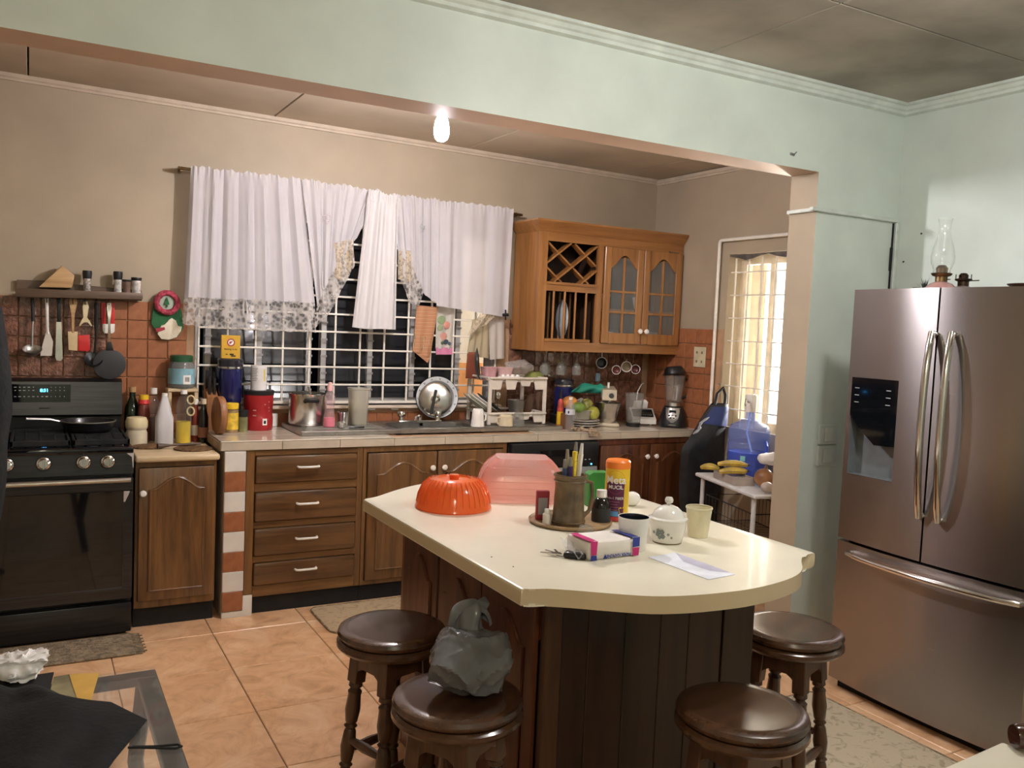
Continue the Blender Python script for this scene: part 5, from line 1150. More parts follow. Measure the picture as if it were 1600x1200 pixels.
# ================================================================== CURTAINS AND TOWELS
YC = 4.905
t = thing('curtain_rod', 'thin metal curtain rod above the sink window', 'rod', (0, 0, 0))
a, b = ony(278, 262, YC), ony(816, 336, YC); bm = B(); tube(bm, [a, b], .008, 10); obj('rod', bm, brass, t)
for px, py in ((284, 263), (808, 335)):
    q = ony(px, py, YC); bm = B(); box(bm, q.x-.006, q.y+.008, q.z-.012, q.x+.006, YB, q.z+.012); obj('bracket', bm, brass, t)
def lerp_poly(pts, u):
    """point on a polyline in pixel space, u by x-fraction of its ends"""
    x = pts[0][0]+(pts[-1][0]-pts[0][0])*u
    n = len(pts)-1; f = u*n; i = min(int(f), n-1); k = f-i
    return pts[i][0]+(pts[i+1][0]-pts[i][0])*k, pts[i][1]+(pts[i+1][1]-pts[i][1])*k
def drape(top, bot, Y, folds, amp, nu=70, nv=26, ruff=7.0, seed=0, v0=0.0, v1=1.0, flare=1.0, scal=0.0):
    rnd = random.Random(seed); ph = [rnd.uniform(0, 6.28) for _ in range(4)]
    def fn(u, v):
        v = v0+(v1-v0)*v
        tx, ty = lerp_poly(top, u); bx_, by_ = lerp_poly(bot, u)
        by_ += scal*abs(math.sin(u*PI*folds*1.5))
        ty2 = ty-ruff*(.6+.4*math.sin(u*folds*9+ph[0])*math.sin(u*31+ph[1]))
        px = tx+(bx_-tx)*v; py = ty2+(by_-ty2)*v
        q = ony(px, py, Y)
        wob = math.sin(2*PI*folds*u+ph[2]+.7*math.sin(2*PI*u*1.3+ph[3]))+.35*math.sin(2*PI*folds*2.3*u+ph[1])
        k = .55+.45*min(1, v*3) if v > .04 else .5
        g = .35*math.sin(u*folds*40+ph[0])*max(0, 1-v*9)
        q.y -= amp*(.9+wob*k*(1-.25*v*flare)+g)
        return q
    return sheet(B(), nu, nv, fn)
def motif(px, py, r, seed):
    rnd = random.Random(seed); bm = B()
    for i in range(26):
        a, d = rnd.uniform(0, 6.28), r*rnd.random()**.6; q = ony(px+d*math.cos(a)*.6, py+d*math.sin(a), YC-.040); ball(bm, q, rnd.uniform(.002, .0045), (1, .3, 1), 1)
    return bm
wh = fabric('white_voile', (.70, .68, .705), .22, .15); whd = fabric('white_cotton', (.72, .70, .705), .18, .03); lace = fabric('grey_lace', (.72, .69, .66), .3, .22, .80, 42.0); creaml = fabric('cream_lace', (.70, .60, .45), .35, .12, .6, 60.0)
t = thing('curtain', 'wide white valance with lace hem at the left of the window', 'curtain')
tl, bl = [(298, 263), (355, 271), (415, 277), (472, 285)], [(288, 464), (350, 468), (420, 470), (492, 474)]
obj('panel', drape(tl, bl, YC-.010, 7, .015, seed=1), wh, t)
obj('lace_hem', drape([(288, 462), (350, 466), (420, 468), (492, 472)], [(284, 504), (340, 511), (420, 515), (494, 517)], YC-.012, 7, .012, 60, 8, 0, seed=1, scal=3.0), lace, t)
obj('bow', ptube([(382, 466), (380, 480), (381, 492)], YC-.042, .0028, 6, ptube([(384, 466), (386, 480), (386, 490)], YC-.042, .0028, 6)), whd, t)
t = thing('curtain', 'white valance cut diagonally, second from the left', 'curtain')
obj('panel', drape([(470, 284), (510, 290), (550, 296), (592, 302)], [(494, 478), (506, 452), (530, 405), (556, 372)], YC-.016, 5, .013, seed=3), wh, t)
obj('lace_hem', drape([(494, 470), (508, 444), (528, 408), (550, 372)], [(490, 514), (516, 487), (540, 440), (553, 415)], YC-.018, 4, .012, 40, 10, 0, seed=3), lace, t)
obj('cream_lace', drape([(521, 380), (538, 376), (552, 374)], [(522, 432), (538, 440), (552, 412)], YC-.026, 2, .010, 24, 10, 0, seed=5), creaml, t)
obj('bow', ptube([(504, 424), (503, 440), (505, 452)], YC-.045, .0028, 6), whd, t)
obj('embroidery', motif(511, 341, 9, 3), mat('grey_pink_thread', (.50, .42, .46), .9), t)
t = thing('curtain', 'long opaque white curtain strip hanging in the middle of the window', 'curtain')
obj('panel', drape([(574, 302), (590, 304), (606, 307), (622, 310)], [(549, 511), (570, 514), (595, 514), (618, 515)], YC-.046, 2.6, .016, 50, 28, 7, seed=8), whd, t)
t = thing('curtain', 'white valance with lace tail right of the middle strip', 'curtain')
obj('panel', drape([(612, 307), (640, 311), (664, 314), (688, 317)], [(622, 398), (644, 418), (664, 462), (687, 478)], YC-.012, 5, .012, seed=10), wh, t)
obj('cream_lace', drape([(622, 392), (634, 391), (644, 392)], [(622, 436), (634, 442), (646, 436)], YC-.020, 2, .008, 24, 10, 0, seed=5), creaml, t)
obj('lace_hem', drape([(623, 400), (644, 418), (662, 455)], [(626, 440), (640, 474), (655, 478)], YC-.014, 3, .010, 30, 10, 0, seed=12), lace, t)
obj('embroidery', motif(660, 357, 7, 4), mat('green_grey_thread', (.36, .40, .40), .9), t)
t = thing('curtain', 'flat sheer white curtain at the right end of the window', 'curtain')
obj('panel', drape([(686, 317), (715, 319), (760, 325), (802, 331)], [(682, 478), (710, 482), (755, 490), (792, 496)], YC-.030, 3.2, .009, seed=14, ruff=6), wh, t)
obj('lace_hem', drape([(752, 487), (770, 488), (786, 490)], [(730, 524), (750, 512), (770, 500)], YC-.014, 2, .008, 24, 8, 0, seed=15), creaml, t)
bm = ptube([(786, 492), (794, 492)], YC-.05, .010, 8); ptube([(790, 484), (790, 500)], YC-.05, .005, 8, bm); tag(obj('curtain_tieback', bm, blackm), 'small dark tieback hook at the right curtain edge beside the cabinet', 'hook')
# towels over the bars
def towel(name, label, quad, Y, m, folds=2, amp=.006, th=.003):
    tl, tr, br, bl = quad
    def fn(u, v):
        px = (tl[0]*(1-u)+tr[0]*u)*(1-v)+(bl[0]*(1-u)+br[0]*u)*v; py = (tl[1]*(1-u)+tr[1]*u)*(1-v)+(bl[1]*(1-u)+br[1]*u)*v
        q = ony(px, py, Y); q.y += amp*math.sin(2*PI*folds*u+v*1.3)*(.4+.6*v); return q
    t = thing(name, label, 'towel'); o = obj('cloth', sheet(B(), 24, 20, fn, th), m, t); return t, fn
ot = stripes('orange_woven', [(0, (.46, .22, .11)), (.35, (.36, .20, .11)), (.5, (.50, .27, .15)), (.8, (.40, .18, .09))], 'z', .022)
t, fn = towel('dish_towel', 'orange brown striped dish towel hanging on the bars', ((651, 477), (684, 480), (672, 560), (645, 548)), 4.940, ot)
for v0, v1 in ((.62, .74), (.80, .92)):
    bm = sheet(B(), 20, 4, lambda u, v: fn(u, v0+(v1-v0)*v)+Vector((0, -.003, 0))); obj('pattern_band', bm, stripes('zigzag_band_%d' % int(v0*100), [(0, (.10, .10, .06)), (.45, (.42, .36, .22))], 'x', .017), t)
obj('pointed_corner', slab([(645, 548), (672, 558), (668, 567)], 4.940, .003), ot, t)
t, fn = towel('kitchen_towel', 'white floral kitchen towel with pink hem hanging on the bars', ((682, 464), (709, 480), (706, 545), (681, 545)), 4.952, fabric('floral_white', (.74, .70, .62), .3, .0))
obj('pink_hem', sheet(B(), 14, 4, lambda u, v: ony(681+26*u, 543+11*v, 4.948)+Vector((0, .004*math.sin(u*9), 0)), .003), mat('pink_cloth', (.62, .22, .36), .8), t)
for px, py, r, c in ((690, 500, 7, (.25, .33, .17)), (698, 508, 6, (.62, .28, .22)), (688, 512, 5, (.30, .36, .20)), (693, 525, 6, (.60, .30, .24)), (697, 534, 4, (.05, .07, .09)), (691, 536, 3, (.08, .12, .08)), (702, 537, 3, (.06, .08, .12))):
    q = ony(px, py, 4.944); s = mpp(q); bm = B(); lathe(bm, [(0, 0), (r*s, 0), (r*s*.9, .0015), (0, .002)], 12); xf(bm, mv(q.x, q.y, q.z) @ rotx(PI/2)); obj('flower_print', crumple(bm, .003, px, 60), mat('flower_%d' % px, c, .85), t)
towel('linen_cloth', 'cream linen cloth hanging behind the dish rack', ((738, 500), (763, 492), (764, 560), (730, 556)), 4.945, fabric('cream_linen', (.62, .53, .36), .3, .0), 3, .008)
towel('white_cloth', 'white cloth with small grey print hanging beside the cabinet', ((763, 492), (787, 488), (788, 560), (766, 562)), 4.935, fabric('white_linen', (.70, .64, .58), .3, .0), 2, .008)
# ================================================================== RIGHT OF THE SINK
jar('brown_box', 'plain brown carton standing right of the dish rack', 'box', 849, 664, CT, [('body', [(0, 0), (7.5, 0), (7.5, 24), (0, 24)], mat('brown_card', (.20, .09, .035), .6), .9)], Y=4.50, rz=.3, loc=(ony(849, 660, 4.66).x+.135, 4.60, CT))
jar('condiment_bottle', 'slim red and yellow squeeze bottle beside the water bottle', 'bottle', 860, 664, CT, [('body', [(0, 0), (5, 0), (5, 30), (4, 40), (2, 44), (0, 44)], mat('red_yellow', (.50, .07, .05), .4, var=.3, scale=20)), ('label', [(5.1, 4), (5.2, 4), (5.2, 24), (5.1, 24)], yellow), ('cap', [(0, 44), (2.4, 44), (1.6, 58), (0, 58)], black)], loc=(2.985, 4.70, CT))
o, s = jar('canister', 'navy canister with steel clamp ring below the hanging glasses', 'canister', 880, 640, 0, [('body', [(0, 0), (14, 0), (15, 2), (15, 44), (0, 44)], navy), ('ring', [(15, 43), (15.8, 44), (15.8, 46), (15, 47)], chrome), ('lid', [(0, 46), (15.5, 46), (15.8, 52), (14, 55), (0, 56)], mat('dark_lid', (.02, .02, .03)))], loc=(ony(880, 620, 4.88).x, 4.88, CT+.062))
bm = B(); box(bm, -.065, -.055, 0, .065, .06, .0605, .004, 1); tag(obj('tin_box', bm, mat('dark_tin', (.02, .022, .028), .4), loc=(ony(880, 620, 4.88).x, 4.88, CT)), 'dark square tin under the navy canister on the right counter', 'tin')
o, s = jar('water_bottle', 'small clear plastic water bottle with white label', 'bottle', 874, 667, CT, [('body', [(0, 0), (7, 0), (7.5, 2), (7.2, 12), (7.6, 24), (7.6, 31), (6.5, 38), (3, 45), (2.6, 47), (0, 47)], clear('pet', (.85, .86, .88), .16, .08)), ('label', [(7.7, 24), (7.8, 24), (7.8, 32), (7.7, 32)], mat('water_label', (.70, .71, .76), .5)), ('cap', [(0, 47), (3.2, 47), (3.2, 51), (0, 51)], white)], loc=(2.965, 4.55, CT))
bm = patch_cyl(7.9*s, 26*s, 30*s, face(o.location)-.5, face(o.location)-.2, 3); obj('label_mark', bm, navy, o)
# plates with fruit
P = Vector((3.155, 4.705, CT)); s = mpp(P)
for i in range(3):
    r = (.118, .110, .106)[i]; bm = B(); lathe(bm, [(0, 0), (r*.6, 0), (r*.7, .004), (r, .013), (r*1.0, .016), (r*.68, .008), (0, .006)], 36)
    tag(obj('plate', bm, porc, loc=(P.x+.006*i, P.y-.004*i, CT+.0005+.0155*i)), ['white plate at the bottom of the stack under the fruit', 'white plate in the middle of the stack under the fruit', 'white plate on top of the stack under the fruit'][i], 'plate', 'plates under the fruit')
zp = CT+.0485
bm = B(); lathe(bm, [(0, 0), (.055, 0), (.066, .055), (.069, .058), (.069, .062), (.064, .060), (.053, .004), (0, .003)], 32, sq=.55); tag(obj('food_box', bm, frost, loc=(P.x-.022, P.y, zp)), 'square frosted plastic box holding fruit on the plates', 'box')
mango = mat('orange_mango', (.55, .22, .05), .4, var=.25, scale=9); gm_ = mat('green_mango', (.16, .26, .05), .4, var=.2, scale=9); sp = mat('speckled_green', (.28, .28, .07), .45, var=.45, scale=22); yg = mat('yellow_green_fruit', (.36, .36, .06), .4, var=.15)
for nm, px, py, r, m_, sc, lab, dy in (('mango', 890, 629, .050, mango, (1.15, .9, .85), 'orange ripe mango at the left of the fruit pile', .01), ('mango', 904, 637, .042, gm_, (1.15, .9, .85), 'green mango in front of the fruit pile', -.045), ('custard_apple', 917, 633, .044, sp, (.95, .95, 1.0), 'speckled green fruit at the right of the pile', .03), ('guava', 922, 648, .043, yg, (1.0, .95, 1.0), 'yellow green guava low beside the frosted box', -.03)):
    q = ony(px, py, P.y+dy); bm = B(); ball(bm, (0, 0, 0), r, sc, 3)
    if nm == 'guava': q.z = zp+r*.95; q.x = P.x+.070
    t = thing(nm, lab, 'fruit', (q.x, q.y, q.z)); obj('flesh', bm, m_, t); bm = B(); tube(bm, [(0, 0, r*sc[2]*.92), (.003, 0, r*sc[2]+.010)], .003, 6); obj('stem', bm, shelfw, t)
q = ony(905, 622, P.y+.05); bm = B(); cbox(bm, (0, 0, 0), (.09, .06, .006), .002, 1); tag(obj('box_lid', xf(bm, roty(-.35) @ rotx(.3)), frost, loc=(q.x+.005, P.y+.06, zp+.105)), 'frosted lid tilted on the fruit pile', 'lid')
# rag at the counter edge
bm = B(); c = onz(890, 671, CT)
def ragf(u, v):
    x = 2.93+.16*u+.015*math.sin(v*7+1); y = 4.46+.05*v; z = CT+.012+.010*math.sin(u*13)+.008*math.sin(v*9+u*4)
    if u > .45 and v < .3: y = 4.412-.002*u; z = CT-.035*(1-v/.3)+.01
    return (x, y-(.0 if v > .3 else .004), z)
tag(obj('dish_rag', crumple(sheet(B(), 22, 12, ragf, .004), .004, 9, 50), mat('dirty_rag', (.36, .27, .18), .95, var=.3, scale=50)), 'crumpled beige rag lying over the counter edge', 'cloth')
# stand mixer
P = Vector((3.368, 4.715, CT)); 
t = thing('stand_mixer', 'cream stand mixer with steel bowl, a teal cloth over its back', 'mixer', P, -.55)
mixc = mat('mixer_cream', (.60, .52, .38), .35)
bm = B(); box(bm, -.075, -.09, 0, .075, .15, .022, .010); obj('base', bm, mixc, t)
bm = B(); lathe(bm, [(0, .022), (.040, .022), (.045, .030), (.060, .050), (.082, .150), (.086, .155), (.080, .152), (.056, .052), (0, .034)], 32, (0, -.02, 0)); obj('bowl', bm, steel, t)
bm = B(); box(bm, -.035, .095, .022, .035, .145, .185, .010); obj('column', bm, mixc, t)
bm = B(); prism(bm, [(-.115, .178), (-.105, .245), (.15, .255), (.17, .20), (.15, .180)], -.048, .048, 'yz', .006); hd = obj('head', bm, mixc, t)
bm = B(); lathe(bm, [(0, 0), (.017, 0), (.015, .010), (0, .011)], 18); xf(bm, mv(.012, -.113, .208) @ rotx(PI/2-.15)); obj('dial', bm, black, hd)
bm = B(); tube(bm, [(0, -.04, .18), (0, -.04, .10)], .008, 8); obj('beater_shaft', bm, steel, hd)
bm = B(); tube(bm, [(.0, .04, .250), (.0, .04, .285)], .008, 8); obj('lever', bm, white, hd)
tc_ = Vector((3.265, 4.80, 0)); za = ony(900, 612, 4.8).z
def cl(u, v):
    px = 893+ (940-893)*u; top = 612-18*u-6*math.sin(u*5); bot = 613+1*u
    q = ony(px, top+(bot-top)*v, 4.79+.03*math.sin(u*4)); q.y -= .045*math.sin(PI*v)*u+.01*math.sin(u*11+v*5); return q
tag(obj('cover_cloth', sheet(B(), 18, 14, cl, .004), teal), 'teal cover cloth draped behind the mixer head', 'cloth')
q = ony(936, 590, 4.80); bm = B(); box(bm, -.014, -.01, -.028, .014, .01, .028, .003, 1); tag(obj('blue_tag', bm, mat('blue_grey_card', (.10, .16, .20), .6), loc=(q.x, 4.815, q.z)), 'blue grey tag standing above the teal cloth', 'tag')
# spare blender jar, clock radio, blender
o, s = jar('blender_jar', 'empty clear blender jar with dark foot, no base', 'jar', 983, 664, CT, [('glass', [(0, 6), (10, 6), (11, 10), (14.8, 50), (15.4, 52), (14.4, 52), (13.9, 49), (10, 11), (0, 9)], smoke), ('collar', [(0, 0), (10.5, 0), (11, 2), (11, 6), (0, 7)], black)], loc=(3.525, 4.635, CT), seg=28)
t = thing('desk_phone', 'white desk telephone with black keypad beside the blender', 'telephone', (3.672, 4.735, CT), -.45)
bm = B()
for x in (-.05, .05):
    for y in (-.055, .055): lathe(bm, [(0, 0), (.008, 0), (.007, .012), (0, .012)], 10, (x, y, 0))
obj('foot', bm, offwhite, t)
bm = B(); prism(bm, [(-.085, .012), (.085, .012), (.085, .105), (.045, .108), (-.072, .048), (-.085, .042)], -.082, .082, 'yz', .003); obj('body', bm, white, t)
u_ = Vector((0, .117, .060)).normalized(); n_ = Vector((0, -.060, .117)).normalized()
def kp(c, w_, h, m_, nm):
    o_ = Vector((c[0], -.072, .048))+u_*c[1]+n_*.0015; bm = B()
    vv = [bm.verts.new(o_+Vector((sx*w_/2, 0, 0))+u_*(sy*h/2)) for sx, sy in ((-1, -1), (1, -1), (1, 1), (-1, 1))]; bm.faces.new(vv); bmesh.ops.solidify(bm, geom=list(bm.faces), thickness=.002); return obj(nm, bm, m_, t)
kp((0, .066), .140, .095, black, 'keypad')
for r_ in range(2):
    for i in range(9): kp((-.056+.014*i, .045+.022*r_), .010, .012 if r_ else .016, offwhite if not r_ else mat('key_grey', (.30, .28, .26), .5), 'key')
bm = B(); prism(bm, [(-.055, .108), (.04, .108), (.045, .150), (.03, .165), (-.045, .155)], .03, .08, 'xz', .004); obj('paper_roll_holder', bm, white, t)
t = thing('blender', 'black blender with silver control plate and clear jug in the counter corner', 'blender', (3.812, 4.580, CT), -.72)
bm = B(); lathe(bm, [(0, 0), (.088, 0), (.094, .010), (.088, .06), (.068, .125), (.058, .140), (0, .142)], 36, sq=.12); obj('motor_base', bm, black, t)
def cpl(u, v):
    w_ = .034+.016*v; x = (u-.5)*2*w_; z = .035+.098*v
    if v < .25: x *= (.25+3*v)
    rr = .0955-.030*max(0, (z-.06)/.08)+.001; rr = .094 if z < .06 else rr
    return (x, -math.sqrt(max(rr*rr-x*x, .001))-.002, z)
pl = obj('control_plate', sheet(B(), 10, 10, cpl, .002), mat('silver_plate', (.42, .41, .40), .3, .7), t)
bm = B(); cbox(bm, (0, -.079, .108), (.045, .006, .020), .001, 1); 
for i in range(3): cbox(bm, (-.022+.022*i, -.091+.004*(i % 2), .083), (.014, .006, .008), .001, 1)
for i in range(2): cbox(bm, (-.012+.022*i, -.094, .068), (.014, .006, .008), .001, 1)
obj('buttons', bm, black, pl)
bm = B(); cbox(bm, (0, -.0955, .020), (.045, .002, .005)); obj('maker_mark', bm, dsteel, t)
bm = B(); lathe(bm, [(0, .142), (.050, .142), (.048, .165), (0, .166)], 28); obj('collar', bm, dsteel, t)
bm = B(); lathe(bm, [(0, .168), (.046, .168), (.052, .180), (.070, .345), (.072, .350), (.069, .350), (.066, .342), (.048, .182), (0, .172)], 32, sq=.1); jg = obj('jug', bm, smoke, t)
bm = B(); tube(bm, [(.066, 0, .325), (.105, 0, .318), (.112, 0, .300), (.110, 0, .235), (.085, 0, .205), (.056, 0, .195)], .0085, 8); obj('jug_handle', xf(bm, rotz(.45)), black, t)
bm = B(); lathe(bm, [(0, 0), (.078, 0), (.080, .006), (.070, .012), (.062, .042), (.050, .056), (0, .058)], 28); xf(bm, mv(-.005, 0, .354) @ roty(-.14)); obj('lid', bm, black, t)
q0 = Vector((3.72, 4.80, 1.02)); bm = B(); tube(bm, [(3.655, 4.76, CT+.10), (3.66, 4.79, CT+.16), (3.69, 4.82, CT+.22), (3.75, 4.86, CT+.265), (3.80, 4.90, CT+.27)], .004, 6); tag(obj('power_cord', bm, white), 'thin white cord curving up beside the blender', 'cord')
# cups on hooks below the cabinet
for i, (px, py, r, m_, lab) in enumerate(((963, 578, 7, mat('cup_red', (.16, .04, .03), .3), 'hanging cup with dark red inside, left of the three cups'), (979, 573, 8.2, mat('cup_brown', (.28, .20, .12), .3), 'hanging cup with tan inside, middle and largest of three'), (993, 577, 7.2, mat('cup_wine', (.14, .03, .03), .3), 'hanging cup with wine red inside, right of the three cups'))):
    q = ony(px, py, 4.78); s = mpp(q); r *= s
    t = thing('hanging_cup', lab, 'cup', q, 0, None, (PI/2, 0, -.45))
    bm = B(); lathe(bm, [(0, -r*1.5), (r*.6, -r*1.5), (r*.85, -r*.9), (r, 0), (r*.92, 0), (r*.78, -r*.85), (0, -r*1.35)], 26); obj('body', bm, m_, t)
    bm = B(); tube(bm, [(r*.97*math.cos(a), r*.97*math.sin(a), 0) for a in [2*PI*k_/26 for k_ in range(26)]], r*.07, 6, True); obj('rim', bm, porc, t)
    bm = B(); tube(bm, [(0, r*.85, -r*.3), (0, r*1.35, -r*.4), (0, r*1.35, -r*1.0), (0, r*.75, -r*1.1)], r*.1, 6); obj('handle', bm, m_, t)
    bm = B(); tube(bm, [(q.x, q.y+.03, uz0), (q.x, q.y+.03, q.z+r*1.45), (q.x, q.y+.012, q.z+r*1.35)], .002, 5); tag(obj('cup_hook', bm, brass), 'brass hook holding the %s hanging cup' % ('left', 'middle', 'right')[i], 'hook', 'cup hooks')
q = ony(940, 567, 4.80); s = mpp(q)
t = thing('tea_strainer', 'dark round strainer hanging left of the hanging cups', 'strainer', q, 0, None, (PI/2, 0, -.4))
bm = B(); tube(bm, [(8.5*s*math.cos(a), 8.5*s*math.sin(a), 0) for a in [2*PI*k_/24 for k_ in range(24)]], .8*s, 6, True); obj('rim', bm, dsteel, t)
bm = B(); lathe(bm, [(0, -8*s), (5*s, -6.5*s), (8*s, 0), (7.6*s, 0), (4.8*s, -6*s), (0, -7.4*s)], 22); obj('mesh_bowl', bm, mat('dark_mesh', (.03, .03, .03), .5, .5), t)
bm = B(); tube(bm, [(0, 8.5*s, 0), (0, 17*s, 0)], 1*s, 6); obj('handle', bm, dsteel, t)
# outlet and pipe on the right wall
q = onx(1094, 558, XR-.011)
t = thing('wall_outlet', 'cream four-socket outlet plate on the tiled right wall', 'outlet', q)
bm = B(); cbox(bm, (-.004, 0, 0), (.008, .115, .135), .003, 1); obj('plate', bm, mat('outlet_cream', (.58, .52, .36), .4), t)
for dy, dz_ in ((-.025, .03), (.025, .03), (-.025, -.03), (.025, -.03)):
    bm = B(); cbox(bm, (-.009, dy, dz_), (.002, .012, .016)); obj('socket', bm, mat('socket_brown', (.20, .15, .09), .5), t)
a, b, c = onx(1110, 640, XR-.026), onx(1125, 376, XR-.026), onx(1232, 361, XR-.026)
bm = B(); tube(bm, [(a.x, a.y, .905), (a.x, b.y, b.z-.02), (a.x, b.y-.006, b.z-.005), (a.x, b.y-.02, b.z), (a.x, YM2+.01, b.z-.0)], .011, 10); tag(obj('conduit', bm, barw), 'white conduit pipe running up and around the right window', 'pipe')
# ================================================================== BAG, CART, JUG, FRUIT
t = thing('shoulder_bag', 'black fabric bag with blue flap and silver emblem hanging by the window', 'bag', (0, 0, 0))
nyl = mat('black_nylon', (.010, .010, .012), .55, var=.3, bump=.3, bscale=25)
XB = 3.62
def bagf(off):
    def fn(u, v):
        lx, rx_ = lerp_poly([(1112, 632), (1085, 672), (1063, 700), (1062, 780), (1070, 850)], v), lerp_poly([(1135, 630), (1134, 680), (1130, 730), (1124, 780), (1118, 850)], v)
        px = lx[0]+(rx_[0]-lx[0])*u; py = lx[1]+(rx_[1]-lx[1])*u
        q = ony(px, py, 4.18); k_ = math.sin(PI*u)**.6*math.sin(PI*min(1, v*.8+.12))**.5
        q.y += off*.06*k_+.010*math.sin(v*11+u*5); return q
    return fn
bm = B(); sheet(bm, 16, 22, bagf(-1)); sheet(bm, 16, 22, bagf(1)); obj('body', bm, nyl, t)
f0 = bagf(-1)
obj('blue_flap', sheet(B(), 12, 6, lambda u, v: f0(.05+.9*u, .02+.16*v)+Vector((0, -.008, 0))), mat('blue_nylon', (.012, .025, .12), .5), t)
pts = [f0(.35+.25*k_, .62-.40*k_)+Vector((0, -.006, 0)) for k_ in [i/8 for i in range(9)]]
pts = [ony(1083+ (1106-1083)*k_+3*math.sin(k_*7), 678-(678-652)*k_, f0(.4, .4).y-.014) for k_ in [i/8 for i in range(9)]]
bm = B(); tube(bm, pts, [.004, .010, .007, .012, .006, .010, .006, .008, .003], 6); obj('emblem', bm, mat('silver_print', (.30, .30, .32), .5), t)
bm = B(); tube(bm, [ony(1116, 636, 4.18), ony(1121, 615, 4.19), ony(1130, 606, 4.20), ony(1134, 618, 4.19), ony(1132, 638, 4.18)], .010, 8); obj('strap', bm, nyl, t)
bm = B(); tube(bm, [ony(1127, 604, 4.20), ony(1128, 600, 4.20)+Vector((0, .01, 0)), Vector((XR-.01, 4.245, ony(1128, 600, 4.2).z))], .004, 6); obj('hook', bm, dsteel, t)
# cart
CZ = .70
A, Bp = onz(1086, 738, CZ), onz(1212, 787, CZ); A.y = min(A.y, 3.99)
d = (Bp-A); d.z = 0; Lc = d.length; d.normalize(); nrm = Vector((-d.y, d.x, 0))
if nrm.x < 0: nrm = -nrm
ang = math.atan2(d.y, d.x)
t = thing('side_table', 'small white metal table with wire baskets below the right window', 'table', (A.x, A.y, 0), ang)
dep = .40; sg = 1 if (rotz(ang) @ Vector((0, 1, 0))).dot(nrm) > 0 else -1
def tb_(bm, x0, y0, z0, x1, y1, z1, bev=0): 
    ya_, yb2 = sorted((y0*sg, y1*sg)); return box(bm, x0, ya_, z0, x1, yb2, z1, bev, 1)
Lc = min(Lc, .70)
bm = B(); tb_(bm, 0, 0, CZ-.022, Lc, dep, CZ, .006); obj('top', bm, mat('white_metal', (.62, .62, .62), .35), t)
bm = B()
for x in (.05, Lc-.05):
    for y in (.03, dep-.03): 
        bm = B(); tube(bm, [(x, y*sg, 0), (x, y*sg, CZ-.022)], .013, 8); obj('leg', bm, mat('white_metal', (.62, .62, .62)), t)
wire = mat('dark_wire', (.05, .05, .05), .4, .6)
for z0 in (.18, .42):
    bm = B(); x0, x1, y0, y1 = .075, Lc-.075, .045, dep-.045
    for z in (z0, z0+.16): tube(bm, [(x0, y0*sg, z), (x1, y0*sg, z), (x1, y1*sg, z), (x0, y1*sg, z)], .004, 6, True)
    for i in range(15):
        x = x0+(x1-x0)*i/14; tube(bm, [(x, y0*sg, z0+.16), (x, y0*sg, z0), (x, y1*sg, z0), (x, y1*sg, z0+.16)], .002, 4)
    tube(bm, [(x0, y0*sg, z0+.08), (x1, y0*sg, z0+.08)], .002, 4)
    obj('wire_basket', bm, wire, t)
def on_cart(x, y, z): return t.matrix_basis @ Vector((x, y*sg, z))
bpy.context.view_layer.update()
# tray, bananas, fruit
tray_m = mat('brown_enamel_tray', (.36, .30, .26), .35)
q = Vector((3.522, 3.665, CZ+.0005))
t3 = thing('fruit_tray', 'shallow greyish tray of bananas on the side table', 'tray', q, ang)
bm = B(); box(bm, -.125, -.058, 0, .125, .058, .034, .002, 1); obj('base', bm, tray_m, t3)
for y in (-.060, .060): bm = B(); box(bm, -.13, y-.002, .0, .13, y+.002, .044, .001, 1); obj('side', bm, tray_m, t3)
for x in (-.128, .128): bm = B(); box(bm, x-.002, -.058, .0, x+.002, .058, .044, .001, 1); obj('side', bm, tray_m, t3)
ban = mat('banana_yellow', (.52, .36, .06), .5, var=.25, scale=14); bant = mat('banana_tip', (.10, .07, .03), .7)
def banana(px, py, zc, L_, yaw, lab, rad=.019):
    q = zc if isinstance(zc, Vector) else onz(px, py, zc); t = thing('banana', lab, 'banana', q, yaw, 'bananas on the side table')
    pts, rr = [], []
    for i in range(11):
        u = i/10; a = (u-.5)*1.5; pts.append((L_*.62*math.sin(a), L_*.62*(1-math.cos(a))*.7, .012*math.sin(PI*u))); rr.append(rad*(.35+.65*math.sin(PI*min(max(u, .06), .94))**.5))
    bm = B(); tube(bm, pts, rr, 7); obj('peel', bm, ban, t)
    bm = B(); tube(bm, [pts[-1], (pts[-1][0]+.022, pts[-1][1]+.012, pts[-1][2])], [.006, .004], 6); obj('stalk', bm, bant, t)
banana(1109, 732, CZ+.021, .12, -.75, 'short spotted banana alone at the left end of the side table', .021)
banana(1137, 727, Vector((3.52, 3.675, CZ+.093)), .19, -.55, 'long banana on top of the bunch in the tray', .019)
banana(1146, 733, Vector((3.505, 3.650, CZ+.056)), .18, -.35, 'yellow banana at the front of the bunch in the tray', .020)
banana(1140, 738, Vector((3.545, 3.680, CZ+.056)), .16, -.5, 'banana at the bottom of the bunch in the tray', .018)
jp = Vector((3.735, 3.782, CZ+.001))
jb = clear('blue_polycarbonate', (.28, .42, .95), .16, .08)
o = thing('water_jug', 'large blue water cooler jug with a white pump on top', 'jug', jp)
bm = B(); R_ = .121; lathe(bm, [(0, 0), (R_*.9, 0), (R_, .012), (R_, .10), (R_*.97, .108), (R_, .116), (R_, .20), (R_*.96, .21), (R_, .222), (R_, .270), (R_*.9, .305), (R_*.5, .330), (.030, .345), (.028, .385), (0, .385)], 40); obj('bottle', bm, jb, o)
bm = B(); lathe(bm, [(0, .004), (R_*.93, .008), (R_*.94, .15), (0, .15)], 36); obj('water', bm, clear('blue_water', (.10, .20, .75), .40, .05), o)
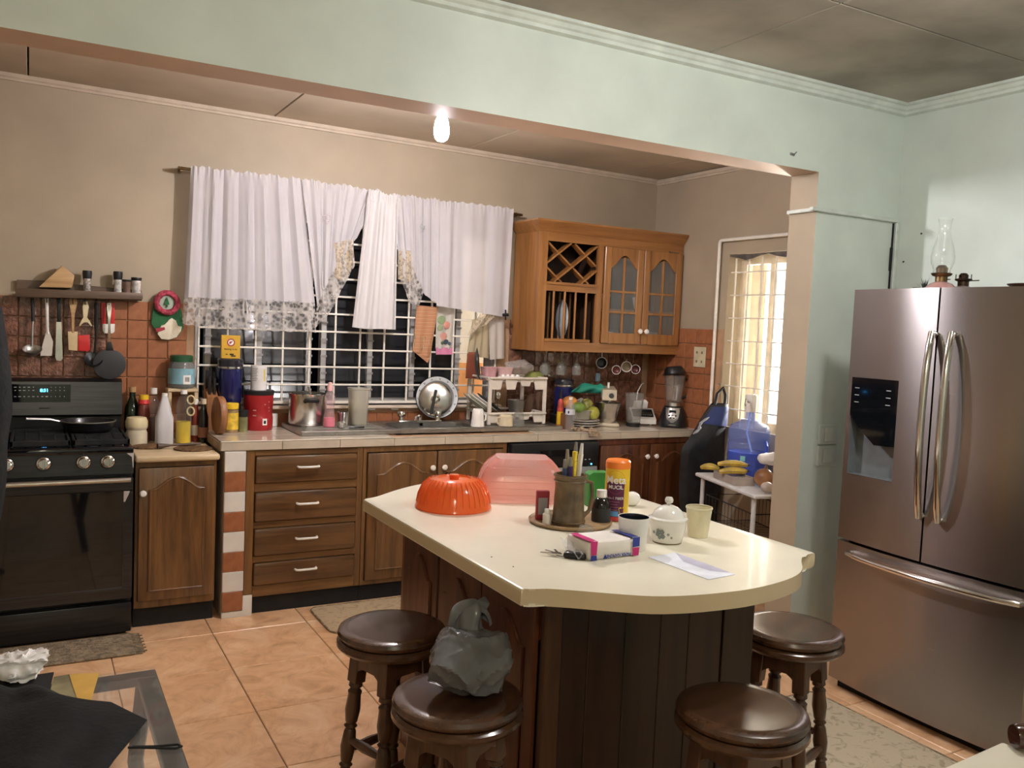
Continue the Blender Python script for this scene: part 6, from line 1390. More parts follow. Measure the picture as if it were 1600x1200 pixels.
bm = B(); lathe(bm, [(0, .386), (.033, .386), (.035, .395), (.035, .480), (.030, .490), (0, .492)], 24); obj('pump', bm, white, o)
bm = B(); tube(bm, [(-.03, -.01, .445), (-.07, -.03, .462), (-.085, -.04, .43)], .006, 8); obj('pump_spout', bm, dsteel, o)
bm = B(); tube(bm, [(0, 0, .39), (-.02, 0, .26), (.02, -.02, .12), (.03, 0, .012)], .005, 6); obj('pump_hose', bm, mat('pale_hose', (.55, .65, .80), .4), o)
bm = B(); tube(bm, [(R_*.95, -.02, .10), (R_*1.12, -.05, .12), (R_*1.12, -.05, .20), (R_*.95, -.02, .22)], .009, 8); obj('handle', xf(bm, rotz(-1.2)), mat('blue_handle', (.05, .10, .5), .3), o)
bm = patch_cyl(R_+.001, .105, .135, face(jp)-.35, face(jp)-.12, 4); obj('label', bm, mat('aqua_label', (.25, .62, .55), .5), o)
# wrapped bread and an onion at the pier
c = Vector((3.49, 3.44, CZ))
bm = B(); ball(bm, (0, 0, .05), .06, (1.0, 1.1, .55), 3); tag(obj('paper_wrap', crumple(crumple(bm, .016, 3, 18), .006, 4, 45), mat('white_wrap', (.78, .76, .74), .5), loc=(3.60, 3.49, CZ+.105)), 'crumpled white wrapper propped against the water jug', 'wrapper')
bm = B(); ball(bm, (0, 0, 0), .055, (1, 1, .95), 3); q = Vector((3.565, 3.475, CZ+.053)); t = thing('onion', 'brown onion with dry stalk beside the pier on the side table', 'onion', q); obj('bulb', bm, mat('onion_skin', (.30, .14, .06), .4, var=.2), t)
bm = B(); tube(bm, [(0, 0, .038), (.008, -.005, .075), (.02, -.012, .10), (.035, -.015, .11)], [.012, .007, .005, .003], 6); obj('stalk', bm, mat('dry_stalk', (.16, .10, .05), .8), t)
bm = B(); ball(bm, (0, 0, .03), .036, (1, 1, .8), 2); tag(obj('garlic_bag', crumple(bm, .006, 5, 40), mat('pale_net', (.55, .46, .40), .7, var=.2), loc=(3.44, 3.33, CZ+.004)), 'small pale net bag of garlic at the front of the side table', 'bag')
# fruit in the wire basket
for i, (x, y, r, m_, nm, lab) in enumerate(((.34, .13, .04, mat('yam_brown', (.20, .10, .05), .7), 'yam', 'brown yam in the lower wire basket'), (.44, .10, .045, yg, 'papaya', 'yellow green papaya in the wire basket under the table'), (.54, .15, .04, gm_, 'lime', 'green fruit in the wire basket beside the papaya'))):
    bm = B(); ball(bm, (0, 0, 0), r, (1.2, 1, 1), 2); tag(obj(nm, bm, m_, loc=on_cart(x, y, .423+r)), lab, 'fruit')
# ================================================================== ON THE ISLAND
zi = CT+.0005
orc = clear('orange_translucent', (.95, .20, .04), .62, .12); pkc = clear('pink_translucent', (.95, .60, .55), .50, .2)
P = onz(708, 792, zi); R_ = .128
t = thing('orange_dome', 'translucent orange domed microwave cover on the island', 'cover', P)
bm = B(); lathe(bm, [(R_, 0), (R_+.004, .004), (R_*1.0, .016), (R_*.96, .045), (R_*.84, .078), (R_*.66, .098), (R_*.45, .104), (R_*.42, .098), (0, .098)], 48); obj('shell', bm, orc, t)
for i in range(36):
    a = 2*PI*i/36; c_, s_ = math.cos(a), math.sin(a); bm = B(); tube(bm, [(R_*k_*c_, R_*k_*s_, z) for k_, z in ((1.0, .020), (.965, .046), (.85, .080), (.67, .100))], .0016, 4); obj('rib', bm, orc, t)
bm = B(); lathe(bm, [(0, .098), (.016, .098), (.018, .112), (.016, .114), (0, .114)], 20); obj('knob', bm, orc, t)
# pink basket cover
P = onz(813, 776, zi)
t = thing('pink_cover', 'pale pink openwork plastic food cover upside down on the island', 'cover', P, -.42)
def loft(z0, z1, w0, d0, w1, d1, n=40, sq=.9):
    def fn(u, v):
        a = 2*PI*u; e = 2/(2+sq*5); w_ = w0+(w1-w0)*(.35*v+.65*v**4); d_ = d0+(d1-d0)*(.35*v+.65*v**4)
        ca, sa = math.cos(a), math.sin(a)
        return (w_*math.copysign(abs(ca)**e, ca), d_*math.copysign(abs(sa)**e, sa), z0+(z1-z0)*v)
    return fn
W0, D0, W1, D1, Hh = .165, .125, .095, .075, .150
bm = B(); sheet(bm, 49, 3, lambda u, v: loft(0, .014, W0+.006, D0+.006, W0, D0)(u, v)); obj('rim', bm, pkc, t)
fb = loft(.014, Hh, W0, D0, W1, D1)
obj('wall', sheet(B(), 49, 8, lambda u, v: fb(u, v)), pkc, t)
bm = B(); poly = [fb(i/48, 1.0) for i in range(48)]; vv = [bm.verts.new((p[0], p[1], Hh)) for p in poly]; bm.faces.new(vv); obj('flat_top', bm, pkc, t)
bm = B()
for q in range(5): tube(bm, [Vector(fb(i/48, .10+.17*q))*1.002 for i in range(48)], .0008, 3, True)
for q in range(72): tube(bm, [Vector(fb(q/72, v/7))*1.004 for v in range(8)], .0011, 3)
g = obj('woven_lattice', bm, pkc, t); g['kind'] = 'stuff'
P = onz(735, 764, zi); bm = B(); lathe(bm, [(0, 0), (.05, 0), (.058, .004), (.085, .012), (.086, .015), (.055, .008), (0, .006)], 30); tag(obj('saucer', bm, porc, loc=(P.x-.03, P.y+.07, zi)), 'white saucer peeping out between the orange and pink covers', 'saucer')
# round wooden tray and what stands on it
P = onz(900, 820, zi); TR = Vector((P.x, P.y+.035, zi))
bm = B(); lathe(bm, [(0, 0), (.125, 0), (.135, .004), (.137, .010), (.132, .014), (.126, .009), (0, .008)], 40); tag(obj('round_tray', bm, wood('tray_wood', (.22, .13, .06), (.36, .23, .11), .5, 'x', .1), loc=TR), 'round wooden tray holding the carved mug and bottles', 'tray')
zt3 = zi+.009
c = onz(897, 822, zt3); s = mpp(c)
carve = mat('carved_brown', (.13, .085, .040), .35, var=.3, scale=14, bump=.5, bscale=25, coat=.3)
t = thing('carved_mug', 'tall carved brown tankard used as a pen holder', 'mug', (c.x-.004, c.y+.03, zt3))
bm = B(); lathe(bm, [(0, 0), (25*s, 0), (26*s, 3*s), (24*s, 30*s), (23*s, 60*s), (24*s, 74*s), (25*s, 80*s), (22*s, 80*s), (21*s, 60*s), (21*s, 6*s), (0, 5*s)], 30); obj('body', bm, carve, t)
for zq, rq in ((6, 26.2), (70, 24.4), (78, 25.2)): bm = B(); tube(bm, [(rq*s*math.cos(a), rq*s*math.sin(a), zq*s) for a in [2*PI*i/30 for i in range(30)]], 1.4*s, 6, True); obj('band', bm, carve, t)
bm = B(); tube(bm, [(22*s, 0, 70*s), (36*s, 0, 66*s), (38*s, 0, 45*s), (34*s, 0, 22*s), (24*s, 0, 12*s)], 3.4*s, 8); obj('handle', xf(bm, rotz(-.3)), carve, t)
mug = t
pens = [(-12, -4, 104, 'blue', (.05, .08, .16), 'dark blue pen at the left of the carved mug'), (-3, 6, 118, 'steel', (.45, .45, .42), 'silver pen in the carved mug'), (3, -6, 116, 'yel', (.75, .55, .05), 'yellow capped marker in the carved mug'), (9, 3, 130, 'pencil', (.62, .42, .12), 'tall yellow pencil in the carved mug'), (16, -2, 128, 'white', (.70, .66, .62), 'white pen at the right of the carved mug'), (-6, -10, 108, 'purple', (.06, .03, .12), 'dark purple marker in the carved mug')]
for dx, dy, h, nm, col, lab in pens:
    t = thing('pen' if nm != 'pencil' else 'pencil', lab, 'pen', mug.location, 0, 'pens in the carved mug'); b_ = Vector((dx*.55*s, dy*.55*s, 6*s)); e_ = Vector((dx*1.15*s, dy*1.0*s, h*s)); m_ = mat('pen_'+nm, col, .4)
    bm = B(); tube(bm, [b_, b_.lerp(e_, .86)], (4.2 if nm != 'pencil' else 3.4)*s, 7); obj('barrel', bm, m_, t)
    bm = B(); tube(bm, [b_.lerp(e_, .865), e_], [3.6*s, 2.2*s if nm != 'yel' else 4.4*s], 7); obj('tip', bm, m_ if nm in ('yel', 'white') else dsteel, t)
c = onz(866, 818, zt3); bm = B(); cbox(bm, (0, 0, .047), (.042, .018, .094), .002, 1)
t = thing('tea_packet', 'dark red packet standing behind the carved mug', 'packet', (TR.x-.088, TR.y+.035, zt3), -.35); obj('carton', bm, mat('dark_red_card', (.30, .02, .03), .5), t)
bm = B(); cbox(bm, (0, -.0095, .045), (.030, .001, .055)); obj('label', bm, mat('grey_label', (.30, .28, .28), .6), t)
o, s2 = jar('salt_shaker', 'small white pot with red mark at the left rim of the tray', 'shaker', 857, 815, zt3, [('body', [(0, 0), (7, 0), (7, 16), (5, 18), (0, 18)], offwhite), ('cap', [(0, 18), (4.5, 18), (4.5, 24), (0, 25)], white)], loc=(TR.x-.108, TR.y-.030, zt3))
jar('medicine_bottle', 'black glass medicine bottle with white cap beside the fibre tub', 'bottle', 938, 818, zi, [('body', [(0, 0), (14, 0), (14.5, 2), (14.5, 30), (11, 39), (6.5, 42), (0, 42)], mat('brown_black_glass', (.008, .006, .005), .12, coat=.4)), ('label', [(14.6, 5), (14.8, 5), (14.8, 26), (14.6, 26)], mat('dark_label', (.03, .03, .03), .6)), ('cap', [(0, 42), (8, 42), (8.3, 44), (8, 53), (0, 54)], white)])
o, s = jar('fibre_tub', 'orange topped fibre supplement tub with purple label on the island', 'tub', 970, 815, zi, [('body', [(0, 0), (18.5, 0), (19, 2), (19, 82), (0, 82)], mat('tub_yellow', (.75, .50, .03), .4)), ('lid', [(0, 82), (19.3, 82), (19.5, 84), (19.3, 92), (17, 95), (0, 95)], orange)], loc=onz(970, 815, zi)+Vector((0, .03, 0)), seg=36)
a0 = face(o.location); Rr = 19.15*s
purple = mat('label_purple', (.10, .012, .055), .5)
bm = patch_cyl(Rr, 1*s, 62*s, a0-.95, a0+.62, 14); obj('purple_label', bm, purple, o)
bm = patch_cyl(Rr*1.003, 2*s, 8*s, a0-.95, a0+.5, 14); obj('red_band', bm, mat('label_red', (.55, .05, .04), .5), o)
bm = patch_cyl(Rr*1.003, 9*s, 17*s, a0-.95, a0+.2, 14); obj('blue_band', bm, mat('label_blue', (.10, .30, .55), .5), o)
cm = cyl_map(Rr*1.006, 62*s, a0-.12)
bm = B(); vv = [bm.verts.new(cm(16*s*math.cos(a), 18*s*math.sin(a))) for a in [2*PI*i/32 for i in range(32)]]; bmesh.ops.triangle_fill(bm, use_beauty=True, edges=[bm.edges.new((vv[i], vv[(i+1) % 32])) for i in range(32)])
obj('round_badge', bm, mat('badge_orange', (.72, .17, .03), .5), o)
obj('brand_script', text_bm('Meta', 12*s, cyl_map(Rr*1.02, 65*s, a0-.12), bold=.0006), paper, o, smooth=0)
obj('brand_caps', text_bm('MUCIL', 6*s, cyl_map(Rr*1.02, 54*s, a0-.12), bold=.0003), paper, o, smooth=0)
obj('fiber_text', text_bm('4-in-1 FIBER', 4.2*s, cyl_map(Rr*1.02, 37*s, a0-.15)), paper, o, smooth=0)
for i in range(4): bm = patch_cyl(Rr*1.008, (31-4.2*i)*s, (32-4.2*i)*s, a0-.75, a0+.25-.15*(i % 2), 8); obj('print_line', bm, mat('mauve_print', (.30, .14, .18), .6), o)
cm = cyl_map(Rr*1.01, 20*s, a0+.5); bm = B(); prism_pts = [(-4, -6), (4, -6), (6, 2), (2, 5), (0, 2), (-3, 4), (-6, 1)]; vv = [bm.verts.new(cm(a*s, b*s)) for a, b in prism_pts]; bm.faces.new(vv); obj('star_mark', bm, mat('tub_yellow', (.75, .50, .03)), o)
c = onz(945, 800, zi); t = thing('green_carton', 'green cardboard carton behind the fibre tub', 'carton', (c.x+.035, c.y+.10, zi), -.25)
bm = B(); cbox(bm, (0, 0, .058), (.085, .055, .116), .002, 1); obj('carton', bm, mat('green_card', (.025, .22, .03), .5), t)
bm = B(); prism(bm, [(-.0425, .116), (.0425, .116), (.030, .124), (-.030, .124)], -.027, .027, 'xz'); obj('flap', bm, mat('green_card', (.025, .22, .03)), t)
# mug, sugar bowl, white round thing, paper cup
o, s = jar('white_mug', 'white tapered mug with dark blue inside near the sugar bowl', 'mug', 988, 858, zi, [('body', [(0, 0), (19, 0), (20, 2), (24.5, 50), (24.8, 52), (23.6, 52), (23, 49)], white), ('lining', [(23.4, 51.5), (22.8, 48), (18.5, 3), (0, 2.5)], mat('dark_blue_glaze', (.006, .007, .022), .2, coat=.4))], seg=36)
o, s = jar('sugar_bowl', 'white porcelain sugar bowl with grey flowers and knobbed lid', 'sugar bowl', 1042, 846, zi, [('bowl', [(0, 0), (21, 0), (23, 2), (27, 18), (29, 34), (29.6, 36), (0, 36)], porc), ('foot_ring', [(20.5, -.1), (22.5, -.1), (22.8, 2), (21, 2)], mat('gilt_ring', (.18, .13, .07), .4)), ('lid', [(0, 36.4), (30.5, 36.4), (30.5, 38), (26, 40), (22, 48), (14, 55), (6, 58), (0, 58)], porc), ('lid_knob', [(0, 57.5), (3, 58), (3, 60), (6, 62), (6.8, 66), (5, 70), (0, 71)], porc)], seg=40)
a0 = face(o.location)
fl = mat('grey_green_print', (.22, .25, .24), .5)
for dz_, da, r in ((16, -.55, 4.5), (20, -.30, 5), (13, -.25, 4.5), (22, -.5, 3.5), (11, -.45, 3.5), (17, .05, 2.5), (12, .25, 2.2), (18, -.8, 3)):
    rr = (22.5+.32*dz_)*s; cm = cyl_map(rr*1.012, dz_*s, a0+da); bm = B()
    for q in range(5):
        b_ = 2*PI*q/5; vv = [bm.verts.new(cm((r*.5*math.cos(b_)+r*.42*math.cos(a))*s, (r*.5*math.sin(b_)+r*.42*math.sin(a))*s)) for a in [2*PI*i/7 for i in range(7)]]; bm.faces.new(vv)
    obj('flower_print', bm, fl, o)
c = onz(993, 795, zi); bm = B(); ball(bm, (0, 0, .026), .030, (1.1, .9, .87), 3); tag(obj('white_lid', bm, porc, loc=(c.x+.02, c.y+.05, zi)), 'small round white porcelain lid behind the white mug', 'ornament')  # a small white porcelain lid, modelled as a squashed ball
o, s = jar('paper_cup', 'pale yellow disposable paper cup at the right of the sugar bowl', 'cup', 1090, 838, zi, [('body', [(0, 1), (14.5, 1), (14.5, 0), (15.2, 0), (20, 45), (19, 45), (14.5, 2.5), (0, 2.5)], mat('cream_paper', (.72, .66, .46), .7)), ('rolled_rim', [(19.3, 44), (20.6, 44), (21, 45.5), (20.4, 47), (19.2, 46.5)], mat('cream_paper', (.72, .66, .46)))], seg=36)
# wrapped paper towel pack
ca, cb, cc = onz(920, 877, zi), onz(996, 868, zi), onz(884, 850, zi)
ax = (cb-ca); W_ = ax.length; ang = math.atan2(ax.y, ax.x); D_ = .115; Hp = .050
t = thing('napkin_pack', 'plastic wrapped pack of paper napkins with pink and blue bands', 'napkins', ca, ang)
bm = B(); box(bm, 0, 0, 0, W_, D_, Hp, .008, 2); bmesh.ops.subdivide_edges(bm, edges=list(bm.edges), cuts=2); obj('paper_stack', crumple(bm, .0015, 8, 25), mat('napkin_white', (.74, .69, .64), .7, var=.05), t)
mag, blu = mat('magenta_print', (.50, .02, .16), .45), mat('blue_print', (.02, .04, .26), .45)
filmm = clear('pack_film', (.85, .85, .85), .12, .08)
bm = sheet(B(), 8, 8, lambda u, v: (-.004-.03*v*(1-.4*abs(u-.5)), D_*(.1+.8*u), Hp*(.2+.6*u)+.006*math.sin(v*6+u*9)), .001); obj('film_end', crumple(bm, .005, 9, 40), filmm, t)
def strip(pts, m_, nm):
    bm = B(); vv = [bm.verts.new(p) for p in pts]; bm.faces.new(vv); obj(nm, bm, m_, t, smooth=0)
e = .0045
strip([(.0, .0, Hp+e), (.024, .0, Hp+e), (.024, D_*.85, Hp+e), (.0, D_*.85, Hp+e)], mag, 'magenta_band'); strip([(W_-.022, .0, Hp+e), (W_+.002, .0, Hp+e), (W_-.004, D_*.8, Hp+e), (W_-.03, D_*.8, Hp+e)], blu, 'blue_band')
strip([(.004, -e, .016), (.022, -e, .016), (.024, -e, Hp+e), (.0, -e, Hp+e)], mag, 'magenta_band'); strip([(.002, -e, .001), (.024, -e, .001), (.022, -e, .015), (.004, -e, .015)], blu, 'blue_band')
strip([(W_-.020, -e, .002), (W_, -e, .002), (W_+.002, -e, Hp*.5), (W_-.022, -e, Hp*.5)], mag, 'magenta_band'); strip([(W_-.022, -e, Hp*.55), (W_+.002, -e, Hp*.55), (W_+.002, -e, Hp+e), (W_-.022, -e, Hp+e)], blu, 'blue_band')
obj('lettering', text_bm('PAPER NAPKINS', .0085, lambda u, v: (W_*.58-u, -e-.0012, .010-v), bold=.0004), blu, t, smooth=0)
bm = B(); prism(bm, [(W_*.26, .004), (W_*.34, .004), (W_*.30, .016)], -e-.002, -e-.001, 'xz'); obj('triangle_mark', bm, blu, t)
# keys
c = onz(897, 870, zi)+Vector((-.012, -.006, 0)); t = thing('car_keys', 'black car key fob with metal keys beside the napkin pack', 'keys', c, -.75)
bm = B(); box(bm, -.022, -.017, 0, .042, .017, .017, .007, 3); obj('fob', bm, black, t)
for y in (-.004, .006): bm = B(); lathe(bm, [(0, .0172), (.004, .0172), (.0035, .0182), (0, .0184)], 10, (.008+y, 0, 0)); obj('button', bm, mat('button_grey', (.10, .10, .10), .5), t)
bm = B(); tube(bm, [(-.030+.013*math.cos(a), .013*math.sin(a), .005) for a in [2*PI*i/18 for i in range(18)]], .0012, 5, True); obj('ring', bm, chrome, t)
for a in (2.6, 3.3, 2.0):
    bm = B(); prism(bm, [(0, -.009), (.018, -.009), (.022, -.004), (.052, -.003), (.052, .003), (.022, .004), (.018, .009), (0, .009)], 0, .0018, 'xy'); xf(bm, mv(-.036, 0, .001+.002*a) @ rotz(a)); obj('key', bm, steel, t)
# envelope
q = [onz(*p, zi) for p in ((1013, 871), (1107, 906), (1148, 898), (1055, 864))]
t = thing('envelope', 'white business envelope lying near the rounded end of the island', 'envelope', q[0])
rel = [p-q[0] for p in q]; bm = B(); A0 = [bm.verts.new((p.x, p.y, .0012)) for p in rel]; A1 = [bm.verts.new((p.x, p.y, .0)) for p in rel]; bm.faces.new(A0); bm.faces.new(A1[::-1]); [bm.faces.new((A0[i], A0[(i+1) % 4], A1[(i+1) % 4], A1[i])) for i in range(4)]
obj('envelope_body', bm, mat('envelope_white', (.74, .76, .84), .7), t)
f = [rel[3], rel[3].lerp(rel[2], .35)+(rel[1]-rel[2])*.45, rel[3].lerp(rel[2], .78)+(rel[1]-rel[2])*.40, rel[2].lerp(rel[3], .06)]
bm = B(); vv = [bm.verts.new((p.x, p.y, .0016)) for p in f]; bm.faces.new(vv); obj('flap', bm, mat('envelope_inside', (.46, .45, .56), .8), t)
bm = B(); ball(bm, (0, 0, .010), .022, (1.3, .8, .55), 3); c = onz(912, 832, zi); tag(obj('cling_wrap', crumple(bm, .010, 3, 60), filmm, loc=(c.x+.005, c.y, zi+.001)), 'scrap of crumpled clear wrap beside the napkin pack', 'wrap')
for i, (px, py, wh_) in enumerate(((768, 871, 'left of'), (802, 886, 'below'))):
    c = onz(px, py, zi); bm = B(); ball(bm, (0, 0, .0015), .0025, (1, 1, .6), 1); tag(obj('crumb', bm, shelfw, loc=c), 'tiny dark crumb on the island top, %s the other near the left edge' % wh_, 'crumb')
# ================================================================== GREY BAG ON THE STOOL
sp_ = onz(716, 1083, .60)
gbm = mat('grey_bag_film', (.15, .155, .165), .22, var=.1, scale=8, coat=.4)
gbf = clear('grey_bag_thin_film', (.22, .225, .235), .72, .15)
def facet(bm, amp, sc, seed):
    from mathutils import noise
    o_ = Vector((seed*3.1, seed*1.7, seed*2.3))
    for v in bm.verts:
        r_ = 1-min(1, abs(noise.noise(v.co*sc+o_))*3.2)
        v.co += v.co.normalized()*amp*r_*r_
    return bm
t = thing('grey_bag', 'crumpled grey plastic shopping bag sitting on a stool', 'bag', (sp_.x+.040, sp_.y+.000, .601))
bm = B(); ball(bm, (0, 0, 0), .100, (1.10, .85, .78), 5); crumple(bm, .034, 21, 5); facet(bm, .016, 8, 4); facet(bm, .004, 26, 7)
for v in bm.verts: v.co.z = max(v.co.z+.074, .001+.003*abs(math.sin(v.co.x*70)))
obj('sack', bm, gbm, t, smooth=28)
def hf(u, v):
    w_ = .070*(1-.55*v)+.012*math.sin(v*9); return ((u-.5)*2*w_+.045*v+.014*math.sin(v*8+u*3), .045+.035*v+.03*math.sin(u*5+v*4), .09+.105*v+.015*math.sin(u*7))
obj('gathered_top', crumple(sheet(B(), 28, 24, hf, .002), .022, 5, 16), gbf, t, smooth=28)
def hf2(u, v):
    a = PI*v; return (.02+.055*math.cos(a)+.01*math.sin(u*6), .06+.02*u, .15+.050*math.sin(a)+(u-.5)*.02)
obj('loop_handle', crumple(sheet(B(), 6, 16, hf2, .002), .008, 6, 25), gbf, t, smooth=28)
# ================================================================== ON THE FRIDGE
zf = 1.7355
def onf(px, py, x): q = onx(px, py, x); return q
c = onx(1470, 445, 3.36); s = mpp(c)
t = thing('oil_lamp', 'pink glass oil lamp with tall clear chimney on the fridge', 'oil lamp', (c.x, c.y, zf))
base = c.z-zf
pkg = mat('pink_glass', (.55, .30, .28), .15, coat=.5)
bm = B(); lathe(bm, [(0, 0), (.055, 0), (.045, .006), (.060, .022), (.062, .035), (.045, .052), (.022, .062), (0, .062)], 32); obj('font', bm, pkg, t)
bm = B(); lathe(bm, [(0, .062), (.024, .062), (.024, .082), (.036, .086), (.042, .094), (.040, .097), (.022, .100), (.024, .118), (.014, .130), (0, .132)], 28); obj('burner', bm, brass, t)
bm = B(); tube(bm, [(.024, 0, .075), (.06, .01, .075)], .0025, 6); lathe(bm, [(0, 0), (.010, 0), (.010, .003), (0, .003)], 10, (.06, .01, .074)); obj('wick_key', bm, brass, t)
ch = .235; bm = B(); lathe(bm, [(.034, .097), (.034, .112), (.045, .140), (.047, .165), (.040, .205), (.028, .245), (.022, .275), (.024, .305), (.030, .325), (.0285, .325), (.022, .303), (.0205, .275), (.0265, .244), (.0385, .204), (.0455, .165), (.0435, .141), (.0325, .113), (.0325, .097)], 32); obj('chimney', bm, glassc, t)
c = onx(1505, 443, 3.44)
t = thing('lamp_burner', 'second oil lamp without chimney, dark burner on pale base', 'oil lamp', (c.x, c.y, zf))
bm = B(); lathe(bm, [(0, 0), (.034, 0), (.042, .020), (.036, .040), (.02, .048), (0, .048)], 28); obj('font', bm, mat('smoky_glass', (.30, .24, .22), .15, coat=.4), t)
bm = B(); lathe(bm, [(0, .048), (.022, .048), (.022, .066), (.032, .070), (.034, .076), (.018, .080), (.019, .092), (.012, .100), (0, .102)], 24); obj('burner', bm, mat('dark_bronze', (.06, .035, .025), .4, .8), t)
for a in range(4): bm = B(); box(bm, .028, -.003, .074, .031, .003, .096, .001, 1); obj('prong', xf(bm, rotz(a*PI/2+.4)), mat('dark_bronze', (.06, .035, .025)), t)
bm = B(); tube(bm, [(.02, -.01, .070), (.04, -.045, .072)], .0025, 6); obj('wick_key', bm, mat('dark_bronze', (.06, .035, .025)), t)
c = onx(1610, 440, 3.30)
bm = B(); lathe(bm, [(0, 0), (.03, 0), (.04, .010), (.075, .034), (.078, .038), (.074, .037), (.04, .016), (0, .008)], 30); tag(obj('copper_bowl', bm, mat('old_copper', (.16, .08, .045), .3, .8), loc=(c.x, c.y, zf)), 'low copper coloured bowl on the fridge at the right edge', 'bowl')
c = onx(1378, 445, 3.50); rnd = random.Random(3)
t = thing('crystal_ornament', 'small grey leafy ornament on the left of the fridge', 'ornament', (c.x, min(c.y, 2.52), zf))
bm = B(); lathe(bm, [(0, 0), (.028, 0), (.026, .03), (.030, .034), (0, .036)], 14); obj('cup', bm, smoke, t)
for i in range(26):
    a, e = rnd.uniform(0, 6.28), rnd.uniform(.2, 1.5); d_ = Vector((math.cos(a)*math.cos(e), math.sin(a)*math.cos(e), math.sin(e))); p0 = Vector((0, 0, .035)); L_ = rnd.uniform(.035, .065); sd = d_.orthogonal().normalized()*.011
    bm = B(); vv = [bm.verts.new(p) for p in (p0, p0+d_*L_*.5+sd, p0+d_*L_, p0+d_*L_*.5-sd)]; bm.faces.new(vv); bmesh.ops.solidify(bm, geom=list(bm.faces), thickness=.001); obj('leaf', bm, mat('grey_green_leaf', (.16, .18, .15), .5, var=.3), t)
# ================================================================== LOW GLASS TABLE, BOTTOM LEFT
zg = .45; fx1, fy1, fx0, fy0 = .340, 2.765, -.62, 1.62
dkm = mat('dark_table_frame', (.060, .045, .034), .4, var=.3, scale=9)
t = thing('glass_table', 'low glass topped table with dark frame at the lower left', 'table', (0, 0, 0))
bm = B(); w_ = .055
box(bm, fx0, fy1-w_, zg-.035, fx1, fy1, zg-.008, .003, 1); box(bm, fx0, fy0, zg-.035, fx1, fy0+w_, zg-.008, .003, 1); box(bm, fx1-w_, fy0+w_, zg-.035, fx1, fy1-w_, zg-.008, .003, 1); box(bm, fx0, fy0+w_, zg-.035, fx0+w_, fy1-w_, zg-.008, .003, 1); obj('frame', bm, dkm, t)
bm = B(); box(bm, fx0+.004, fy0+.004, zg-.008, fx1-.004, fy1-.004, zg, .002, 1); obj('glass_top', bm, clear('table_glass', (.85, .90, .88), .02, .03), t)
for x, y in ((fx1-.03, fy1-.03), (fx1-.03, fy0+.03), (fx0+.03, fy1-.03), (fx0+.03, fy0+.03)):
    bm = B(); sx = 1 if x > 0 else -1; tube(bm, [(x, y, zg-.035), (x-sx*.03, y-.04*(1 if y > 2 else -1), .2), (x, y, .0)], [.028, .022, .020], 8); obj('leg', bm, dkm, t)
zz_ = zg+.0008
def flat_poly(name, label, cat, pxs, m_, th=.0012, lift=0.0):
    q = [onz(a, b, zz_+lift) for a, b in pxs]; bm = B(); prism(bm, [(p.x, p.y) for p in q], zz_+lift, zz_+lift+th, 'xy'); return tag(obj(name, bm, m_), label, cat)
flat_poly('folder', 'black folder lying on the glass table beside the yellow leaflet', 'folder', [(-60, 1075), (84, 1053), (76, 1085), (60, 1140), (-80, 1150)], blackm, .006)
flat_poly('leaflet', 'grey and olive leaflet on the glass table', 'leaflet', [(84, 1058), (108, 1054), (135, 1110), (72, 1110)], mat('olive_print', (.34, .30, .16), .6, var=.3, scale=6), .001)
flat_poly('leaflet', 'orange yellow leaflet on the glass table', 'leaflet', [(108, 1054), (155, 1052), (138, 1110), (126, 1110)], mat('amber_print', (.62, .38, .08), .6), .0015, .0014)
def gar(u, v):
    xl, xr = lerp_poly([(-40, 1080), (-40, 1100), (-60, 1130), (-60, 1165), (-40, 1210), (-20, 1235)], v), lerp_poly([(72, 1084), (112, 1106), (180, 1110), (228, 1134), (178, 1195), (150, 1235)], v)
    px = xl[0]+(xr[0]-xl[0])*u; py = xl[1]+(xr[1]-xl[1])*u
    q = onz(px, py, zg); q.z = zg+.010+.030*(math.sin(PI*u)*math.sin(PI*v))**.5+.010*math.sin(u*9+v*5)*math.sin(PI*u)+.006*math.sin(v*14)*math.sin(PI*u); return q
t = thing('black_garment', 'black cloth garment heaped on the low glass table', 'garment')
bm = sheet(B(), 30, 26, gar, .006); obj('cloth', bm, mat('black_cloth', (.004, .0045, .005), .85, var=.3, scale=20, bump=.3), t)
a, b = onz(200, 1168, zg+.008), onz(284, 1166, zg+.006); bm = B(); c = a.lerp(b, .5); n_ = Vector((0, 0, 0)); pd = (b-a).cross(Vector((0, 0, 1))).normalized()*.010
tube(bm, [a, c+pd*.5, b.lerp(a, .1)+pd, b, b.lerp(a, .1)-pd, c-pd*.3, a+Vector((.01, 0, 0))], .003, 6); obj('drawstring', bm, blackm, t)
c = onz(28, 1058, zg+.01); bm = B(); ball(bm, (0, 0, .02), .06, (1.25, .8, .45), 5); crumple(bm, .020, 31, 14); facet(bm, .014, 30, 3); crumple(bm, .007, 32, 45); tag(obj('tissue', bm, mat('white_tissue', (.76, .74, .72), .9), loc=(c.x-.004, c.y, zg+.027)), 'crumpled white tissue on the black garment', 'tissue')
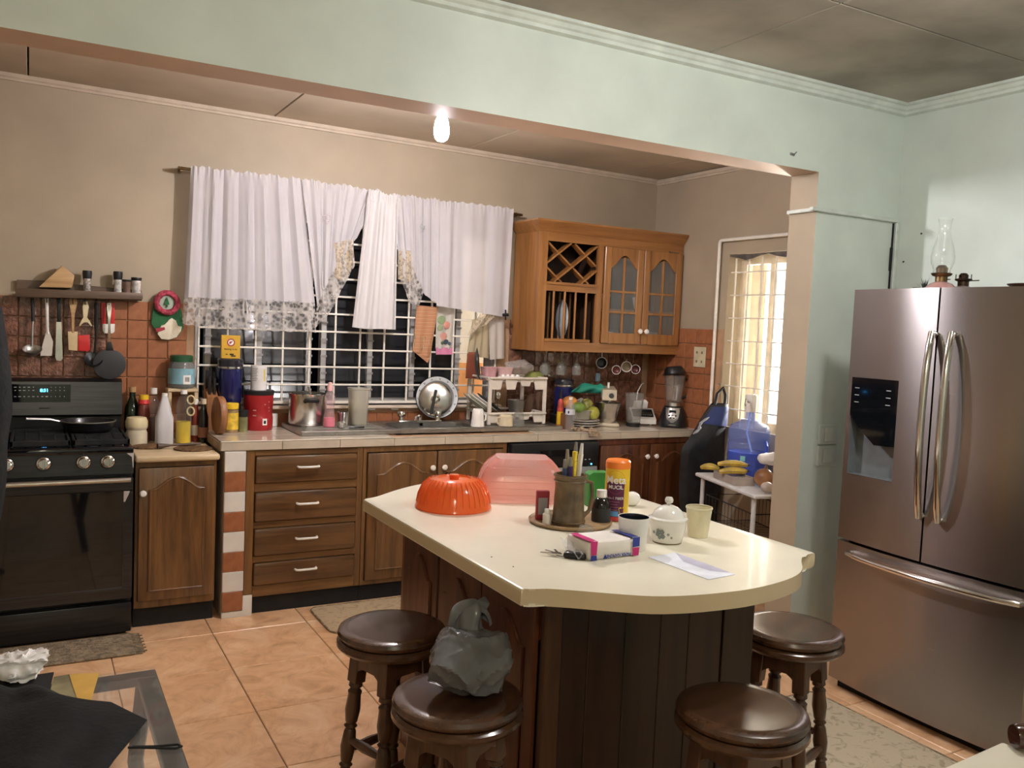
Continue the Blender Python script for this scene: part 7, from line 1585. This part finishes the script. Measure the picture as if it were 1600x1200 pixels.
# ================================================================== TABLE CORNER, BOTTOM RIGHT
zq = .75; q0 = onz(1566, 1158, zq)
t = thing('dining_table', 'corner of a cream topped table at the lower right', 'table', (q0.x, q0.y, 0), .08)
bm = B(); box(bm, -1.2, -.75, zq-.03, 0, 0, zq, .006); obj('table_top', bm, lamin, t)
bm = B(); box(bm, -1.14, -.69, zq-.10, -.06, -.06, zq-.03); obj('apron', bm, oak, t)
for x in (-.08, -1.12):
    for y in (-.08, -.67): bm = B(); box(bm, x-.025, y-.025, 0, x+.025, y+.025, zq-.10, .004, 1); obj('leg', bm, oak, t)
c = onz(1600, 1176, zq+.001); s = mpp(c); gl = mat('brown_glaze_dark', (.045, .014, .008), .12, coat=.6)
ax_ = Vector((RT.x, RT.y, 0)).normalized()
t = thing('brown_shaker', 'glossy brown cylinder with white ring lying on the table corner', 'cylinder', onz(1600, 1165, zq+.002)-ax_*.0-Vector((0, .012, 0)), math.atan2(ax_.y, ax_.x))
R_ = .024; t.location.z = zq+R_+.001
bm = B(); lathe(bm, [(0, -.035), (R_*.9, -.034), (R_, -.028), (R_, .09), (0, .09)], 24); obj('body', xf(bm, roty(PI/2)), gl, t)
bm = B(); lathe(bm, [(R_+.0005, 0), (R_+.0016, 0), (R_+.0016, .003), (R_+.0005, .003)], 24); obj('white_ring', xf(bm, roty(PI/2)), white, t)
# ================================================================== JACKET AT THE LEFT EDGE
yj = 3.25; t = thing('coat_stand', 'wooden coat stand at the left edge, mostly outside the picture', 'coat stand', (ony(-105, 600, yj).x, yj+.03, 0))
bm = B(); lathe(bm, [(0, 0), (.03, 0), (.022, .04), (.018, 1.75), (.024, 1.77), (0, 1.79)], 14); obj('pole', bm, stoolz, t)
for a in range(3): bm = B(); tube(bm, [(0, 0, .12), (.12, 0, .08), (.22, 0, .018)], .016, 8); obj('foot', xf(bm, rotz(a*2.09+1.2)), stoolz, t)
for a in range(3): bm = B(); tube(bm, [(0, 0, 1.68), (.08, 0, 1.70), (.10, 0, 1.74)], .009, 8); obj('peg', xf(bm, rotz(a*.9+2.2)), stoolz, t)
def jk(u, v):
    L_, R2 = (-150, 470+340*v), lerp_poly([(-2, 480), (6, 530), (13, 590), (15, 640), (7, 690), (6, 740), (2, 780), (-4, 812)], v)
    px = L_[0]+(R2[0]-L_[0])*u; py = L_[1]+(R2[1]-L_[1])*u; q = ony(px, py, yj-.045); q.y += -.05*math.sin(PI*u)**.5+.008*math.sin(u*20); return q
t = thing('black_jacket', 'black jacket hanging at the left edge of the picture', 'jacket'); obj('cloth', sheet(B(), 24, 24, jk, .010), mat('black_cloth', (.008, .009, .010)), t)

# ================================================================== RUGS
def rug_mat(name, base, dark, sc):
    m, t, b = nt(name); b.inputs['Roughness'].default_value = .95
    tc = t.nodes.new('ShaderNodeTexCoord'); n = t.nodes.new('ShaderNodeTexNoise'); n.inputs['Scale'].default_value = sc; n.inputs['Detail'].default_value = 6; n.inputs['Distortion'].default_value = 2.2
    r = t.nodes.new('ShaderNodeValToRGB'); e = r.color_ramp.elements; e[0].position = .36; e[0].color = (*dark, 1); e[1].position = .47; e[1].color = (*base, 1)
    t.links.new(tc.outputs['Object'], n.inputs['Vector']); t.links.new(n.outputs['Fac'], r.inputs['Fac']); t.links.new(r.outputs['Color'], b.inputs['Base Color']); return m
rg1 = rug_mat('sink_rug', (.46, .35, .22), (.34, .25, .16), 14); rg2 = rug_mat('fridge_rug', (.50, .43, .31), (.35, .29, .20), 15)
def rug(name, label, x0, y0, x1, y1, r, m):
    t = thing(name, label, 'rug', ((x0+x1)/2, (y0+y1)/2, .0005)); w_, h_ = (x1-x0)/2, (y1-y0)/2
    po = []
    for cx, cy, a0 in ((w_-r, h_-r, 0), (-w_+r, h_-r, PI/2), (-w_+r, -h_+r, PI), (w_-r, -h_+r, 1.5*PI)):
        po += [(cx+r*math.cos(a0+PI/2*i/6), cy+r*math.sin(a0+PI/2*i/6)) for i in range(7)]
    bm = B(); prism(bm, po, 0, .007, 'xy', .002); obj('pile', bm, m, t)
    bm = B(); tube(bm, [(a, b, .007) for a, b in po], .004, 5, True); obj('bound_edge', bm, mat('rug_binding', (.28, .21, .13), .95, var=.3, scale=40), t)
rug('floor_rug', 'beige scroll patterned rug on the floor before the sink cabinet', 1.29, 4.00, 2.35, 4.405, .05, rg1)
rug('floor_rug', 'beige floral rug between the island and the fridge', 2.18, .95, 2.98, 2.55, .04, rg2)
